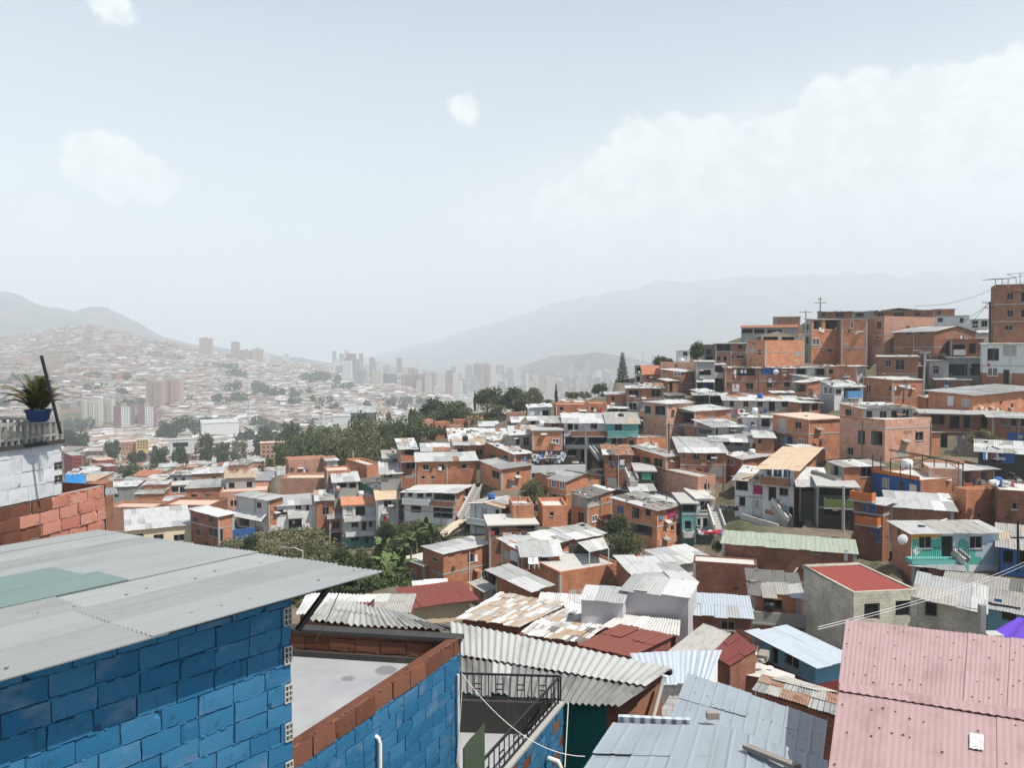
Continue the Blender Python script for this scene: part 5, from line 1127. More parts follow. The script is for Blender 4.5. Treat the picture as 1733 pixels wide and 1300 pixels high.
# ---------------------------------------------------------------- vegetation
def lerp_tab(tab, x):
    if x <= tab[0][0]: return tab[0][1]
    for (a, b), (c, d_) in zip(tab, tab[1:]):
        if x <= c: return b + (d_ - b) * (x - a) / (c - a)
    return tab[-1][1]
VAL = ((0, -9), (60, -24), (110, -30), (130, -34), (160, -40), (220, -47), (300, -56), (400, -65), (600, -83), (1000, -107), (2000, -150), (3000, -188), (5000, -215), (9500, -230))
def crown_mesh(name, seed, n, mats, shape='round', leafs=.06, blobs=16, hole=.0):
    r = random.Random(seed); mb = MB(); B = []
    for i in range(blobs):
        while True:
            x, y, z = r.uniform(-1, 1), r.uniform(-1, 1), r.uniform(-1, 1)
            if x * x + y * y + z * z < 1: break
        if shape == 'round': c = Vector((x * .36, y * .36, .52 + z * .36)); rad = r.uniform(.13, .24)
        elif shape == 'spread': c = Vector((x * .42, y * .42, .60 + z * .24)); rad = r.uniform(.11, .2)
        elif shape == 'bush': c = Vector((x * .38, y * .38, .36 + z * .34)); rad = r.uniform(.14, .25)
        elif shape == 'column': c = Vector((x * .16, y * .16, .5 + z * .46)); rad = r.uniform(.12, .2) * (1.1 - .5 * (.5 + z * .5))
        B.append((c, rad))
    for k in range(n):
        c, rad = r.choice(B)
        dv = Vector((r.gauss(0, 1), r.gauss(0, 1), r.gauss(0, 1))).normalized()
        p = c + dv * rad * (r.random() ** .4)
        a = (dv * .6 + Vector((r.gauss(0, 1), r.gauss(0, 1), r.gauss(0, 1) + .4)) * .6).normalized()
        u = a.orthogonal().normalized(); u.rotate(Matrix.Rotation(r.uniform(0, 6.28), 3, a)); v = a.cross(u)
        s = leafs * r.uniform(.6, 1.35)
        m = mats[0] if r.random() < .6 else mats[1]
        mb.face([p - u * s, p - v * s * .55, p + u * s, p + v * s * .55], m, [(0, 0), (1, 0), (1, 1), (0, 1)])
    me = mb.build(name); o = me; me = o.data; bpy.data.objects.remove(o); return me
def trunk_mesh(name, seed):
    r = random.Random(seed); mb = MB(); p = Vector((0, 0, -.15)); pts = [p, Vector((.01, 0, .12)), Vector((.02, .01, .3))]
    mb.tube(pts, .035, 'bark', 7, .025)
    for k in range(6):
        az = k * 1.05 + r.uniform(0, .5); t = Vector((math.cos(az) * .28, math.sin(az) * .28, r.uniform(.5, .78)))
        mb.tube([pts[2], pts[2].lerp(t, .5) + Vector((0, 0, .05)), t], .02, 'bark', 5, .006)
    o = mb.build(name); me = o.data; bpy.data.objects.remove(o); return me
CROWN = {}
for k in range(3):
    CROWN['dark%d' % k] = crown_mesh('crown', 10 + k, 2600, ('leaf_dark', 'leaf_mid'), 'round', .040, 18)
    CROWN['mid%d' % k] = crown_mesh('crown', 20 + k, 2300, ('leaf_mid', 'leaf_dark'), 'spread', .040, 18)
    CROWN['olive%d' % k] = crown_mesh('crown', 30 + k, 1500, ('leaf_olive', 'leaf_mid'), 'spread', .034, 16)
    CROWN['bush%d' % k] = crown_mesh('crown', 40 + k, 2200, ('leaf_mid', 'leaf_dark'), 'bush', .042, 14)
    CROWN['dry%d' % k] = crown_mesh('crown', 50 + k, 1500, ('leaf_olive', 'leaf_dry'), 'bush', .040, 14)
CROWN['near0'] = crown_mesh('crown', 60, 7000, ('leaf_dark', 'leaf_mid'), 'round', .026, 26)
CROWN['near1'] = crown_mesh('crown', 61, 6000, ('leaf_mid', 'leaf_olive'), 'bush', .024, 24)
CROWN['near2'] = crown_mesh('crown', 62, 6000, ('leaf_olive', 'leaf_dry'), 'bush', .024, 22)
CROWN['column0'] = crown_mesh('crown', 63, 1600, ('leaf_dark', 'leaf_mid'), 'column', .036, 22)
TRUNK = [trunk_mesh('trunk', 70 + k) for k in range(3)]
TREES = []
gB = 'trees in the green belt between valley and hillside'; gV = 'trees scattered in the valley'
def tree(Z, xc, yt, yb, wpx, D, kind, label, group=None, name='tree', cat='tree', ctrl=True):
    px, pyb = Z.p(xc, yb); pt = Z.p(xc, yt)[1]
    b = at(px, pyb, D); t_ = at(px, pt, D); w = wpx / Z.k * D / F * (1.3 if group in (gB, gV) else 1.15)
    if group in (gB, gV) and px < 700: b.z = min(b.z, lerp_tab(VAL, D)); ctrl = False
    hgt = (t_.z - b.z) * 1.08
    T = empty(name, b, rnd.uniform(0, 6.28), label, cat, group)
    key = kind if kind in CROWN else kind + str(rnd.randrange(3))
    c = bpy.data.objects.new('crown', CROWN[key]); COL.objects.link(c); c.parent = T; c.scale = (w, w * .95, hgt)
    k = bpy.data.objects.new('trunk', rnd.choice(TRUNK)); COL.objects.link(k); k.parent = T; k.scale = (w * .9, w * .9, hgt)
    if ctrl: CTRL.append((b.x, b.y, b.z))
    TREES.append(T); return T
gB = 'trees in the green belt between valley and hillside'
# green belt
for a in (
 (ZA, 1425, 385, 560, 190, 235, 'dark', 'tall dark round tree at the top of the green belt, right of the cypress spire'),
 (ZA, 1335, 425, 560, 34, 225, 'column0', 'thin dark cypress spire left of the tall round tree'),
 (ZA, 1510, 450, 580, 170, 225, 'mid', 'mid green spreading tree just right of the tall dark round tree'),
 (ZA, 1630, 410, 590, 190, 215, 'dark', 'dark tree with ragged top near the right end of the green belt'),
 (ZA, 1700, 420, 620, 170, 205, 'olive', 'grey green thin tree at the right end of the green belt'),
 (ZA, 1075, 465, 650, 260, 230, 'dark', 'broad feathery dark tree left of the cypress spire'),
 (ZA, 1215, 500, 660, 230, 215, 'dark', 'dense blackish tree above the pink brick row of roofs'),
 (ZA, 1140, 520, 650, 200, 222, 'mid', 'mid green tree between the feathery tree and the blackish tree'),
 (ZA, 1450, 510, 640, 190, 205, 'olive', 'pale grey leaved tree below the mid green spreading tree'),
 (ZA, 900, 530, 680, 200, 250, 'olive', 'olive brown tree left of the broad feathery tree'),
 (ZA, 820, 610, 820, 210, 200, 'dark', 'large dark tree standing above the dark porch house'),
 (ZA, 1050, 660, 780, 230, 195, 'mid', 'bushy tree in front of the pink brick row of roofs'),
 (ZA, 660, 600, 730, 210, 245, 'olive', 'dull green tree in the middle of the belt beside the orange roofed house'),
 (ZA, 520, 600, 740, 170, 250, 'dark', 'dark green tree above the house with orange gable'),
 (ZA, 320, 640, 770, 180, 245, 'mid', 'mid green tree left of the house with orange gable'),
 (ZA, 180, 650, 780, 220, 270, 'mid', 'broad pale green tree at the left end of the belt'),
 (ZA, 60, 670, 780, 190, 280, 'mid', 'far left tree of the belt above the tin roofs'),
 (ZA, 230, 750, 930, 300, 190, 'mid', 'huge olive green tree at the left foot of the belt'),
 (ZA, 380, 740, 930, 260, 185, 'olive', 'huge dusty green tree beside the grey street lamp'),
 (ZA, 650, 780, 930, 180, 175, 'olive', 'bare looking greyish tree below the belt, above the brick terrace house'),
 (ZA, 760, 560, 640, 130, 270, 'mid', 'small olive tree behind the dull green tree of the belt'),
 (ZA, 580, 850, 930, 100, 180, 'dark', 'small dark bush like tree beside the pale garden'),
 (ZG, 60, 80, 260, 190, 220, 'dark', 'dark tree seen over the roofs left of the cone shaped conifer'),
 (ZG, 180, 70, 260, 180, 225, 'olive', 'dusty olive tree left of the cone shaped conifer'),
 (ZG, 260, 160, 280, 180, 200, 'olive', 'low olive tree just above the low parapet brick houses'),
 (ZG, 370, 50, 210, 44, 235, 'column0', 'cone shaped narrow conifer in front of the white houses'),
 (ZG, 500, 100, 190, 130, 240, 'mid', 'light green tree right of the narrow conifer'),
 (ZG, 590, 100, 190, 110, 240, 'olive', 'yellowish tree below the dark ball shaped tree'),
 (ZG, 700, 32, 150, 110, 250, 'dark', 'ball shaped dark tree near the pine on the hill edge'),
 (ZG, 760, 100, 180, 120, 220, 'olive', 'pale tree at the foot of the pine on the hill edge'),
): tree(*a, group=gB)
gV = 'trees scattered in the valley'
for a in (
 (ZQ, 800, 780, 960, 200, 300, 'dark', 'big dark green tree right of the red apartment blocks'),
 (ZQ, 870, 850, 975, 130, 290, 'mid', 'lower tree growing against the big dark valley tree'),
 (ZQ, 965, 745, 860, 120, 340, 'dark', 'round dark tree behind the white tin roofs of the valley'),
 (ZQ, 700, 905, 980, 110, 310, 'dark', 'small dark tree at the foot of the red apartment blocks'),
 (ZQ, 975, 1025, 1115, 200, 200, 'dry', 'dry yellow green bushy tree behind the long cream building'),
 (ZQ, 530, 795, 860, 60, 330, 'dark', 'small tree between the two red apartment blocks'),
 (ZQ, 690, 655, 700, 100, 480, 'mid', 'low green tree left of the yellow apartment block'),
 (ZQ, 970, 690, 745, 110, 470, 'mid', 'low dark tree right of the yellow apartment block'),
 (ZQ, 840, 725, 790, 120, 430, 'mid', 'wide low tree in front of the yellow apartment block'),
 (ZQ, 455, 570, 620, 130, 600, 'dark', 'dark tree clump left of the cream towers'),
 (ZS, 945, 890, 930, 70, 400, 'mid', 'flat topped tree beside the white parapet building'),
 (ZS, 1070, 855, 915, 80, 450, 'dark', 'tree in front of the long white warehouse'),
 (ZS, 1160, 880, 925, 90, 420, 'mid', 'spreading valley tree below the white warehouse, left of the row of bushes'),
 (ZS, 1250, 875, 920, 90, 420, 'olive', 'olive valley tree below the right end of the white warehouse'),
 (ZS, 1375, 1000, 1090, 36, 260, 'column0', 'narrow dark conifer among the tin roofs below the orange block'),
 (ZS, 1240, 1040, 1110, 110, 250, 'dry', 'brownish tree left of the narrow valley conifer'),
 (ZS, 1310, 1055, 1110, 90, 250, 'mid', 'green bush tree touching the narrow valley conifer'),
 (ZS, 1415, 955, 1000, 40, 330, 'dark', 'small dark tree in front of the orange apartment block'),
 (ZS, 1390, 820, 870, 120, 520, 'dark', 'dark belt tree right of the long white warehouse'),
 (ZS, 1530, 800, 885, 150, 420, 'dark', 'dark tree above the orange apartment block'),
 (ZS, 1640, 800, 880, 180, 380, 'mid', 'large green tree at the right above the orange apartment block'),
 (ZS, 1020, 740, 810, 180, 800, 'mid', 'large pale tree clump at the foot of the pinkish tower'),
 (ZS, 880, 775, 825, 110, 760, 'dark', 'dark tree at the foot of the white striped towers'),
): tree(*a, group=gV)
# near ravine and the single trees of the hillside
tree(ZG, 845, 1060, 1300, 230, 76, 'near0', 'leafy dark green tree in front of the magenta window house', cat='tree')
tree(ZG, 910, 1150, 1380, 300, 73, 'near1', 'light leaved tree crown below the leafy dark tree')
tree(ZB, 1090, 110, 275, 200, 94, 'near1', 'grey green bushy tree beside the stilted brick house')
tree(ZC, 725, 85, 235, 130, 153, 'near0', 'dark tree between small white cube and grey houses on the hilltop')
tree(ZC, 470, 200, 290, 190, 160, 'near0', 'dark low tree clump on the hill shoulder behind the pole')
tree(ZE, 1250, 430, 500, 110, 131, 'dry', 'dry thorny tree above the grey wooden shack')
tree(ZF, 1390, 95, 240, 190, 96, 'near2', 'dry brown leaved tree in front of the cream ground floor')
tree(ZF, 1480, 140, 250, 120, 92, 'near2', 'pale twiggy bush left of the bright blue wall')
tree(ZD, 875, 700, 790, 100, 66, 'near1', 'flowering bush on the terrace left of the green ribbed roof')
gS = 'shrubs on the slope behind the grey roof'
for a in (
 (ZH, 650, 630, 720, 120, 92, 'near1', 'dark green shrub at the left end of the slope hedge'),
 (ZH, 735, 610, 740, 130, 90, 'near2', 'yellowish shrub second from the left end of the slope hedge'),
 (ZH, 810, 600, 740, 120, 90, 'near0', 'dark pointed shrub left of the big grassy mound bush'),
 (ZH, 930, 590, 760, 220, 88, 'near2', 'big grassy mound bush left of the small street lamp, rounded'),
 (ZH, 1060, 585, 770, 240, 87, 'near2', 'big feathery bush behind the small street lamp'),
 (ZH, 1170, 620, 790, 170, 85, 'near1', 'dark green bush just right of the small street lamp'),
 (ZH, 1270, 670, 800, 160, 84, 'near1', 'mid green bush below the steps and the white three storey house'),
 (ZH, 1370, 680, 820, 160, 82, 'near0', 'dark bush below the teal ground floor'),
 (ZH, 1470, 690, 830, 150, 81, 'near1', 'bush between the dark bush and the banana plants'),
 (ZB, 60, 420, 560, 170, 90, 'near0', 'dark bush at the top of the ravine under the small white house'),
 (ZB, 170, 410, 560, 170, 92, 'near1', 'pale leaved bush under the white and brown house'),
 (ZB, 260, 390, 560, 170, 92, 'near1', 'mid green bush left of the sandy path'),
 (ZB, 340, 430, 590, 170, 90, 'near0', 'dark bush bordering the sandy path'),
 (ZB, 40, 560, 760, 190, 84, 'near0', 'dark ravine bush beside the lowest banana plants'),
 (ZB, 150, 540, 720, 170, 86, 'near0', 'dark ravine bush left of the large orange brick house'),
 (ZB, 100, 700, 930, 200, 80, 'near0', 'lowest dark bush of the ravine at the grey tin roofs'),
 (ZB, 610, 415, 480, 90, 92, 'near1', 'little shrub where the sandy path meets the stair'),
 (ZB, 10, 780, 920, 150, 78, 'near0', 'dark shrub hidden behind the tip of the grey roof'),
): tree(*a, group=gS, name='shrub', cat='shrub')
# banana plants
def banana_mesh(seed):
    r = random.Random(seed); mb = MB(); sb = MB()
    sb.tube([Vector((0, 0, -.4)), Vector((.03, 0, .5)), Vector((.02, .02, 1.1))], .1, 'leaf_olive', 7, .07)
    for k in range(9):
        az = k * 2.4 + r.uniform(-.3, .3); lean = r.uniform(.25, .75); L = r.uniform(1.7, 2.5); rows = []
        for j in range(8):
            t = j / 7; rad = lean * L * (t * .6 + t * t * .5); z = 1.0 + L * (t * .95 - .95 * lean * t ** 2.4)
            c = Vector((math.cos(az) * rad, math.sin(az) * rad, z)); sd = Vector((-math.sin(az), math.cos(az), 0)); w = .30 * math.sin(math.pi * min(1, t * .9 + .06)) ** .6 * (.25 if j < 2 else 1)
            dz = Vector((0, 0, .08 * w / .3))
            rows.append([c - sd * w + dz * -1 * r.uniform(.5, 2), c, c + sd * w - dz * r.uniform(.5, 2)])
        mb.grid(rows, 'leaf_banana' if k % 3 else 'leaf_mid', None, smooth=False)
    o = mb.build('leaves'); o2 = sb.build('stem'); m = (o.data, o2.data); bpy.data.objects.remove(o); bpy.data.objects.remove(o2); return m
BAN = [banana_mesh(k) for k in range(3)]
bl = ['banana plant at the top of the clump, nearest the sandy path', 'tall banana plant with upright leaves in the middle of the ravine', 'banana plant with drooping leaves left of the stepped brick wing', 'broad banana plant close to the corner of the orange brick house', 'banana plant leaning left in the ravine bushes', 'lowest banana plant in front of the grey tin roofs', 'young banana plant between the dark ravine bushes', 'banana plant poking above the pale leaved bush', 'banana plant beside the lowest dark bush']
for (x, yb, hp, D), lb in zip(((370, 560, 130, 86), (230, 680, 170, 82), (120, 760, 170, 80), (150, 840, 190, 78), (30, 700, 160, 80), (90, 900, 190, 75), (270, 600, 130, 84), (330, 520, 120, 87), (60, 820, 180, 77)), bl):
    px, py = ZB.p(x, yb); b = at(px, py, D); s_ = hp / 4.126 * D / F / 2.9
    T = empty('banana_plant', b, rnd.uniform(0, 6), lb, 'banana plant', 'banana plants in the ravine'); T.scale = (s_ * 1.25,) * 3
    i = rnd.randrange(3)
    for nm, me in zip(('leaves', 'stem'), BAN[i]):
        o = bpy.data.objects.new(nm, me); COL.objects.link(o); o.parent = T
    CTRL.append((b.x, b.y, b.z))
# norfolk pine on the hill edge
b = at(*ZC.p(150, 600), 160); t_ = at(*ZC.p(165, 155), 160); hp = t_.z - b.z
T = empty('norfolk_pine', b, 0, 'tall tiered conifer standing alone against the hazy hills at the hill edge', 'tree')
mb = MB(); mb.tube([Vector((0, 0, -.5)), Vector((0, 0, hp))], .13, 'bark', 7, .03); mb.build('trunk', T)
mb = MB(); r12 = random.Random(6)
for k in range(44):
    z = hp * (.03 + .95 * k / 44); rad = 2.3 * (1 - (k / 44) ** 1.1) + .10
    for a_ in range(7):
        az = a_ * .898 + k * .4 + r12.uniform(-.2, .2); L = rad * r12.uniform(.75, 1.1); dv = Vector((math.cos(az), math.sin(az), 0)); sd = Vector((-math.sin(az), math.cos(az), 0))
        for j in range(7):
            t0 = j / 7; c = Vector((0, 0, z)) + dv * L * (t0 + .1) + Vector((0, 0, L * .22 * t0 * t0))
            for s_ in (-1, 1):
                tip = c + dv * .2 + sd * s_ * .30 + Vector((0, 0, r12.uniform(.02, .12)))
                mb.face([c - dv * .13 + Vector((0, 0, .07)), c + dv * .13 - Vector((0, 0, .07)), tip], 'leaf_dark', [(0, 0), (1, 0), (1, 1)])
mb.build('crown', T)
# ---------------------------------------------------------------- street furniture and details on the hillside
def stair(Z, p0, p1, D0, D1, wpx, n, label, m='concrete'):
    a = at(*Z.p(*p0), D0); b = at(*Z.p(*p1), D1); w = wpx / Z.k * (D0 + D1) / 2 / F
    T = empty('concrete_stair', a, 0, label, 'stairway', 'stairways on the hillside'); v = b - a
    hd = Vector((v.x, v.y, 0)); L = hd.length
    run = hd / n; dz = v.z / n; sd = Vector((-hd.y, hd.x, 0)).normalized() * w / 2
    if sd.x < 0: sd = -sd
    mb = MB(); rb = MB()
    for i in range(n):
        q = run * i; z0 = dz * i; z1 = z0 + dz
        c = [q - sd, q + sd, q + sd + run * 1.0, q - sd + run * 1.0]
        mb.hexa([(p.x, p.y, z0 - 1.0) for p in c] + [(p.x, p.y, z1) for p in c], m if i % 1 == 0 else m)
        mb.hexa([(p.x, p.y, z1) for p in (q - sd, q + sd, q + sd + run * .45, q - sd + run * .45)] + [(p.x, p.y, z1 + .02) for p in (q - sd, q + sd, q + sd + run * .45, q - sd + run * .45)], 'slab_white')
    mb.build('steps', T)
    for s_ in (-1, 1):
        o0 = sd * s_ * 1.08; rb.bar(o0 + Vector((0, 0, .25)), o0 + v + Vector((0, 0, .25)), .16, 'slab_white' if s_ < 0 else 'concrete', .5)
    rb.build('side_wall', T)
    CTRL.append((a.x, a.y, a.z - .5)); CTRL.append((b.x, b.y, b.z - .5))
stair(ZB, (580, 410), (700, 185), 97, 103, 50, 16, 'long straight concrete stair climbing between the white brown house and stilted house')
stair(ZG, (715, 640), (640, 548), 101, 107, 26, 14, 'narrow stair descending beside the dark stone basement', 'dark_grey')
stair(ZG, (970, 800), (935, 720), 93, 97, 60, 9, 'short white stair by the low green house')
stair(ZD, (905, 625), (850, 460), 79, 85, 75, 14, 'concrete stair with white treads beside the white house corner')
stair(ZD, (1440, 560), (1320, 405), 78, 80, 40, 12, 'steep stair rising along the tan roofed house')
stair(ZH, (1225, 655), (1160, 575), 108, 113, 36, 10, 'small stair below the white balconies house')
stair(ZF, (1290, 1165), (1200, 1090), 57, 57.8, 60, 7, 'teal stair with black rail at the mural house balcony', 'teal')
# path
def sheet_ground(name, pts, m, kind='structure'):
    P = [at(*q) for q in pts]; mb = MB(); c = sum(P, Vector()) / len(P)
    for i in range(len(P)): mb.face([P[i], P[(i + 1) % len(P)], c][::1], m)
    o = mb.build(name); o['kind'] = kind; return o
plaster('sand', (.52, .44, .33), sa=.2); plaster('asphalt', (.16, .155, .15), sa=.3)
P = [ZB.p(430, 500), ZB.p(470, 545), ZB.p(520, 490), ZB.p(590, 440), ZB.p(640, 400), ZB.p(600, 395), ZB.p(520, 430)]
Ds = (92, 90, 92, 95, 97, 98, 95)
sheet_ground('path', [(x, y, D) for (x, y), D in zip(P, Ds)], 'sand')
for (x, y), D in zip(P, Ds):
    q = at(x, y, D); CTRL.append((q.x, q.y, q.z - .3))
Rp_ = [(ZD.p(1010, 480), 84), (ZD.p(1360, 590), 77), (ZD.p(1290, 560), 79.5), (ZD.p(1060, 465), 84.5), (ZD.p(880, 430), 88), (ZD.p(850, 445), 88)]
sheet_ground('road', [(x, y, D) for (x, y), D in Rp_], 'asphalt')
for (x, y), D in Rp_:
    q = at(x, y, D); CTRL.append((q.x, q.y, q.z - .3))
def wall_obj(Z, p0, p1, D0, D1, hpx, m, label, name='retaining_wall', cat='wall', th_=.2, cap=None):
    a = at(*Z.p(*p0), D0); b = at(*Z.p(*p1), D1); hh = hpx / Z.k * (D0 + D1) / 2 / F
    T = empty(name, a, 0, label, cat); v = b - a; s = Vector((-v.y, v.x, 0)).normalized() * th_
    if s.y < 0: s = -s
    mb = MB(); L = v.length
    c = [Vector((0, 0, -.6)), v + Vector((0, 0, -.6)), v + s + Vector((0, 0, -.6)), s + Vector((0, 0, -.6))]; t4 = [Vector((0, 0, hh)), v + Vector((0, 0, hh)), v + s + Vector((0, 0, hh)), s + Vector((0, 0, hh))]
    mb.face([c[0], c[1], t4[1], t4[0]], m, [(0, 0), (L, 0), (L, hh), (0, hh)]); mb.face([c[2], c[3], t4[3], t4[2]], m, [(0, 0), (L, 0), (L, hh), (0, hh)])
    mb.face([c[1], c[2], t4[2], t4[1]], m); mb.face([c[3], c[0], t4[0], t4[3]], m); mb.face(t4, cap or m)
    mb.build('wall', T)
    return T, v, hh, -s.normalized()
T, v, hh, nn = wall_obj(ZG, (186, 664), (440, 664), 103, 103, 104, 'dark_grey', 'dark street wall covered with white, blue and pink graffiti bubbles', 'graffiti_wall')
def graffiti(T, v, hh, nn, seed, n, cols):
    r = random.Random(seed); mb = MB(); L = v.length; d = v.normalized()
    for i in range(n):
        cx = (i + .5) / n * L; s_ = hh * r.uniform(.26, .40); cz = hh * r.uniform(.40, .62); m = cols[i % len(cols)]
        pts = []; w = L / n * .62
        for (mm, sc, dp) in (('plastic_black', 1.16, .006), (m, 1.0, .012)):
            poly = []
            for k in range(14):
                a = 2 * math.pi * k / 14; rr = 1 + .22 * math.sin(3 * a + i) + .12 * math.sin(5 * a + 2 * i)
                poly.append(d * (cx + math.cos(a) * w * rr * sc) + Vector((0, 0, cz + math.sin(a) * s_ * rr * sc)) + nn * (dp + .001 * i))
            mb.face(poly, mm)
        # inner strokes
        for k in range(2):
            x0 = cx - w * .5 + k * w * .6
            mb.hexa([d * (x0 + dx_) + Vector((0, 0, cz + dz_)) + nn * (.03 + dd) for dd in (0, .004) for (dx_, dz_) in ((0, -s_ * .4), (.06 * hh, -s_ * .4), (.12 * hh, s_ * .5), (.05 * hh, s_ * .5))], 'plastic_black' if r.random() < .7 else 'cloth_blue')
    mb.build('graffiti', T)
plain('spray_white', (.72, .72, .74), .7); plain('spray_blue', (.08, .2, .5), .7); plain('spray_pink', (.55, .25, .35), .7); plain('spray_green', (.25, .32, .2), .7)
graffiti(T, v, hh, nn, 3, 8, ('spray_white', 'spray_white', 'spray_blue', 'spray_white', 'spray_pink', 'spray_green'))
wall_obj(ZG, (180, 700), (598, 690), 99, 99, 22, 'white', 'low white street wall with a purple stretch below the graffiti wall', 'street_wall')
T, v, hh, nn = wall_obj(ZB, (942, 338), (1066, 338), 85, 85, 42, 'slab_white', 'rooftop parapet with black and white graffiti letters behind the terrace block', 'graffiti_parapet')
graffiti(T, v, hh, nn, 5, 5, ('spray_white', 'spray_white', 'spray_pink'))
wall_obj(ZD, (1065, 515), (1350, 600), 81, 76, 16, 'slab_white', 'low pale kerb wall edging the sloping road', 'kerb_wall')
wall_obj(ZH, (700, 620), (838, 606), 99, 100, 52, 'blue', 'bright blue sheet fence beside the brown brick house', 'sheet_fence', 'fence')
def pole(Z, p0, p1, D, r0, label, arms=(), m='pole_wood', name='utility_pole', lamp=None):
    a = at(*Z.p(*p0), D); b = at(*Z.p(*p1), D); T = empty(name, a, 0, label, 'utility pole' if name == 'utility_pole' else 'street lamp', 'poles on the hillside')
    mb = MB(); mb.tube([Vector((0, 0, -.5)), b - a], r0, m, 8, r0 * .75); mb.build('pole', T)
    mb = MB(); k = 0
    for (zz, ln) in arms:
        c = (b - a) * zz; mb.bar(c + Vector((-ln, 0, 0)), c + Vector((ln, 0, 0)), .1, m)
        for x in (-1, -.5, .5, 1): mb.tube([c + Vector((ln * x, 0, .05)), c + Vector((ln * x, 0, .22))], .05, 'cable_white', 6)
    if arms: mb.build('crossarm', T)
    if lamp:
        mb = MB(); c = b - a; e = c + Vector((lamp, -.2, .25)); mb.tube([c - Vector((0, 0, .1)), c + Vector((lamp * .5, -.1, .2)), e], .035, 'steel', 6)
        mb.box(e.x - (.5 if lamp < 0 else 0), e.y - .1, e.z - .1, e.x + (0 if lamp < 0 else .5), e.y + .1, e.z + .05, 'steel'); mb.build('lamp_head', T)
    return a, b
POL = {}
POL['a'] = pole(ZC, (512, 1095), (510, 715), 99, .16, 'dark leaning wooden pole in front of the tall brick house', ((.97, .5),))
POL['b'] = pole(ZC, (930, 1250), (932, 1040), 86, .11, 'thin grey pole below the two storey brown house')
POL['c'] = pole(ZE, (1175, 715), (1190, 440), 117, .2, 'thick grey leaning pole with wires beside the flat slab house', ((.98, .8),), lamp=-1.4, m='steel')
POL['d'] = pole(ZE, (1545, 385), (1545, 165), 126, .2, 'dark tangled utility pole left of the tall apartment block', ((.98, 1.2), (.85, .9)))
POL['e'] = pole(ZE, (612, 250), (612, 140), 172, .14, 'tall pole with antenna arms on the ridge crest', ((.72, 1.3), (.9, .5)))
POL['f'] = pole(ZE, (534, 262), (532, 212), 168, .12, 'short pole with crossarm left of the tall antenna pole', ((.8, 1.4),))
POL['g'] = pole(ZC, (432, 260), (430, 185), 162, .13, 'pole on the hill shoulder left of the white cube house', ((.8, 1.3),))
POL['h'] = pole(ZG, (603, 690), (595, 365), 100, .12, 'grey lamp pole in front of the turquoise row', (), 'steel', lamp=-.9)
POL['i'] = pole(ZD, (712, 760), (712, 500), 82, .1, 'thin pole in front of the white house corner', (), 'steel')
POL['j'] = pole(ZF, (338, 890), (340, 560), 72, .16, 'concrete post below the concrete corner balcony', (), 'concrete')
POL['k'] = pole(ZF, (1690, 1170), (1685, 820), 55, .1, 'dark pole right of the mural house', ((.6, .5),), 'black_metal')
POL['l'] = pole(ZF, (1262, 600), (1262, 385), 70, .07, 'black steel pole beside the brick parapet room', (), 'black_metal')
POL['m'] = pole(ZA, (487, 920), (487, 848), 180, .12, 'pale street lamp post beside the dusty green tree', (), 'cable_white')
POL['n'] = pole(ZH, (1128, 765), (1127, 690), 62, .05, 'small grey street lamp rising behind the grey roof', (), 'cable_white', 'street_lamp', lamp=-1.3)
POL['o'] = pole(ZH, (708, 560), (706, 370), 104, .05, 'thin white mast in front of the white house with canopy', (), 'cable_white')
POL['p'] = pole(ZC, (1070, 790), (1066, 640), 110, .06, 'slim mast in front of the long cream row house', (), 'steel')
POL['q'] = pole(ZC, (1192, 640), (1190, 515), 119, .06, 'slim mast before the door of the long cream row house', (), 'steel')
def wire(a, b, sag, r, label, m='cable'):
    a, b = Vector(a), Vector(b); mb = MB()
    pts = [a.lerp(b, t / 24) - Vector((0, 0, sag * 4 * (t / 24) * (1 - t / 24))) - a for t in range(25)]
    mb.tube(pts, r, m, 5); tag(mb.build('power_cable', None, a), label, 'cable', 'cables')
wire(at(*ZE.p(1130, 186), 130), POL['d'][1] + Vector((3, 0, 3.4)), 1.2, .03, 'cable sagging across the sky towards the tall apartment block')
wire(POL['d'][1], at(*ZE.p(1240, 300), 160), 1.5, .035, 'cable from the tangled pole to the white walled ridge house')
wire(POL['c'][1], POL['d'][1], 1.2, .035, 'cable between the thick leaning pole and the tangled pole')
wire(POL['c'][1], at(*ZE.p(1500, 650), 104), .8, .03, 'cable from the thick leaning pole down to the grey roof')
wire(POL['a'][1], POL['h'][1], 1.2, .03, 'cable from the leaning wooden pole to the turquoise row')
wire(POL['a'][1] - Vector((0, 0, .4)), POL['b'][1], 1.0, .03, 'cable from the leaning wooden pole to the thin grey pole')
wire(POL['h'][0] + Vector((0, 0, 3.5)), at(*ZG.p(745, 505), 105), .3, .03, 'cable between the lamp pole and the basement')
wire(POL['i'][1], POL['b'][0] + Vector((0, 0, 3)), .8, .03, 'cable between the two thin poles near the stair')
wire(at(1384, 1062, 15.5), at(1760, 938, 42), .25, .007, 'pale double cable crossing the grey roofs at right', 'cable_white')
wire(at(1384, 1066, 15.5), at(1760, 944, 42), .25, .007, 'lower pale cable crossing the grey roofs at right', 'cable_white')
wire(at(781, 1140, 11.5), at(990, 1281, 11.5), .32, .006, 'slack white cable drooping from the terrace to the tin roof', 'cable_white')
wire(at(783, 1150, 11.45), at(770, 1330, 10.9), .05, .006, 'thin white cable hanging down the blue terrace wall', 'cable_white')
wire(at(962, 1190, 15.5), at(956, 1300, 14.5), .0, .010, 'thin cable hanging in front of the teal wall', 'cable_white')
wire(at(574, 1003, 8.2), at(534, 1085, 9.8), .02, .006, 'thin wire hanging beside the roof brace', 'cable')
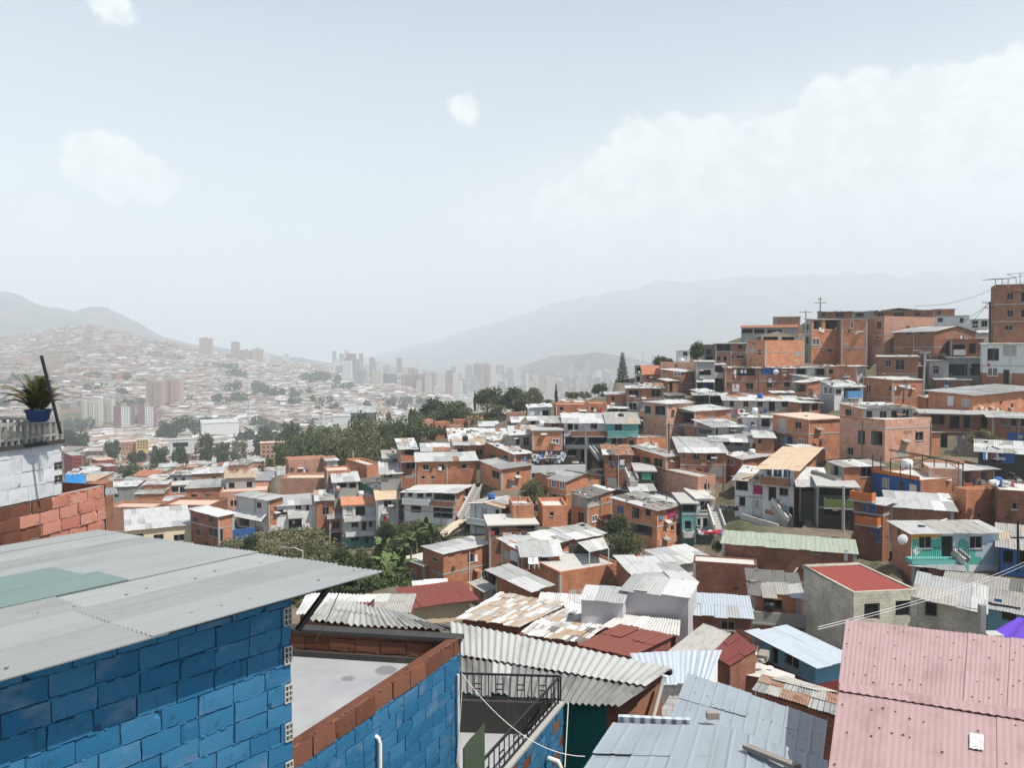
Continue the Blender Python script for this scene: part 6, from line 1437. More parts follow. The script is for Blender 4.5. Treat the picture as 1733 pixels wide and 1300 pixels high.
# steel pergola frame on the roof terrace, rail on mural balcony, scaffold canopy on the tall block
def pts_on(Z, lst): return [at(*Z.p(x, y), D) for x, y, D in lst]
T = empty('steel_frame', at(*ZF.p(700, 480), 73), 0, 'black steel pergola frame standing on the roof terrace', 'steel frame'); mb = MB(); o_ = T.location
for (x, yt, yb, D) in ((565, 315, 420, 76), (628, 335, 440, 74.5), (702, 350, 465, 73.5), (778, 400, 520, 72.2), (855, 390, 520, 72), (950, 320, 420, 75), (1040, 340, 420, 75), (1132, 360, 430, 75), (1228, 370, 440, 74)):
    a, b = at(*ZF.p(x, yb), D), at(*ZF.p(x, yt), D); mb.bar(a - o_, b - o_, .07, 'black_metal')
for (a, b) in (((690, 275, 77), (950, 320, 75)), ((950, 320, 75), (1270, 395, 73)), ((700, 350, 73.5), (950, 325, 75)), ((790, 440, 72), (1000, 340, 75)), ((690, 285, 77), (1228, 375, 74))):
    mb.bar(at(*ZF.p(a[0], a[1]), a[2]) - o_, at(*ZF.p(b[0], b[1]), b[2]) - o_, .07, 'black_metal')
mb.build('frame', T)
T = empty('balcony_railing', at(*ZF.p(870, 1130), 57.2), 0, 'teal balcony slab with thin black railing on the mural house front', 'balcony'); o_ = T.location
mb = MB(); a, b = at(*ZF.p(872, 1132), 57), at(*ZF.p(1225, 1132), 57.2)
mb.hexa([a - o_ + Vector((0, 0, -.35)), b - o_ + Vector((0, 0, -.35)), b - o_ + Vector((0, 1, -.35)), a - o_ + Vector((0, 1, -.35)), a - o_, b - o_, b - o_ + Vector((0, 1, 0)), a - o_ + Vector((0, 1, 0))], 'teal'); mb.build('slab', T)
mb = MB(); rail(mb, a - o_, b - o_, .95, 22, mid=False); rail(mb, b - o_, at(*ZF.p(1300, 1160), 56.8) - o_, .95, 6, mid=False); mb.build('railing', T)
T = empty('roof_canopy', at(*ZE.p(1573, 90), 122), 0, 'steel pole canopy frame on top of the tall brown apartment block', 'canopy'); o_ = T.location; mb = MB()
for (x0, yt, yb, D) in ((1576, 38, 90, 122), (1612, 40, 88, 124), (1646, 36, 86, 122), (1690, 35, 60, 122), (1712, 5, 66, 123)):
    mb.bar(at(*ZE.p(x0, yb), D) - o_, at(*ZE.p(x0, yt), D) - o_, .09, 'steel')
for (x0, y0, x1, y1) in ((1640, 12, 1760, 5), (1680, 28, 1760, 22), (1640, 12, 1690, 35), (1690, 60, 1760, 56)):
    mb.bar(at(*ZE.p(x0, y0), 122) - o_, at(*ZE.p(x1, y1), 122) - o_, .08, 'steel')
a = at(*ZE.p(1570, 40), 121) - o_; b = at(*ZE.p(1692, 34), 121) - o_
mb.hexa([a, b, b + Vector((0, 3, .1)), a + Vector((0, 3, .1)), a + Vector((0, 0, .08)), b + Vector((0, 0, .08)), b + Vector((0, 3, .18)), a + Vector((0, 3, .18))], 'zinc_grey'); mb.build('frame', T)
# mural painted on the white front: green landscape at left, teal figure-like cloud at right (plain shapes)
mh = [t_ for t_ in HOUSES if t_[0].get('label', '').startswith('white house with colourful mural')][0]
T0, O0, W0_, L0, a0, zb0, zt0, _ = mh
def mural(poly, m, dep):
    mb = MB(); u = Vector((math.cos(a0), math.sin(a0))); pts = []
    for (x, y) in poly:
        r_ = ray(*ZF.p(x, y)); det = r_.x * (-u.y) + u.x * r_.y
        s_ = (O0[0] * (-u.y) + u.x * O0[1]) / det; t_ = (r_.x * O0[1] - r_.y * O0[0]) / det
        pts.append((t_, -dep, r_.z * s_ - T0.location.z))
    mb.face(pts, m); mb.build('mural_paint', T0)
plaster('paint_green', (.16, .36, .14), sa=.15); plaster('paint_aqua', (.10, .42, .34), sa=.15); plaster('paint_sky', (.47, .58, .66), sa=.15); plaster('paint_amber', (.75, .32, .05), sa=.1)
# openings stay clear: painted areas are laid between window and door
mural([(870, 1128), (870, 985), (924, 1000), (924, 1040), (1020, 1040), (1020, 975), (1096, 960), (1096, 1128)], 'paint_aqua', .006)
mural([(868, 985), (868, 965), (924, 972), (924, 998)], 'paint_green', .006); mural([(1020, 973), (1096, 935), (1096, 957)], 'paint_green', .006)
mural([(868, 962), (868, 932), (1096, 932), (1060, 950), (1022, 968), (1022, 951), (924, 951), (924, 968)], 'paint_amber', .006)
mural([(1190, 1165), (1190, 935), (1314, 935), (1314, 1042), (1410, 1042), (1410, 935), (1534, 935), (1534, 1165)], 'paint_sky', .006)
mural([(1228, 1090), (1222, 1010), (1236, 968), (1268, 966), (1300, 990), (1310, 1040), (1290, 1060), (1340, 1046), (1368, 1062), (1350, 1100), (1405, 1112), (1405, 1164), (1280, 1164)], 'paint_aqua', .011)
mural([(872, 1060), (900, 1030), (950, 1048), (900, 1100)], 'spray_white', .012)
# dishes, tanks, laundry, junk
def dish(Z, x, y, D, label, rad=.4):
    c = at(*Z.p(x, y), D); T = empty('satellite_dish', c, 0, label, 'satellite dish', 'satellite dishes'); mb = MB(); rows = []
    for i in range(5):
        rr = rad * i / 4; rows.append([Vector((rr * math.cos(t), -.12 + .5 * rr * rr - rr * .25 * math.sin(t) * .3, rr * math.sin(t))) for t in [2 * math.pi * k / 16 for k in range(17)]])
    mb.grid(rows, 'plastic_white'); mb.grid([[p + Vector((0, .015, 0)) for p in rw][::-1] for rw in rows], 'plastic_white'); mb.build('reflector', T)
    mb = MB(); mb.bar((0, -.1, -rad), (0, -.5, -.05), .03, 'steel'); mb.bar((0, 0, 0), (0, .35, -.1), .05, 'steel'); mb.box(-.05, -.58, -.08, .05, -.46, .04, 'plastic_white'); mb.build('arm', T)
dish(ZF, 795, 972, 57.4, 'white satellite dish on the brick side of the mural house'); dish(ZC, 1337, 318, 136, 'white satellite dish beside the blue tarp', .5)
dish(ZM, 1585, 1020, 14.5, 'grey dish lying low beside the grey blue sheet roof', .2) if False else None
def tank(Z, x, y, D, label, m, rad=.5, hh=.9):
    c = at(*Z.p(x, y), D); mb = MB(); pr = ((rad * .85, 0), (rad, hh * .1), (rad, hh * .8), (rad * .8, hh * .95), (rad * .3, hh), (0, hh))
    mb.grid([[Vector((r_ * math.cos(t), r_ * math.sin(t), z)) for t in [2 * math.pi * k / 16 for k in range(17)]] for r_, z in pr], m)
    o = mb.build('water_tank', None, c); tag(o, label, 'water tank', 'water tanks')
tank(ZF, 830, 425, 73, 'white water tank on the roof terrace under the steel frame', 'plastic_white'); tank(ZK, 430, 405, 52.2, 'round dark tank in the wrecked shack window', 'plastic_black', .35, .6)
tank(ZF, 1530, 560, 66, 'blue barrel among junk on the dark brown terrace', 'blue', .35, .8)
def junk(Z, lst, label, name, cat, D):
    x0, y0 = Z.p(lst[0][0], lst[0][1]); b = at(x0, y0, D); r = random.Random(len(label)); T = MB()
    for (x, y, m) in lst:
        p = at(*Z.p(x, y), D + r.uniform(-.4, .4)) - b; s_ = r.uniform(.2, .45); a_ = r.uniform(0, 3)
        T.bar(p, p + Vector((math.cos(a_) * s_ * 1.6, math.sin(a_) * s_, s_ * .3)), s_, m, s_ * .7)
    tag(T.build(name, None, b), label, cat)
junk(ZF, [(1470, 530, 'plastic_white'), (1500, 545, 'cloth_white'), (1570, 520, 'plastic_white'), (1600, 545, 'zinc_white'), (1640, 500, 'black_metal'), (1660, 480, 'black_metal'), (1620, 540, 'plastic_white'), (1650, 555, 'cloth_red'), (1700, 530, 'zinc_grey'), (1680, 510, 'plastic_black')], 'heap of bags and scrap on the dark brown terrace at right', 'junk_heap', 'junk heap', 65.5)
junk(ZD, [(810, 650, 'cloth_red'), (835, 655, 'cloth_red'), (860, 648, 'cloth_red'), (880, 655, 'magenta'), (905, 660, 'cloth_blue'), (925, 665, 'cloth_blue'), (780, 655, 'cloth_white'), (815, 640, 'cloth_white'), (750, 655, 'green')], 'bright pile of red and blue clothes drying at the foot of the stair', 'clothes_pile', 'clothes', 77)
junk(ZK, [(375, 640, 'cloth_white'), (395, 650, 'rubble'), (410, 660, 'cloth_white'), (385, 665, 'zinc_white'), (430, 710, 'cloth_white'), (300, 690, 'wood'), (340, 660, 'wood')], 'rubbish bags heaped beside the small blue house door', 'rubbish_heap', 'rubbish', 36)
def line_of_clothes(Z, x0, x1, y, D, label, cols, n=7):
    a = at(*Z.p(x0, y), D); b = at(*Z.p(x1, y), D); T = empty('washing_line', a, 0, label, 'laundry', 'laundry lines'); v = b - a
    mb = MB(); mb.tube([Vector(), v * .5 - Vector((0, 0, .06)), v], .012, 'cable', 4); mb.build('line', T)
    for k in range(n):
        mb = MB(); p = v * ((k + .3) / n); w = v.length / n * .7; hh = rnd.uniform(.5, .85); d = v.normalized(); m = cols[k % len(cols)]
        P = [[p + d * (w * i / 4) + Vector((0, .03 * math.sin(i * 2 + j), -.02 - hh * j / 3)) for i in range(5)] for j in range(4)]
        mb.grid(P, m); mb.grid([[q_ + Vector((0, .012, 0)) for q_ in rw][::-1] for rw in P], m); mb.build('garment', T)
line_of_clothes(ZD, 1280, 1435, 158, 77.2, 'dark laundry hanging under the tan roof', ('cloth_dark', 'cloth_white', 'cloth_dark', 'cloth_blue'), 8)
line_of_clothes(ZC, 1005, 1110, 300, 137, 'white laundry hanging at the long brick house with stone weighted roof', ('cloth_white', 'cloth_dark', 'cloth_white'), 4)
line_of_clothes(ZC, 1000, 1055, 415, 137, 'white and red laundry below the long brick house balcony', ('cloth_white', 'cloth_red', 'cloth_white'), 4)
line_of_clothes(ZC, 1015, 1100, 605, 119, 'pink laundry in front of the cream row house', ('cloth_red', 'cloth_white'), 4)
line_of_clothes(ZF, 1410, 1560, 300, 79, 'mixed laundry under the tin roofed shack at right', ('cloth_blue', 'cloth_white', 'cloth_dark', 'cloth_red'), 7)
# open shed with white roof on posts
T = empty('open_shed', at(*ZB.p(1475, 715), 66), 0, 'open shed with white tin roof on thin posts left of the leafy tree', 'shed'); o_ = T.location
rb = MB(); Q = [at(*ZB.p(*q[:2]), q[2]) - o_ for q in ((1475, 640, 64.5), (1610, 612, 65), (1570, 535, 70), (1392, 570, 69))]
wavesheets(rb, Q, .177, .02, lambda i, j: pick(rnd, (('cf_white', 4), ('cf_light', 3))), 4, 1, rnd, .02, 6); rb.build('roof', T)
pbm = MB()
for q, yb in ((Q[0], 715), (Q[1], 710), (Q[2], 640), (Q[3], 700)): pbm.bar(q - Vector((0, 0, .05)), Vector((q.x * .97, q.y * .97, -1.4)), .09, 'cable_white')
pbm.build('post', T)
wb = MB(); wb.box(-1.6, 2.6, -2, 2.4, 2.8, .9, 'dark_grey'); wb.build('back_wall', T)
# chairs on the porch
for (x, y, m, lb) in ((1068, 752, 'plastic_white', 'pale plastic chair on the porch, nearer the dark door'), (1105, 750, 'plastic_white', 'pale plastic chair on the porch, right of its twin'), (1050, 755, 'plastic_black', 'black plastic chair at the left end of the porch')):
    c = at(*ZB.p(x, y), 64.6); T = empty('plastic_chair', c, .2, lb, 'chair', 'chairs on the porch')
    mb = MB(); mb.box(-.22, -.22, .40, .22, .22, .44, m); mb.build('seat', T); mb = MB(); mb.hexa([(-.22, .2, .44), (.22, .2, .44), (.22, .24, .44), (-.22, .24, .44), (-.2, .3, .85), (.2, .3, .85), (.2, .33, .85), (-.2, .33, .85)], m); mb.build('backrest', T)
    for sx in (-1, 1):
        for sy in (-1, 1): mb = MB(); mb.bar((sx * .2, sy * .2, 0), (sx * .19, sy * .19, .4), .045, m); mb.build('leg', T)
# motorcycle parked in the gap
def moto(Z, x, y, D, rz, label):
    c = at(*Z.p(x, y), D); T = empty('motorcycle', c, rz, label, 'motorcycle', 'parked motorcycles')
    for s_ in (-.65, .65):
        mb = MB(); mb.tube([Vector((s_ + .29 * math.cos(t), 0, .3 + .29 * math.sin(t))) for t in [2 * math.pi * k / 16 for k in range(17)]], .05, 'rubber', 6, None, False)
        for k in range(6): t = k * math.pi / 6; mb.bar((s_ - .27 * math.cos(t), 0, .3 - .27 * math.sin(t)), (s_ + .27 * math.cos(t), 0, .3 + .27 * math.sin(t)), .015, 'steel')
        mb.build('wheel', T)
    mb = MB(); mb.hexa([(-.2, -.1, .35), (.35, -.1, .35), (.35, .1, .35), (-.2, .1, .35), (-.3, -.1, .62), (.45, -.08, .7), (.45, .08, .7), (-.3, .1, .62)], 'plastic_black'); mb.bar((.65, 0, .3), (.42, 0, 1.0), .05, 'steel'); mb.bar((-.65, 0, .3), (-.2, 0, .5), .06, 'steel'); mb.build('body', T)
    mb = MB(); mb.hexa([(.1, -.12, .7), (.45, -.1, .72), (.45, .1, .72), (.1, .12, .7), (.12, -.1, .88), (.4, -.08, .88), (.4, .08, .88), (.12, .1, .88)], 'cloth_red'); mb.build('fuel_tank', T)
    mb = MB(); mb.hexa([(-.7, -.11, .68), (.08, -.12, .68), (.08, .12, .68), (-.7, .11, .68), (-.72, -.09, .82), (.06, -.1, .76), (.06, .1, .76), (-.72, .09, .82)], 'cloth_dark'); mb.build('saddle', T)
    mb = MB(); mb.bar((.40, -.34, 1.02), (.40, .34, 1.02), .03, 'steel'); mb.build('handlebar', T); mb = MB(); mb.box(.45, -.08, .82, .56, .08, .98, 'plastic_white'); mb.build('headlight', T)
moto(ZD, 190, 905, 66, .4, 'motorcycle parked under the leafy tree, left one'); moto(ZD, 255, 895, 67, .3, 'motorcycle parked under the leafy tree, right one'); moto(ZD, 1020, 500, 83, -.3, 'dark motorcycle parked at the top of the sloping road')
# ---------------------------------------------------------------- ravine floor support points
for (x, y, D) in ((1330, 1135, 38), (1000, 1110, 34), (700, 1060, 40), (560, 1010, 60), (1200, 1000, 58), (1690, 1060, 40), (1560, 1060, 36)):
    q = at(x, y, D); CTRL.append((q.x, q.y, q.z - 3))
mb = MB(); P = [[at(*ZK.p(250 + 40 * j + 25 * i * 0, 720 + 22 * i - 14 * j * 0 + 4 * math.sin(j)), 35.5 - i * 1.2 + .2 * j) for j in range(8)] for i in range(3)]
o = sheet_ground('patio', [(*ZK.p(250, 725), 34.5), (*ZK.p(480, 765), 32.5), (*ZK.p(560, 760), 33.5), (*ZK.p(560, 735), 35.5), (*ZK.p(370, 670), 38.5), (*ZK.p(270, 705), 37)], 'slab_white')
# ---------------------------------------------------------------- valley, far city, terrain, sky
import numpy as np
def valley(D): return lerp_tab(VAL, D)
LH = ((-400, 590), (0, 575), (60, 566), (100, 558), (150, 553), (200, 560), (250, 575), (300, 588), (350, 600), (450, 613), (560, 625), (680, 640), (800, 670))
PM = ((-300, 480), (0, 496), (40, 503), (80, 515), (125, 522), (150, 518), (165, 517), (190, 524), (230, 545), (270, 566), (330, 580), (400, 592), (480, 604), (560, 613), (700, 622), (800, 640))
RM = ((480, 640), (560, 622), (620, 604), (700, 586), (780, 563), (850, 541), (950, 512), (1050, 490), (1150, 475), (1250, 470), (1400, 466), (1550, 463), (1700, 460), (2200, 455))
SH = ((800, 650), (860, 630), (900, 612), (940, 602), (1000, 596), (1050, 599), (1100, 610), (1160, 622), (1250, 640))
RIDGES = ((LH, 1000, 2600, .25), (PM, 3000, 4700, .35), (SH, 2900, 3600, .4), (RM, 5200, 9500, .3))
def far_z(px, D):
    z = valley(D)
    for tab, Df, Dc, dn in RIDGES:
        if D <= Df: continue
        zc = (600 - lerp_tab(tab, px)) / F * Dc; zf = valley(Df)
        if zc < valley(Dc) + 2: continue
        t = (D - Df) / (Dc - Df)
        if t <= 1:
            zr = zf + (zc - zf) * t
        else: zr = zc - (D - Dc) * dn
        amp = (zc - valley(Dc)) * .11 * min(1, t) * (1 if t < .92 else max(0.55, 1 - (t - .92) * 8))
        if Df >= 2900:
            zr += amp * 1.0 * noise.fractal((px * .022, D * .0018, Df), 1.0, 2.0, 5)
        z = max(z, zr)
    return z
for D in (130, 160, 200, 250, 310, 380, 450):
    for px in range(-500, 1000, 90):
        if D < 165 and px > 420: continue
        if D < 200 and px > 640: continue
        q = at(px, 600, D); CTRL.append((q.x, q.y, valley(D)))
for D, zz in ((230, -40), (300, -50), (400, -60)):
    for px in range(1150, 2400, 150):
        q = at(px, 600, D); CTRL.append((q.x, q.y, zz))
for (px, py, D) in ((840, 735, 165), (900, 722, 165), (950, 705, 170), (990, 695, 172), (870, 722, 190), (930, 708, 195), (990, 690, 195), (1030, 680, 190), (840, 712, 215), (900, 705, 220), (960, 694, 225), (1020, 680, 225), (1060, 668, 205), (700, 760, 170), (760, 748, 165), (800, 740, 180)):
    q = at(px, py, D); CTRL.append((q.x, q.y, q.z))
for px in range(1300, 2300, 150):
    q = at(px, 600, 185); CTRL.append((q.x, q.y, 3.0))
CA = np.array(CTRL)
def idw(X, Y):
    X = np.asarray(X, float); Y = np.asarray(Y, float); out = np.empty(X.shape)
    for i in range(0, X.size, 4000):
        xs, ys = X.flat[i:i + 4000], Y.flat[i:i + 4000]
        d2 = (xs[:, None] - CA[None, :, 0]) ** 2 + (ys[:, None] - CA[None, :, 1]) ** 2 + 1.5
        w = d2 ** -2.0
        out.flat[i:i + 4000] = (w * CA[None, :, 2]).sum(1) / w.sum(1)
    return out
SLOPE = {}
for T_, O_2, W_, L_, a_, zb_, zt_, px_ in HOUSES:
    xs_ = [p[0] for p in px_]
    for b_ in range(int(min(xs_)) // 4 - 1, int(max(xs_)) // 4 + 2):
        cx_ = (b_ * 4 + 2 - 866.5) / F
        for dx_, dy_, ln in ((math.cos(a_), math.sin(a_), W_), (-math.sin(a_), math.cos(a_), L_)):
            den = dx_ - cx_ * dy_
            if abs(den) < 1e-5: continue
            tt = (cx_ * O_2[1] - O_2[0]) / den
            if -.8 <= tt <= ln + .8: Df = O_2[1] + tt * dy_; SLOPE.setdefault(b_, []).append((Df, (zb_ - .25) / Df))
for t_ in TREES:
    if t_.location.y > 180 and t_.location.y < 300:
        p_ = proj(t_.location)[0]
        for b_ in range(int(p_ - 14) // 4, int(p_ + 14) // 4): SLOPE.setdefault(b_, []).append((t_.location.y, (t_.location.z + 1.5) / t_.location.y))
def clampz(px, D, z):
    for (Dh, sl) in SLOPE.get(int(px) // 4, ()):
        if Dh > D - 3.0: z = min(z, sl * min(D, Dh))
    return z
def ground(x, y):
    D = max(y, 1.0); px = 866.5 + F * x / D
    if D > 440: return far_z(px, D)
    z = float(idw(np.array([x]), np.array([y]))[0])
    if D > 330: t = (D - 330) / 110; z = z * (1 - t) + far_z(px, D) * t
    return clampz(px, D, z)
t = NT('earth'); ob = t.n('ShaderNodeNewGeometry').outputs['Position']
c = t.mix(t.ramp(t.noise(ob, .08, 6, .7), .42, .6), (.15, .12, .09), (.075, .08, .04)); c = t.mix(t.ramp(t.noise(ob, 1.2, 5, .7), .4, .7, 0, .6), c, (.22, .19, .15)); t.out(c, .95, spec=.1)
t = NT('far_earth'); ob = t.n('ShaderNodeNewGeometry').outputs['Position']
c = t.mix(t.ramp(t.noise(ob, .012, 6, .7), .45, .6), (.20, .125, .09), (.07, .08, .045)); t.out(c, .95, spec=.1)
t = NT('mountain_haze_tint'); ob = t.n('ShaderNodeNewGeometry').outputs['Position']
c = t.mix(t.ramp(t.noise(ob, .004, 7, .7), .4, .62), (.05, .058, .048), (.125, .10, .10)); t.out(c, .95, spec=.1)  # green and dry rock tones, with the mauve of distant haze mixed in
def polar(name, D0, D1, nD, px0, px1, nP, m):
    Ds = [D0 * (D1 / D0) ** (i / (nD - 1)) for i in range(nD)]; pxs = [px0 + (px1 - px0) * k / (nP - 1) for k in range(nP)]
    X = np.array([[(p - 866.5) / F * D for p in pxs] for D in Ds]); Y = np.array([[D for p in pxs] for D in Ds])
    Z = idw(X, Y) if D0 < 440 else np.zeros(X.shape)
    P = []
    for i, D in enumerate(Ds):
        row = []
        for k, p in enumerate(pxs):
            z = Z[i, k]
            if D > 330:
                t_ = min(1, (D - 330) / 110); fz = far_z(p, D); z = z * (1 - t_) + fz * t_
            z = clampz(p, D, z) if D < 440 else z
            if D < 330: z -= .35 - .25 * noise.noise((X[i, k] * .3, D * .3, 0))
            row.append((X[i, k], D, z))
        P.append(row)
    if D0 < 440:
        for _ in range(2):
            P = [[(r_[k][0], r_[k][1], min(r_[k][2], max(r_[max(0, k - 1)][2], r_[min(nP - 1, k + 1)][2]) + .15)) for k in range(nP)] for r_ in P]
            P = [[(P[i][k][0], P[i][k][1], min(P[i][k][2], max(P[max(0, i - 1)][k][2], P[min(nD - 1, i + 1)][k][2]) + .15)) for k in range(nP)] for i in range(nD)]
    mb = MB(); mb.grid(P, m); o = mb.build(name); o['kind'] = 'structure'; return o
polar('ground', 2.0, 450, 190, -900, 2700, 420, 'earth')
polar('valley_terrain', 448, 2950, 70, -700, 2300, 170, 'far_earth')
polar('mountains', 2930, 11500, 100, -700, 2600, 240, 'mountain_haze_tint')
# ---- special valley buildings
plaster('aptred', (.27, .055, .055), sa=.25)
def hv(Z, label, D, xc, yt, yb, xl, xr, a, mR, mL, roof, wins=(), **kw):
    kw.setdefault('ctrl', False); kw.setdefault('frames', False); kw.setdefault('drop', 3); kw.setdefault('group', 'buildings in the valley')
    return h(Z, label, D, xc, yt, yb, xl, xr, a, mR, mL, roof, wins, **kw)
def wgrid(x0, x1, y0, y1, nx, ny, w, hh, k='w'):
    return [(x0 + (x1 - x0) * (i + .5) / nx - w / 2, y0 + (y1 - y0) * (j + .5) / ny - hh / 2, x0 + (x1 - x0) * (i + .5) / nx + w / 2, y0 + (y1 - y0) * (j + .5) / ny + hh / 2, k) for i in range(nx) for j in range(ny)]
AB = dict(cat='apartment block', name='apartment_block')
hv(ZQ, 'dark red apartment block partly behind the white block wall, leftmost of four', 345, 440, 765, 880, 392, 502, 46, 'aptred', 'aptred', 'slab:concrete', wgrid(445, 498, 775, 870, 3, 4, 9, 10), **AB)
hv(ZQ, 'dark red apartment block facing the big dark valley tree, rightmost of four', 322, 650, 832, 955, 613, 712, 48, 'aptred', 'aptred', 'slab:concrete', wgrid(655, 708, 842, 945, 3, 4, 9, 10), **AB)
hv(ZQ, 'dark red apartment block with stair tower, second of four from the right', 320, 520, 848, 970, 486, 611, 48, 'aptred', 'aptred', 'slab:concrete', wgrid(525, 606, 858, 960, 4, 4, 9, 10), **AB)
hv(ZQ, 'low dark red apartment block behind the other red blocks', 352, 600, 795, 860, 560, 700, 48, 'aptred', 'aptred', 'slab:slab_pink', wgrid(605, 695, 800, 850, 4, 2, 9, 10), **AB)
hv(ZQ, 'yellow apartment block with dark windows in the valley', 480, 832, 668, 726, None, 908, 3, 'yellow', 'yellow', 'slab:slab_white', wgrid(836, 904, 672, 722, 4, 3, 8, 9), **AB)
hv(ZQ, 'long orange brick block joined to the yellow apartment block', 482, 740, 682, 735, None, 830, 3, 'brick_pink', 'brick_orange', 'slab:slab_pink', wgrid(745, 825, 690, 730, 4, 2, 7, 8), **AB)
hv(ZS, 'wide orange apartment block with horizontal bands in the valley', 340, 1364, 900, 1005, None, 1512, 3, 'brick_pink', 'brick_pink', 'slab:slab_pink', wgrid(1370, 1506, 910, 1000, 6, 4, 10, 10), slabs=(925, 955, 985), **AB)
hv(ZS, 'white open frame building of two floors with slender columns', 190, 866, 1125, 1190, None, 1082, 6, 'white', 'white', 'slab:slab_white', [(872, 1128, 935, 1158, 'o'), (942, 1128, 1000, 1158, 'o'), (1006, 1128, 1036, 1158, 'o'), (1046, 1128, 1076, 1158, 'o'), (1000, 1164, 1035, 1188, 'o'), (890, 1164, 990, 1188, 'o')], cat='building', name='frame_building')
hv(ZS, 'white building with tall parapet and columns beside the flat topped tree', 420, 888, 882, 930, None, 1015, 4, 'white', 'white', 'slab:slab_white', [(905, 895, 985, 918, 'o')], cat='building', name='parapet_building')
hv(ZS, 'long low white warehouse in the valley left of the tall white masts', 620, 1056, 795, 835, None, 1252, 4, 'white', 'white', 'zc', [], cat='warehouse', name='warehouse', jit=.2, L=25)
hv(ZA, 'long hall with pale roof and dark front at the far side of the green belt', 620, 430, 575, 610, None, 648, 4, 'dark_grey', 'white', 'zl', [], cat='warehouse', name='warehouse', jit=.2, L=25, rs=(0, .15))
hv(ZA, 'low white hall just below the pale roofed long hall', 560, 345, 598, 622, None, 470, 4, 'white', 'white', 'zw', [], cat='warehouse', name='warehouse', jit=.2, L=15)
hv(ZA, 'house with orange hipped roof among the belt trees', 252, 365, 725, 765, None, 502, 5, 'white', 'rosewhite', 'tl', [(400, 735, 430, 752, 'w'), (445, 735, 465, 752, 'w')], rs=('gu', .35))
hv(ZA, 'white roofed small house right of the orange hipped roof', 250, 500, 715, 750, None, 560, 5, 'rosewhite', 'white', 'zw', [], rs=(0, .1))
hv(ZH, 'pink brick row house with broad terrace above the brick terrace house', 150, 1040, 165, 235, None, 1275, 8, 'brick_pink', 'brick_orange', 'terr:slab_pink', [(1130, 200, 1150, 215, 'w')])
hv(ZH, 'white stair tower room on the pink brick row house', 148, 1275, 145, 235, None, 1342, 10, 'white', 'brick_pink', 'zw', [(1290, 175, 1320, 210, 'o')])
for (x0, x1, yt, yb, D, lb, m) in ((965, 1045, 640, 690, 205, 'leftmost pink brick house of the row under the blackish tree', 'brick_pink'), (1060, 1160, 655, 700, 200, 'pink brick house second in the row under the blackish tree', 'brick_orange'), (1160, 1260, 680, 740, 185, 'pale pink brick house above the vast patchy roof', 'brick_pink'), (1190, 1290, 640, 680, 195, 'orange brick house with tall chimney wall right of the blackish tree', 'brick_orange'), (1290, 1395, 620, 670, 190, 'brick house with small tower at the foot of the dark trees', 'brick_pink'), (1560, 1690, 590, 640, 190, 'pale pink house under the ragged dark tree', 'brick_pink')):
    hv(ZA, lb, D, x0, yt, yb, None, x1, 4, m, m, 'terr:slab_pink', [(x0 + 20, yt + 10, x0 + 34, yt + 24, 'w'), (x0 + 60, yt + 10, x0 + 74, yt + 24, 'w')], par=.5)
hv(ZA, 'house with vast patchy white roof behind the two window brick house', 128, 1165, 775, 810, None, 1530, 3, 'brick_orange', 'brick_orange', 'pt', [], rs=(0, .12), L=10)
hv(ZA, 'grey shack with dark stone weighted roof left of the square blank brick house', 121, 1400, 790, 850, None, 1690, 4, 'grey', 'grey', 'pt', [(1540, 800, 1580, 835, 'o'), (1620, 795, 1660, 840, 'o')], rs=(0, .16), L=9)
hv(ZA, 'grey house with white roof at the right end of the pink row', 150, 1372, 668, 720, None, 1500, 3, 'grey', 'grey', 'zl', [(1400, 680, 1430, 700, 'w')], rs=(0, .1))
hv(ZA, 'small white walled house beside the grey house of the pink row', 148, 1500, 680, 715, None, 1590, 3, 'white', 'white', 'zl', [(1515, 688, 1540, 704, 'w')], rs=(0, .1))
hv(ZA, 'long low house with bright white roof at the edge of the square blank brick house', 142, 1600, 640, 700, None, 1740, 3, 'grey', 'grey', 'zw', [(1630, 655, 1680, 690, 'o')], rs=(0, .12))
# ---- procedural valley houses, nearest first, kept where they show
col = [1300.0] * 1800
OCC = []
for T_, O_2, W_, L_, a_, zb_, zt_, px_ in HOUSES:
    if O_2[1] > 124:
        OCC.append((O_2[1], min(p[0] for p in px_), max(p[0] for p in px_), min(p[1] for p in px_))); continue
    xs = [p[0] for p in px_]; yt_ = min(p[1] for p in px_)
    for x in range(max(0, int(min(xs))), min(1799, int(max(xs)) + 1)): col[x] = min(col[x], yt_ + 4)
for x in range(0, 645): col[x] = min(col[x], 905 + max(0, (x - 180) * .14))
for x in range(0, 180): col[x] = min(col[x], 840)
for x in range(0, 110): col[x] = min(col[x], 715)
LMK = (('the long cream building', 270, 880), ('the dry yellow green tree', 268, 860), ('the big dark valley tree', 222, 800), ('the round dark valley tree', 267, 782), ('the red apartment blocks', 160, 805), ('the white open frame building', 318, 828), ('the orange apartment block', 465, 768), ('the yellow apartment block', 240, 752), ('the narrow valley conifer', 444, 798), ('the brown brick house', 362, 885), ('the white canopy house', 425, 865), ('the white balconies house', 500, 855), ('the brick terrace house', 615, 790), ('the huge olive tree', 540, 770), ('the white warehouse', 373, 722), ('the white masts', 425, 700), ('the pale belt tree', 520, 735))
MATN = {'brick_pink': 'pink brick', 'brick_orange': 'orange brick', 'brick_brown': 'brown brick', 'white': 'white', 'grey': 'grey', 'rosewhite': 'cream', 'brick_red': 'red brick', 'lightblue': 'blue'}
RFN = {'zw': 'white', 'zl': 'pale', 'zg': 'grey', 'pt': 'patchy', 'tl': 'clay', 'fc': 'fibre', 'terr:slab_pink': 'terraced', 'ru': 'rusty', 'tn': 'tan'}
rv = random.Random(77); cand = []
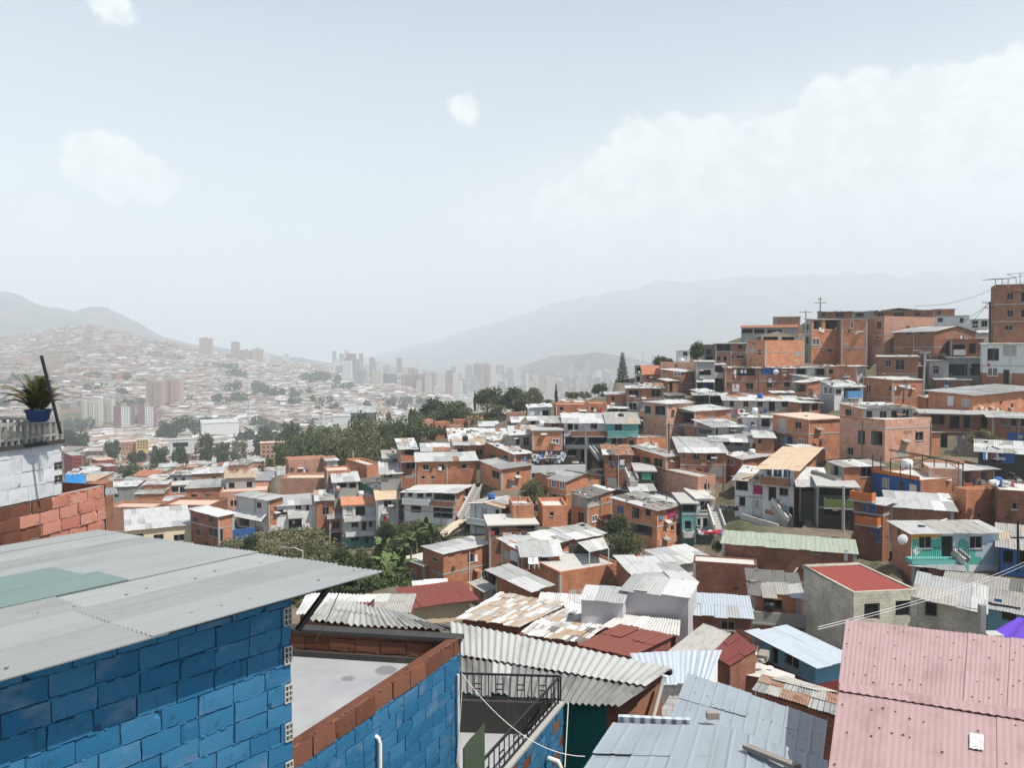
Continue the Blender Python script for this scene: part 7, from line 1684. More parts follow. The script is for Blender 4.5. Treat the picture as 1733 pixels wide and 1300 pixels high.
fp = [(t_[1][0] + math.cos(t_[4]) * t_[2] / 2 - math.sin(t_[4]) * t_[3] / 2, t_[1][1] + math.sin(t_[4]) * t_[2] / 2 + math.cos(t_[4]) * t_[3] / 2, max(t_[2], t_[3]) * .55) for t_ in HOUSES]
fp += [(t_.location.x, t_.location.y, 2.0) for t_ in TREES]
ca, sa = math.cos(math.radians(14)), math.sin(math.radians(14))
for i in range(-80, 50):
    for j in range(0, 80):
        gx = i * 7.8 + rv.uniform(-.8, .8) + (2.5 if i % 3 == 0 else 0); gy = 100 + j * 7.2 + rv.uniform(-.8, .8) + (2 if j % 2 == 0 else 0)
        x = gx * ca - gy * sa * .0 - gy * .0; y = gy + gx * sa * .5
        if y < 112 or y > 560: continue
        px = 866.5 + F * x / y
        if px < 90 or px > 760: continue
        if y > 165 and y < 300 and px > 505 + (300 - y) * 1.1: continue
        if px > 640 and y < 190: continue
        if rv.random() < .06: continue
        cand.append((x, y, px))
cand.sort(key=lambda c: c[1])
keys = {}; nproc = 0; STUFF = []
WALLS = (('brick_pink', 6), ('brick_orange', 4), ('brick_brown', 2.5), ('white', 2.2), ('grey', 1.5), ('rosewhite', 2), ('brick_red', .6), ('lightblue', .25))
RFS = (('zw', 4), ('zl', 3.5), ('zg', 2), ('pt', 2), ('tl', .9), ('fc', 1.5), ('terr:slab_pink', 2.5), ('ru', .3), ('tn', 1.0))
LIMIT = 150
OCC.sort()
for (x, y, px) in cand:
    while OCC and OCC[0][0] < y:
        _, xa, xb, yo = OCC.pop(0)
        for q in range(max(0, int(xa)), min(1799, int(xb) + 1)): col[q] = min(col[q], yo + 3)
    if any((x - f[0]) ** 2 + (y - f[1]) ** 2 < (min(f[2], 9) + 3.2) ** 2 for f in fp): continue
    W, L = rv.uniform(5, 8.6), rv.uniform(5, 8); H = rv.choice((2.8, 3, 3.2, 3.2, 5.2, 5.6, 6.2)) if y > 170 else rv.choice((2.8, 3, 3.2))
    z = ground(x, y) - .3
    yt_ = proj((x, y, z + H + (1.2 if px > 440 else 0)))[1]; hw = int(W * F / y / 2)
    x0, x1 = int(px - hw), int(px + hw); vis = sum(1 for q in range(max(0, x0), min(1799, x1)) if yt_ < col[q] - 2.5) / max(1, x1 - x0)
    if vis < .22 or (px + hw > 462 and yt_ < 788): continue
    for q in range(max(0, x0), min(1799, x1)): col[q] = min(col[q], yt_ + 1)
    mR, roof = pick(rv, WALLS), pick(rv, RFS); mL = mR
    if nproc >= LIMIT: STUFF.append((x, y, z, W, L, H, mR, roof)); continue
    ypx = proj((x, y, z + H / 2))[1]
    best = min(LMK, key=lambda l: (l[1] - px) ** 2 + ((l[2] - ypx) * 1.6) ** 2)
    dx_, dy_ = px - best[1], (ypx - best[2]) * 1.6
    rel = ('right of' if dx_ > 0 else 'left of') if abs(dx_) > abs(dy_) else ('before' if dy_ > 0 else 'behind')
    size = 'low' if H < 4 else 'tall'
    a = rv.uniform(-8, 22)
    T = empty('house', (x, y, z - 1.5), math.radians(a), '', 'house', 'houses crowded in the valley')
    key = (size, MATN[mR], RFN[roof], rel, best[0]); keys.setdefault(key, []).append((abs(dx_) + abs(dy_), T))
    wins = []; zz = 1.5 + 1.0
    while zz < H + 1.5 - .9:
        k = rv.randint(1, 3)
        for q in range(k):
            c = W * (q + .5) / k + rv.uniform(-.3, .3)
            if rv.random() < .8: wins.append(('R', c - .5, c + .5, zz, zz + 1.05, rv.choice(('w', 'w', 'd', 'wf'))))
        zz += 2.7
    if rv.random() < .4 and H > 5: wins.append(('R', .3, W * .6, 1.5 + 2.8, 1.5 + 4.8, 'o'))
    house_core(T, W, L, H + 1.5, mR, mL, roof, wins, rs=(rv.uniform(-.03, .03), rv.uniform(.03, .12)), r=rv, frames=False, par=.5)
    nproc += 1
ORD = ('', 'second', 'third', 'fourth', 'fifth', 'sixth', 'seventh', 'eighth')
for key, lst in keys.items():
    lst.sort(key=lambda e: e[0]); s_, w_, r_, rel, lm = key
    for i, (dd, T) in enumerate(lst):
        od = ('nearest one ' if len(lst) > 1 else '') if i == 0 else ORD[min(i, 7)] + ' one '
        T['label'] = f'{s_} {w_} house with {r_} roof {od}{rel} {lm}'
print('valley houses', nproc, 'stuff', len(STUFF), 'hill houses', len(HOUSES))
# ---- dense undergrowth of the ravine and under the belt trees
ru = random.Random(12); mb = MB()
def clump(c, rx, rz_, n, ls, mats):
    bl = [(c + Vector((ru.uniform(-1, 1) * rx * .7, ru.uniform(-1, 1) * rx * .7, ru.uniform(.1, .7) * rz_)), ru.uniform(.25, .5) * min(rx, rz_)) for _ in range(9)]
    for q in range(n):
        b, rad = ru.choice(bl); dv = Vector((ru.gauss(0, 1), ru.gauss(0, 1), ru.gauss(0, 1))).normalized(); p = b + dv * rad * ru.random() ** .4
        n_ = (dv * .6 + Vector((ru.gauss(0, .6), ru.gauss(0, .6), ru.gauss(0, .6) + .3))).normalized(); u = n_.orthogonal().normalized(); u.rotate(Matrix.Rotation(ru.uniform(0, 6.28), 3, n_)); v = n_.cross(u); s_ = ls * ru.uniform(.6, 1.4)
        mb.face([p - u * s_, p - v * s_ * .5, p + u * s_, p + v * s_ * .5], ru.choice(mats), [(0, 0), (1, 0), (1, 1), (0, 1)])
UB = ((400, 915), (440, 900), (500, 897), (530, 900), (580, 928), (640, 915), (690, 890), (740, 895), (760, 920))
k = 0
while k < 190:
    px, D = ru.uniform(370, 760), ru.uniform(64, 111); x = (px - 866.5) / F * D; z = ground(x, D); y_ = proj((x, D, z + 1.2))[1]
    if y_ < lerp_tab(UB, px) or (px > 700 and D > 88) or (px > 670 and D < 77): k += .2; continue
    if any(-1 < (x - t_[1][0]) * math.cos(t_[4]) + (D - t_[1][1]) * math.sin(t_[4]) < t_[2] + 1 and -1.5 < -(x - t_[1][0]) * math.sin(t_[4]) + (D - t_[1][1]) * math.cos(t_[4]) < t_[3] for t_ in HOUSES): k += .2; continue
    dry = px < 560 and ru.random() < .5
    clump(Vector((x, D, z - .5)), ru.uniform(1.3, 2.4), ru.uniform(1.8, 3.4), 520, .16, ('leaf_olive', 'leaf_dry', 'leaf_mid') if dry else ru.choice((('leaf_dark', 'leaf_dark', 'leaf_mid'), ('leaf_mid', 'leaf_dark', 'leaf_olive')))); k += 1
o = mb.build('undergrowth'); tag(o, 'tangled undergrowth covering the ravine slope', 'undergrowth', None, 'stuff')
mb = MB()
BT = ((490, 722), (560, 705), (640, 690), (700, 690), (760, 690), (830, 690), (900, 680), (960, 672), (1040, 668))
for k in range(105):
    px = ru.uniform(485, 1030); D = ru.uniform(180, 265) if px > 640 else ru.uniform(195, 275); x = (px - 866.5) / F * D; z = ground(x, D); yt_ = lerp_tab(BT, px) + ru.uniform(0, 45)
    ztop = at(px, yt_, D).z
    if ztop - z < 2 or any((x - (t_[1][0])) ** 2 + (D - t_[1][1]) ** 2 < 25 for t_ in HOUSES): continue
    hh = min(ztop - z, 8.5); c = Vector((x, D, ztop - hh)); clump(c, ru.uniform(4.0, 6.5), hh, 1000, .30, ru.choice((('leaf_dark', 'leaf_dark', 'leaf_mid'), ('leaf_mid', 'leaf_mid', 'leaf_dark'), ('leaf_olive', 'leaf_mid', 'leaf_olive'))))
o = mb.build('belt_woods'); tag(o, 'merged dark foliage of the green belt behind the separate trees', 'woods', None, 'stuff')
# ---- little shacks filling the gaps between the hillside houses
ri = random.Random(5); sh = 0; placed = []
HL = [(t_[0]['label'], t_[7]) for t_ in HOUSES if t_[1][1] < 180 and 'label' in t_[0].keys()]
HLc = [(l, sum(p[0] for p in px_) / 8, sum(p[1] for p in px_) / 8) for l, px_ in HL if len(l.split()) <= 10]
INF = []
for k in range(5000):
    D = ri.uniform(90, 172); px = ri.uniform(690, 1740)
    if px < 700 and D < 98: continue
    if px > 1450 and D < 84: continue
    if 640 < px < 880 and D < 100: continue
    x = (px - 866.5) / F * D; z = ground(x, D)
    pyb = proj((x, D, z))[1]
    if pyb < 640 or (pyb < 700 and px < 1040) or (px < 1130 and D > 128): continue
    W, L, H = ri.uniform(2.2, 3.8), ri.uniform(2.2, 3.4), ri.choice((2.1, 2.2, 2.4))
    a = math.radians(ri.uniform(-10, 35))
    cx_, cy_ = x + W / 2 * math.cos(a), D + L / 2
    ok = True
    for (T_, O_2, W_, L_, a_, zb_, zt_, px_) in HOUSES:
        dx_, dy_ = cx_ - O_2[0], cy_ - O_2[1]
        if abs(dx_) > 30 or abs(dy_) > 30: continue
        uu = dx_ * math.cos(a_) + dy_ * math.sin(a_); vv = -dx_ * math.sin(a_) + dy_ * math.cos(a_); m_ = max(W, L) * .5 + .1
        if -m_ < uu < W_ + m_ and -m_ - .3 < vv < L_ + m_: ok = False; break
        # leave the fronts of the houses just behind clear
        if -.5 < uu < W_ + .5 and -14 < vv < 0 and z + H > zb_ + .3 * (zt_ - zb_): ok = False; break
    if not ok or any((cx_ - q[0]) ** 2 + (cy_ - q[1]) ** 2 < 22 for q in placed): continue
    if any((cx_ - t_.location.x) ** 2 + (cy_ - t_.location.y) ** 2 < 12 for t_ in TREES): continue
    placed.append((cx_, cy_)); mR = ri.choice(('grey', 'brick_brown', 'brick_orange', 'white', 'brick_brown', 'brick_orange')); rf_ = ri.choice(('pt', 'zw', 'zl', 'pt', 'wf', 'zg', 'fc'))
    T = empty('shack', (x, D, z - 1), a, '', 'shack', 'small shacks between the hillside houses')
    wn_ = [('R', W * .15, W * .5, 1.02, 2.9, ri.choice(('d', 'o', 'dk', 'dw')))] + ([('R', W * .6, W * .9, 1.9, 2.8, 'w')] if W > 3.3 else [])
    house_core(T, W, L, H + 1, mR, mR, rf_, wn_, rs=(ri.uniform(-.05, .05), ri.uniform(.02, .15)), r=ri, frames=False, jit=2)
    pcx, pcy = proj((cx_, cy_, z + H / 2))
    INF.append((T, pcx, pcy, MATS2.get(mR, 'grey') if (MATS2 := {'grey': 'grey', 'dark_grey': 'dark', 'white': 'white', 'brick_brown': 'brown brick', 'brick_orange': 'orange brick'}) else '', {'pt': 'littered tin', 'zw': 'white tin', 'zl': 'pale tin', 'wf': 'patched', 'zg': 'grey tin', 'fc': 'grey fibre'}[rf_]))
    sh += 1
    if sh >= 60: break
seen = {}
for (T, pcx, pcy, w_, r_) in INF:
    for (l, hx, hy) in sorted(HLc, key=lambda e: (e[1] - pcx) ** 2 + ((e[2] - pcy) * 1.5) ** 2):
        dx_, dy_ = pcx - hx, (pcy - hy) * 1.5
        rel = ('right of' if dx_ > 0 else 'left of') if abs(dx_) > abs(dy_) else ('below' if dy_ > 0 else 'above')
        lab = f'small {w_} shack {rel} the {l}'
        if lab in seen: lab = f'{w_} shack, {r_} roof, {rel} the {l}'
        if lab not in seen and len(lab.split()) <= 16: seen[lab] = 1; T['label'] = lab; break
print('shacks', sh)
# ---- tanks, dishes, aerials and cables over the hillside
rk = random.Random(15); HS = [t_ for t_ in HOUSES if 80 < t_[1][1] < 170 and 'label' in t_[0].keys() and len(t_[0]['label'].split()) <= 10 and t_[1][0] > -28 and t_[2] > 3]
rk.shuffle(HS); tops = []
def roof_pt(t_, fu, fv):
    T_, O_2, W_, L_, a_, zb_, zt_, _ = t_
    return Vector((O_2[0] + math.cos(a_) * W_ * fu - math.sin(a_) * L_ * fv, O_2[1] + math.sin(a_) * W_ * fu + math.cos(a_) * L_ * fv, zt_ + L_ * fv * .08 + .1))
for i_, t_ in enumerate(HS[:9]):
    m_ = rk.choice((('plastic_black', 'black'), ('plastic_white', 'white'), ('blue', 'blue'))); p = roof_pt(t_, rk.uniform(.3, .7), rk.uniform(.35, .7)); mb = MB(); rad, hh = .42, .8
    pr = ((rad * .85, 0), (rad, hh * .1), (rad, hh * .45), (rad * 1.04, hh * .48), (rad, hh * .52), (rad, hh * .8), (rad * .8, hh * .95), (rad * .3, hh), (0, hh))
    mb.grid([[Vector((r_ * math.cos(q), r_ * math.sin(q), z)) for q in [2 * math.pi * k / 16 for k in range(17)]] for r_, z in pr], m_[0]); mb.box(-.5, -.5, -.35, .5, .5, 0, 'concrete')
    tag(mb.build('water_tank', None, p), m_[1] + ' water tank on the ' + t_[0]['label'], 'water tank', 'water tanks')
for t_ in HS[9:34]:
    p = roof_pt(t_, rk.uniform(.2, .8), rk.uniform(.3, .6)); mb = MB(); hh = rk.uniform(1.8, 3.2); mb.bar((0, 0, -.3), (0, 0, hh), .05, 'steel')
    for k in range(5): mb.bar((-.5 + k * .05, -.45 + k * .22, hh - .1), (.5 - k * .05, -.45 + k * .22, hh - .1), .025, 'steel')
    mb.bar((0, -.5, hh - .1), (0, .5, hh - .1), .03, 'steel'); o = mb.build('roof_aerial', None, p); o.rotation_euler = (0, 0, rk.uniform(0, 3)); tag(o, 'thin roof aerial on the ' + t_[0]['label'], 'aerial', 'roof aerials'); tops.append((p + Vector((0, 0, hh * .6)), t_[0]['label']))
pl = [(POL[k][1], k) for k in 'abcdhijl']; nw = 0; WL = set()
for t_ in HS[:44]:
    q = roof_pt(t_, rk.choice((0, 1)), 0); b_ = min(pl, key=lambda e: (e[0] - q).length)[0]; dist = (b_ - q).length
    if dist > 38 or nw >= 26 or dist < 4: continue
    if t_[0]['label'] in WL: continue
    WL.add(t_[0]['label']); wire(q - Vector((0, 0, .3)), b_ - Vector((0, 0, rk.uniform(0, .8))), dist * .03, .02, 'black service cable to the ' + t_[0]['label']); nw += 1
# ---- houses too many to count, further out
FW = ('brick_pink', 'brick_orange', 'brick_brown', 'white', 'rosewhite', 'grey', 'brick_red'); FR = ('zinc_white', 'zinc_light', 'zinc_grey', 'clay_tile', 'fibre_grey', 'slab_pink', 'tan_roof')
plaster('fw0', (.33, .195, .15)); plaster('fw1', (.28, .145, .105)); plaster('fw2', (.19, .13, .11)); plaster('fw3', (.48, .46, .43)); plaster('fw4', (.36, .30, .26)); plaster('fw5', (.24, .23, .22))
plaster('fr0', (.60, .59, .57)); plaster('fr1', (.34, .33, .32)); plaster('fr2', (.20, .19, .18)); plaster('fr3', (.27, .18, .14)); plaster('fr4', (.34, .27, .23)); plaster('fwin', (.07, .065, .06))
def farbox(mb, x, y, z, W, L, H, a, mw, mr, r, windows=True):
    ca, sa = math.cos(a), math.sin(a); t_ = r.uniform(0, .14) * L
    def p(u, v, zz): return (x + u * ca - v * sa, y + u * sa + v * ca, zz)
    b = [p(0, 0, z - 4), p(W, 0, z - 4), p(W, L, z - 4), p(0, L, z - 4)]; tt = [p(0, 0, z + H), p(W, 0, z + H), p(W, L, z + H + t_), p(0, L, z + H + t_)]
    o = .35; tr = [p(-o, -o, z + H + .02), p(W + o, -o, z + H + .02), p(W + o, L + o, z + H + .05 + t_), p(-o, L + o, z + H + .05 + t_)]
    for i in range(4): j = (i + 1) % 4; mb.face([b[i], b[j], tt[j], tt[i]], mw)
    mb.face(tr, mr)
    for i in range(4): j = (i + 1) % 4; mb.face([tt[i], tt[j], tr[j], tr[i]], mr)
    if windows:
        zz = z + .8
        while zz < z + H - 1:
            k = r.randint(1, 3)
            for q in range(k):
                c = W * (q + .5) / k; w_ = W * .09
                mb.face([p(c - w_, -.05, zz), p(c + w_, -.05, zz), p(c + w_, -.05, zz + 1.3), p(c - w_, -.05, zz + 1.3)], 'fwin')
            zz += 2.8
rf = random.Random(99); mb = MB()
for (x, y, z, W, L, H, mR, roof) in STUFF:
    farbox(mb, x - W / 2, y, z, W, L, H, math.radians(rf.uniform(-8, 22)), rf.choice(('fw0', 'fw0', 'fw1', 'fw2', 'fw3', 'fw4', 'fw5')), rf.choice(('fr0', 'fr0', 'fr1', 'fr1', 'fr2', 'fr3', 'fr4')), rf)
o = mb.build('valley_house_mass'); tag(o, 'mass of small brick houses crowding the valley floor farther out', 'houses', None, 'stuff')
mb = MB(); nfar = 0
for k in range(24000):
    px = rf.uniform(-120, 860); D = 540 * (2650 / 540) ** (rf.random() ** .92)
    if px > 560 and D > 1500 and rf.random() < .3: continue
    x = (px - 866.5) / F * D; sc = .8 + D / 2400
    z = far_z(px, D)
    if noise.noise((x * .006 + 5, D * .0045, 1.3)) > .27: continue      # green gaps
    if px < 150 and rf.random() < .4: continue
    W, L, H = rf.uniform(7, 13) * sc, rf.uniform(7, 13) * sc, rf.choice((3.5, 5.5, 6, 8, 9)) * (.8 + .2 * sc)
    farbox(mb, x, D, z, W, L, H, math.radians(rf.uniform(-25, 35)), rf.choice(('fw0', 'fw0', 'fw1', 'fw2', 'fw3', 'fw4', 'fw4', 'fw5')), rf.choice(('fr0', 'fr1', 'fr1', 'fr2', 'fr3', 'fr4', 'fr4')), rf, D < 1100); nfar += 1
o = mb.build('hillside_house_mass'); tag(o, 'countless little brick houses covering the far hazy hillside', 'houses', None, 'stuff')
# ---- towers
def towermat(name, c, w=(.10, .10, .11), cw=3.2, rh=2.9, band=None):
    t = NT(name); uv = t.uv(); b = t.n('ShaderNodeTexBrick', offset=0.0); t.l(uv, b.inputs['Vector']); b.inputs['Scale'].default_value = 1
    b.inputs['Brick Width'].default_value = cw; b.inputs['Row Height'].default_value = rh; b.inputs['Mortar Size'].default_value = cw * .27; b.inputs['Mortar Smooth'].default_value = .1
    b.inputs['Color1'].default_value = (*w, 1); b.inputs['Color2'].default_value = (*[x * 1.7 for x in w], 1); b.inputs['Mortar'].default_value = (*c, 1)
    return t.out(b.outputs['Color'], .8, spec=.2)
towermat('tw_cream', (.58, .54, .46)); towermat('tw_white', (.68, .68, .67)); towermat('tw_maroon', (.26, .13, .14)); towermat('tw_pink', (.44, .32, .27), (.22, .15, .13)); towermat('tw_grey', (.34, .33, .34)); towermat('tw_dark', (.17, .18, .21)); towermat('tw_brown', (.34, .25, .22), (.15, .11, .1))
def tower(Z, x0, x1, yt, yb, D, m, label, side=None, a=12, depth=.6, fins=0, finm='white', cat='tower block', group='tower blocks across the valley'):
    p0 = at(*Z.p(x0, yb), D); p1 = at(*Z.p(x1, yb), D); H = at(*Z.p(x0, yt), D).z - p0.z; W = (p1.x - p0.x)
    T = empty('tower_block', (p0.x, p0.y, p0.z - 8), 0, label, cat, group); H += 8
    L = W * depth; mb = MB()
    nf = max(1, fins)
    for k in range(nf):
        u0, u1 = W * k / nf, W * (k + 1) / nf - (W * .03 if fins else 0); dd = (k % 2) * L * .12; hh = H - (k % 3) * H * .02
        mb.box(u0, dd, 0, u1, L, hh, m if not side or k % 2 == 0 else side)
    if fins: mb.box(0, L * .2, 0, W, L, H * .985, m)
    mb.build('walls', T)
    rb = MB(); rb.box(W * .35, L * .3, H * .98, W * .6, L * .6, H + 3.5, 'concrete'); rb.build('roof_room', T)
    if fins:
        fb = MB()
        for k in range(1, nf): u = W * k / nf - W * .02; fb.box(u, -L * .03, 0, u + W * .025, L * .1, H * .99, finm)
        fb.build('fin', T)
    return T
for a in (
 (ZS, 430, 512, 675, 812, 1060, 'tw_cream', 'cream tower block at left of the cream pair', None, 0, .6, 4),
 (ZS, 515, 585, 663, 806, 1090, 'tw_cream', 'cream tower block at right of the cream pair, slightly taller', None, 0, .6, 3),
 (ZS, 595, 682, 705, 812, 1020, 'tw_maroon', 'white and maroon striped tower left of the two', 'tw_white', 0, .6, 2),
 (ZS, 684, 720, 722, 812, 1040, 'tw_white', 'lower white stepped block between the white and maroon towers', None, 0, .6, 1),
 (ZS, 722, 802, 705, 806, 1030, 'tw_maroon', 'white and maroon striped tower right of the two', 'tw_white', 0, .6, 2),
 (ZS, 708, 746, 635, 712, 1350, 'tw_white', 'slim white tower standing alone behind the striped towers', None, 0, .6, 1),
 (ZS, 765, 850, 570, 775, 1220, 'tw_pink', 'left half of the big pinkish brown tower pair', None, 0, .6, 4, 'fw4'),
 (ZS, 852, 942, 560, 770, 1235, 'tw_pink', 'right half of the big pinkish brown tower pair, taller', None, 0, .6, 4, 'fw4'),
 (ZS, 1036, 1075, 660, 724, 1650, 'tw_brown', 'brown block beside the white windowed block on the slope', None, 0, .6, 1),
 (ZS, 1076, 1140, 655, 720, 1660, 'tw_white', 'white windowed block on the slope right of the big pinkish pair', None, 0, .6, 3),
 (ZS, 1044, 1103, 346, 425, 2550, 'tw_brown', 'lone broad tower on the skyline of the left hill', None, 0, .6, 2, 'fw4'),
 (ZS, 1212, 1250, 368, 462, 2500, 'tw_brown', 'narrow tall tower on the skyline right of the lone broad tower', None, 0, .6, 1),
 (ZS, 1256, 1320, 410, 490, 2480, 'tw_brown', 'row of brown slabs on the skyline, left part', None, 0, .5, 3, 'fw4'),
 (ZS, 1322, 1375, 404, 492, 2470, 'tw_pink', 'row of brown slabs on the skyline, tallest middle part', None, 0, .5, 3, 'fw4'),
 (ZS, 1378, 1408, 426, 500, 2450, 'tw_white', 'white edged slab at the right end of the skyline row', None, 0, .5, 1),
 (ZS, 1484, 1512, 434, 492, 2600, 'tw_white', 'small pale tower on the sloping skyline', None, 0, .6, 1),
 (ZS, 950, 980, 385, 418, 2600, 'tw_white', 'tiny white tower left of the lone broad tower', None, 0, .6, 1),
 (ZA, 340, 366, 142, 215, 2900, 'tw_grey', 'hazy thin tower breaking the skyline, left of two', None, 0, .6, 1),
 (ZA, 388, 418, 160, 212, 2950, 'tw_grey', 'hazy broad tower breaking the skyline, right of two', None, 0, .6, 1),
 (ZA, 490, 576, 268, 378, 1900, 'tw_grey', 'grey tower block left of the dark slab on the valley floor', None, 0, .6, 2, 'fw5'),
 (ZA, 612, 782, 300, 392, 2000, 'tw_dark', 'dark bluish wide slab block on the valley floor', None, 0, .35, 6, 'fw5'),
 (ZA, 822, 935, 304, 415, 1950, 'tw_brown', 'left half of the wide grey brown slab block on the valley floor', None, 0, .35, 5, 'fw4'),
 (ZA, 937, 1045, 300, 420, 1940, 'tw_brown', 'right half of the wide grey brown slab block on the valley floor', None, 0, .35, 5, 'fw4'),
 (ZA, 1128, 1180, 305, 400, 2100, 'tw_brown', 'brown tower right of the wide slab with white neighbour', None, 0, .6, 2, 'fw4'),
 (ZA, 1182, 1218, 298, 405, 2100, 'tw_white', 'white edged thin tower beside the brown tower', None, 0, .6, 1),
 (ZA, 1080, 1125, 352, 402, 1980, 'tw_white', 'low white arched block in front of the brown tower', None, 0, .6, 1),
 (ZA, 1166, 1200, 250, 310, 2600, 'tw_grey', 'faint tower behind the white edged thin tower', None, 0, .6, 1),
 (ZA, 1270, 1316, 236, 340, 2500, 'tw_grey', 'tall faint slab with white edge in the distant city', None, 0, .5, 2),
 (ZA, 1324, 1385, 230, 345, 2520, 'tw_brown', 'left one of the tall faint twin slabs in the distant city', None, 0, .5, 3, 'fw5'),
 (ZA, 1388, 1446, 230, 345, 2540, 'tw_brown', 'right one of the tall faint twin slabs in the distant city', None, 0, .5, 3, 'fw5'),
 (ZA, 1448, 1524, 302, 372, 2200, 'tw_white', 'white gridded block in the distant city', None, 0, .6, 2),
 (ZA, 1484, 1540, 240, 330, 2700, 'tw_grey', 'faint grey tower left of the white edged faint slab', None, 0, .6, 2),
 (ZA, 1560, 1600, 262, 340, 2650, 'tw_grey', 'faint short tower beside the white edged faint slab', None, 0, .6, 1),
 (ZA, 1604, 1656, 250, 345, 2600, 'tw_white', 'faint slab with bright white edge before the dim hill', None, 0, .5, 3),
 (ZA, 1690, 1712, 300, 370, 2500, 'tw_white', 'small white tower at the foot of the dim hill', None, 0, .6, 1),
 (ZA, 655, 670, 220, 262, 2700, 'tw_white', 'tiny white tower above the dark slab block', None, 0, .6, 1),
 (ZA, 540, 556, 225, 270, 2700, 'tw_white', 'tiny white tower above the grey tower block', None, 0, .6, 1),
 (ZA, 350, 366, 205, 270, 2500, 'tw_white', 'bright thin tower below the hazy skyline pair', None, 0, .6, 1),
): tower(*a)
def mast(Z, x, yt, yb, D, label):
    a = at(*Z.p(x, yb), D); b = at(*Z.p(x, yt), D); mb = MB(); mb.tube([Vector((0, 0, -5)), b - a], 1.1, 'cable_white', 8, .7); mb.tube([b - a - Vector((0, 0, 3)), b - a + Vector((0, 0, 1))], 1.6, 'cable_white', 8); tag(mb.build('cable_tower', None, a), label, 'mast', 'white masts across the valley')
mast(ZS, 1308, 682, 756, 820, 'white slim mast in the valley, left of two'); mast(ZS, 1692, 712, 775, 780, 'white slim mast in the valley, right of two')
# distant city as one mass: small faint blocks on the valley floor
mb = MB(); rc = random.Random(31)
for k in range(900):
    px = rc.uniform(430, 1120); D = rc.uniform(1900, 3300); x = (px - 866.5) / F * D; z = far_z(px, D)
    tall = rc.random() < .22; W = rc.uniform(12, 26); H = rc.uniform(28, 75) if tall and px > 560 else rc.uniform(6, 16)
    m = rc.choice(('tw_grey', 'tw_white', 'tw_brown', 'tw_cream', 'tw_pink')); mb.box(x, D, z - 6, x + W, D + W * .7, z + H, m)
o = mb.build('distant_city'); tag(o, 'faint mass of city blocks and towers fading into the haze', 'city', None, 'stuff')
# distant woods
mb = MB(); rw = random.Random(44); spots = []
for (Z, x, y, D, w, hh) in ((ZS, 440, 595, 1500, 110, 50), (ZS, 520, 620, 1350, 100, 70), (ZS, 600, 640, 1300, 110, 60), (ZS, 700, 690, 1250, 110, 40), (ZS, 570, 510, 1900, 130, 40), (ZS, 560, 440, 2150, 70, 30), (ZS, 440, 410, 2250, 40, 26), (ZS, 620, 545, 1750, 60, 40), (ZS, 710, 530, 1800, 60, 60), (ZS, 735, 605, 1500, 50, 50), (ZS, 980, 680, 1300, 50, 60), (ZS, 960, 590, 1700, 50, 80), (ZS, 1140, 590, 1650, 40, 110), (ZS, 1160, 485, 2000, 140, 40), (ZS, 1230, 520, 1800, 110, 50), (ZS, 1200, 640, 1300, 200, 50), (ZS, 1300, 590, 1500, 160, 60), (ZS, 1400, 610, 1450, 170, 50), (ZS, 1500, 620, 1450, 120, 40), (ZS, 1640, 550, 1900, 170, 60), (ZS, 1690, 650, 1350, 120, 40), (ZS, 1450, 720, 1000, 160, 40), (ZS, 1380, 700, 1050, 120, 36), (ZS, 1600, 735, 900, 160, 40), (ZS, 1190, 730, 980, 60, 36), (ZS, 30, 445, 2100, 120, 36), (ZS, 20, 690, 1200, 80, 60), (ZS, 1360, 790, 700, 100, 36), (ZS, 1250, 800, 700, 90, 40), (ZA, 260, 300, 1850, 230, 60), (ZA, 420, 330, 1700, 160, 60), (ZA, 300, 450, 1250, 140, 40), (ZA, 560, 440, 1300, 120, 36), (ZA, 745, 430, 1350, 60, 36), (ZA, 830, 440, 1300, 60, 30), (ZA, 960, 410, 1500, 90, 36), (ZA, 1085, 430, 1400, 110, 60), (ZA, 1230, 420, 1500, 70, 30), (ZA, 930, 480, 1000, 120, 40), (ZA, 1230, 480, 1000, 230, 60), (ZA, 1000, 500, 800, 200, 40), (ZA, 1650, 410, 1500, 200, 50), (ZA, 400, 520, 800, 140, 50), (ZA, 60, 560, 700, 160, 40), (ZA, 80, 430, 1300, 70, 60), (ZA, 120, 385, 1500, 130, 30), (ZA, 700, 510, 900, 120, 40), (ZG, 280, 130, 900, 200, 40), (ZG, 560, 140, 700, 300, 40)):
    px, py = Z.p(x, y); c = at(px, py, D); c.z = min(c.z, far_z(px, D) + 14) ; rx = w / 2 / Z.k * D / F; rz_ = hh / 2 / Z.k * D / F
    spots.append((c, rx, max(6, rz_)))
for k in range(300):
    px = rw.uniform(-80, 820); D = 520 * (2500 / 520) ** rw.random(); x = (px - 866.5) / F * D
    if noise.noise((x * .006 + 5, D * .0045, 1.3)) < .12: continue
    c = Vector((x, D, far_z(px, D) + 3)); spots.append((c, rw.uniform(8, 26), rw.uniform(5, 9)))
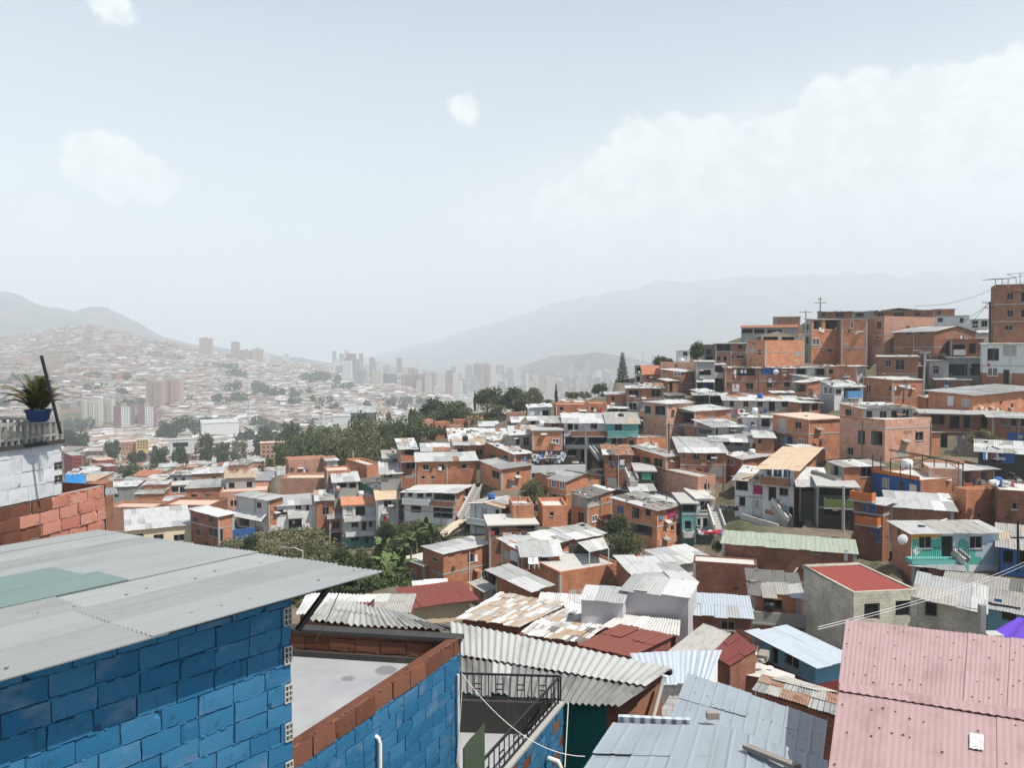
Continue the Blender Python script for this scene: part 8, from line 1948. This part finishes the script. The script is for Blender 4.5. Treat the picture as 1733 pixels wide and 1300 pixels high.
for (c, rx, rz_) in spots:
    nb = max(5, int(rx / 3.0)); bl = [(c + Vector((rw.uniform(-1, 1) * rx, rw.uniform(-1, 1) * rx * .8, rw.uniform(-.4, .5) * rz_)), rw.uniform(.35, .6) * min(rx, rz_ * 1.3) + 2) for _ in range(nb)]
    for q in range(nb * 34):
        b, rad = rw.choice(bl); dv = Vector((rw.gauss(0, 1), rw.gauss(0, 1), rw.gauss(0, 1))).normalized(); p = b + dv * rad * rw.uniform(.6, 1)
        n_ = (dv + Vector((rw.gauss(0, .5), rw.gauss(0, .5), rw.gauss(0, .5)))).normalized(); u = n_.orthogonal().normalized(); v = n_.cross(u); s_ = rad * rw.uniform(.22, .4)
        mb.face([p - u * s_, p - v * s_, p + u * s_, p + v * s_], rw.choice(('leaf_dark', 'leaf_dark', 'leaf_mid')), [(0, 0), (1, 0), (1, 1), (0, 1)])
o = mb.build('distant_woods'); tag(o, 'dark tree clumps scattered over the far hillside and valley', 'woods', None, 'stuff')
# ---------------------------------------------------------------- light, sky, haze, camera
SUN_AZ = Vector((.85, -.53, 0)).normalized(); EL = math.radians(60)
sd = Vector((SUN_AZ.x * math.cos(EL), SUN_AZ.y * math.cos(EL), math.sin(EL)))
L = bpy.data.lights.new('sun', 'SUN'); L.energy = 4.4; L.angle = math.radians(.55); L.color = (1, .95, .865)
so = bpy.data.objects.new('sun', L); COL.objects.link(so); so.rotation_euler = sd.to_track_quat('Z', 'Y').to_euler()
Wd = bpy.data.worlds.new('World'); S.world = Wd; Wd.use_nodes = True; nt = Wd.node_tree; bg = nt.nodes['Background']
sk = nt.nodes.new('ShaderNodeTexSky'); sk.sky_type = 'NISHITA'; sk.sun_disc = False; sk.sun_elevation = EL; sk.sun_rotation = math.atan2(SUN_AZ.x, SUN_AZ.y)
sk.air_density = 1.0; sk.dust_density = 1.2; sk.ozone_density = 1.0; sk.altitude = 1500
bg.inputs['Strength'].default_value = SKY_STRENGTH = .10
def wn(t, **kw):
    nd = nt.nodes.new(t)
    for k, v in kw.items(): setattr(nd, k, v)
    return nd
tc = wn('ShaderNodeTexCoord')
def fbm(scale, detail, rough, off=0):
    n1 = wn('ShaderNodeTexNoise'); n1.inputs['Scale'].default_value = scale; n1.inputs['Detail'].default_value = detail; n1.inputs['Roughness'].default_value = rough
    mp = wn('ShaderNodeMapping'); mp.inputs['Location'].default_value = (off, off * .7, off * .3); mp.inputs['Scale'].default_value = (1, 1, 1.35); nt.links.new(tc.outputs['Generated'], mp.inputs[0]); nt.links.new(mp.outputs[0], n1.inputs['Vector']); return n1.outputs['Fac']
def mth(op, a, b):
    m = wn('ShaderNodeMath', operation=op)
    for i_, v in enumerate((a, b)):
        if isinstance(v, (int, float)): m.inputs[i_].default_value = v
        else: nt.links.new(v, m.inputs[i_])
    return m.outputs[0]
def mrange(v, a, b, c, d_):
    m = wn('ShaderNodeMapRange', interpolation_type='SMOOTHSTEP'); nt.links.new(v, m.inputs[0])
    for i_, q in zip((1, 2, 3, 4), (a, b, c, d_)): m.inputs[i_].default_value = q
    return m.outputs[0]
def field(blobs):
    last = None
    for (x, y, r_, k) in blobs:
        c = ray(x, y).normalized(); d_ = wn('ShaderNodeVectorMath', operation='DISTANCE'); nt.links.new(tc.outputs['Generated'], d_.inputs[0]); d_.inputs[1].default_value = c
        R_ = r_ / F; m = wn('ShaderNodeMapRange'); nt.links.new(d_.outputs['Value'], m.inputs[0])
        for i_, q in zip((1, 2, 3, 4), (R_ * 1.45, R_ * .35, 0, k)): m.inputs[i_].default_value = q
        last = m.outputs[0] if last is None else mth('MAXIMUM', last, m.outputs[0])
    return last
BL = [(160, 275, 48, 1), (200, 285, 52, 1), (245, 303, 44, .95), (280, 312, 28, .8), (132, 282, 34, .85), (788, 182, 32, .72), (190, 0, 50, .6),
      (1090, 250, 60, .95), (1130, 245, 56, 1), (1195, 250, 58, 1), (1245, 285, 58, .95), (1160, 320, 95, 1), (1330, 245, 66, 1), (1400, 205, 62, 1), (1470, 178, 58, 1), (1540, 172, 54, 1), (1605, 165, 56, 1), (1670, 155, 58, 1), (1740, 150, 70, 1),
      (1300, 310, 105, 1), (1430, 275, 110, 1), (1570, 255, 125, 1), (1700, 250, 125, 1), (990, 315, 50, .85), (1035, 295, 52, .9), (945, 350, 52, .8), (1010, 380, 90, .9), (1850, 200, 140, 1), (2000, 220, 180, 1), (-260, 200, 120, .9), (2500, 300, 260, .9)]
BS = [(860, 420, 130, .6), (1000, 430, 170, .8), (1200, 470, 200, .9), (1150, 370, 150, .85), (1300, 380, 180, 1), (1450, 370, 190, 1), (1650, 370, 200, 1), (1850, 380, 240, 1), (1000, 380, 110, .75), (60, 430, 110, .5), (180, 430, 80, .42), (-60, 420, 130, .5), (330, 470, 120, .3), (1250, 480, 140, .55), (1500, 480, 160, .55)]
fa = fbm(20, 8, .56)
dens = mth('ADD', field(BL), mth('MULTIPLY', mth('SUBTRACT', fa, .5), .95))
c1 = mth('MULTIPLY', mrange(dens, .38, .64, 0, 1), .94)
c2 = mth('MULTIPLY', mrange(field(BS), 0, 1, 0, .95), mrange(fbm(9, 6, .6, 2.0), .3, .65, .75, 1))
mx = wn('ShaderNodeMath', operation='MAXIMUM'); nt.links.new(c1, mx.inputs[0]); nt.links.new(c2, mx.inputs[1])
# lit billows: a second look at the same noise a little towards the sun shades the far side of every puff
fb_ = fbm(20, 8, .56, .014); sh_ = mth('SUBTRACT', fa, fb_)
cr = mrange(mth('ADD', mth('MULTIPLY', sh_, 3.2), mth('MULTIPLY', fbm(7, 5, .6, 5.0), .8)), .05, .75, .90, 1.06)
cc = wn('ShaderNodeVectorMath', operation='SCALE'); cc.inputs[0].default_value = (CLOUD := (7.6, 7.65, 7.35)); nt.links.new(cr, cc.inputs['Scale'])
# veil of high thin haze whitening the whole sky towards the horizon
sx = wn('ShaderNodeSeparateXYZ'); nt.links.new(tc.outputs['Generated'], sx.inputs[0])
ve = wn('ShaderNodeMapRange', interpolation_type='SMOOTHSTEP'); nt.links.new(sx.outputs['Z'], ve.inputs[0]); ve.inputs[1].default_value = .55; ve.inputs[2].default_value = .0; ve.inputs[3].default_value = .24; ve.inputs[4].default_value = .95
mv = wn('ShaderNodeMix', data_type='RGBA'); nt.links.new(ve.outputs[0], mv.inputs[0]); nt.links.new(sk.outputs[0], mv.inputs[6]); mv.inputs[7].default_value = (*VEIL, 1) if (VEIL := (5.75, 6.3, 6.45)) else None
mc = wn('ShaderNodeMix', data_type='RGBA'); nt.links.new(mx.outputs[0], mc.inputs[0]); nt.links.new(mv.outputs[2], mc.inputs[6]); nt.links.new(cc.outputs[0], mc.inputs[7])
nt.links.new(mc.outputs[2], bg.inputs['Color'])
# haze: one closed box of thin pale air
hm = bpy.data.materials.new('haze_air'); hm.use_nodes = True; ht = hm.node_tree; ht.nodes.remove(ht.nodes['Principled BSDF'])
pv = ht.nodes.new('ShaderNodeVolumePrincipled'); pv.inputs['Color'].default_value = (.90, .96, 1.0, 1); pv.inputs['Density'].default_value = HAZE = .00027; pv.inputs['Anisotropy'].default_value = .0
ht.links.new(pv.outputs[0], ht.nodes['Material Output'].inputs['Volume']); M['haze_air'] = hm
zmin = -260.0; zmax = 1120.0
for o in list(COL.objects):
    pass
mb = MB(); mb.box(-9500, -40, zmin, 17000, 11800, zmax, 'haze_air'); o = mb.build('haze'); o['kind'] = 'stuff'; o['label'] = 'thin pale haze hanging over the whole valley'
cam = bpy.data.cameras.new('camera'); cam.sensor_width = 36; cam.sensor_fit = 'HORIZONTAL'; cam.lens = 36 * F / 1733; cam.clip_start = .1; cam.clip_end = 30000
co = bpy.data.objects.new('camera', cam); COL.objects.link(co); co.rotation_euler = (math.pi / 2 - PITCH, 0, 0); S.camera = co
S.view_settings.view_transform = 'Standard'; S.view_settings.look = 'None'; S.view_settings.exposure = EXPO = .42; S.view_settings.gamma = 1
S.cycles.volume_bounces = 4; S.cycles.max_bounces = 6; S.cycles.diffuse_bounces = 3; S.cycles.glossy_bounces = 2; S.cycles.use_denoising = True
S.cycles.sample_clamp_indirect = 6
lb = {}
for o in COL.objects:
    if o.parent is None and 'label' in o.keys():
        lb.setdefault(o['label'], []).append(o.name)
        n_ = len(o['label'].split())
        if n_ < 4 or n_ > 16: print('LABEL LEN', n_, o['label'])
for k, v in lb.items():
    if len(v) > 1: print('DUP', k, v)
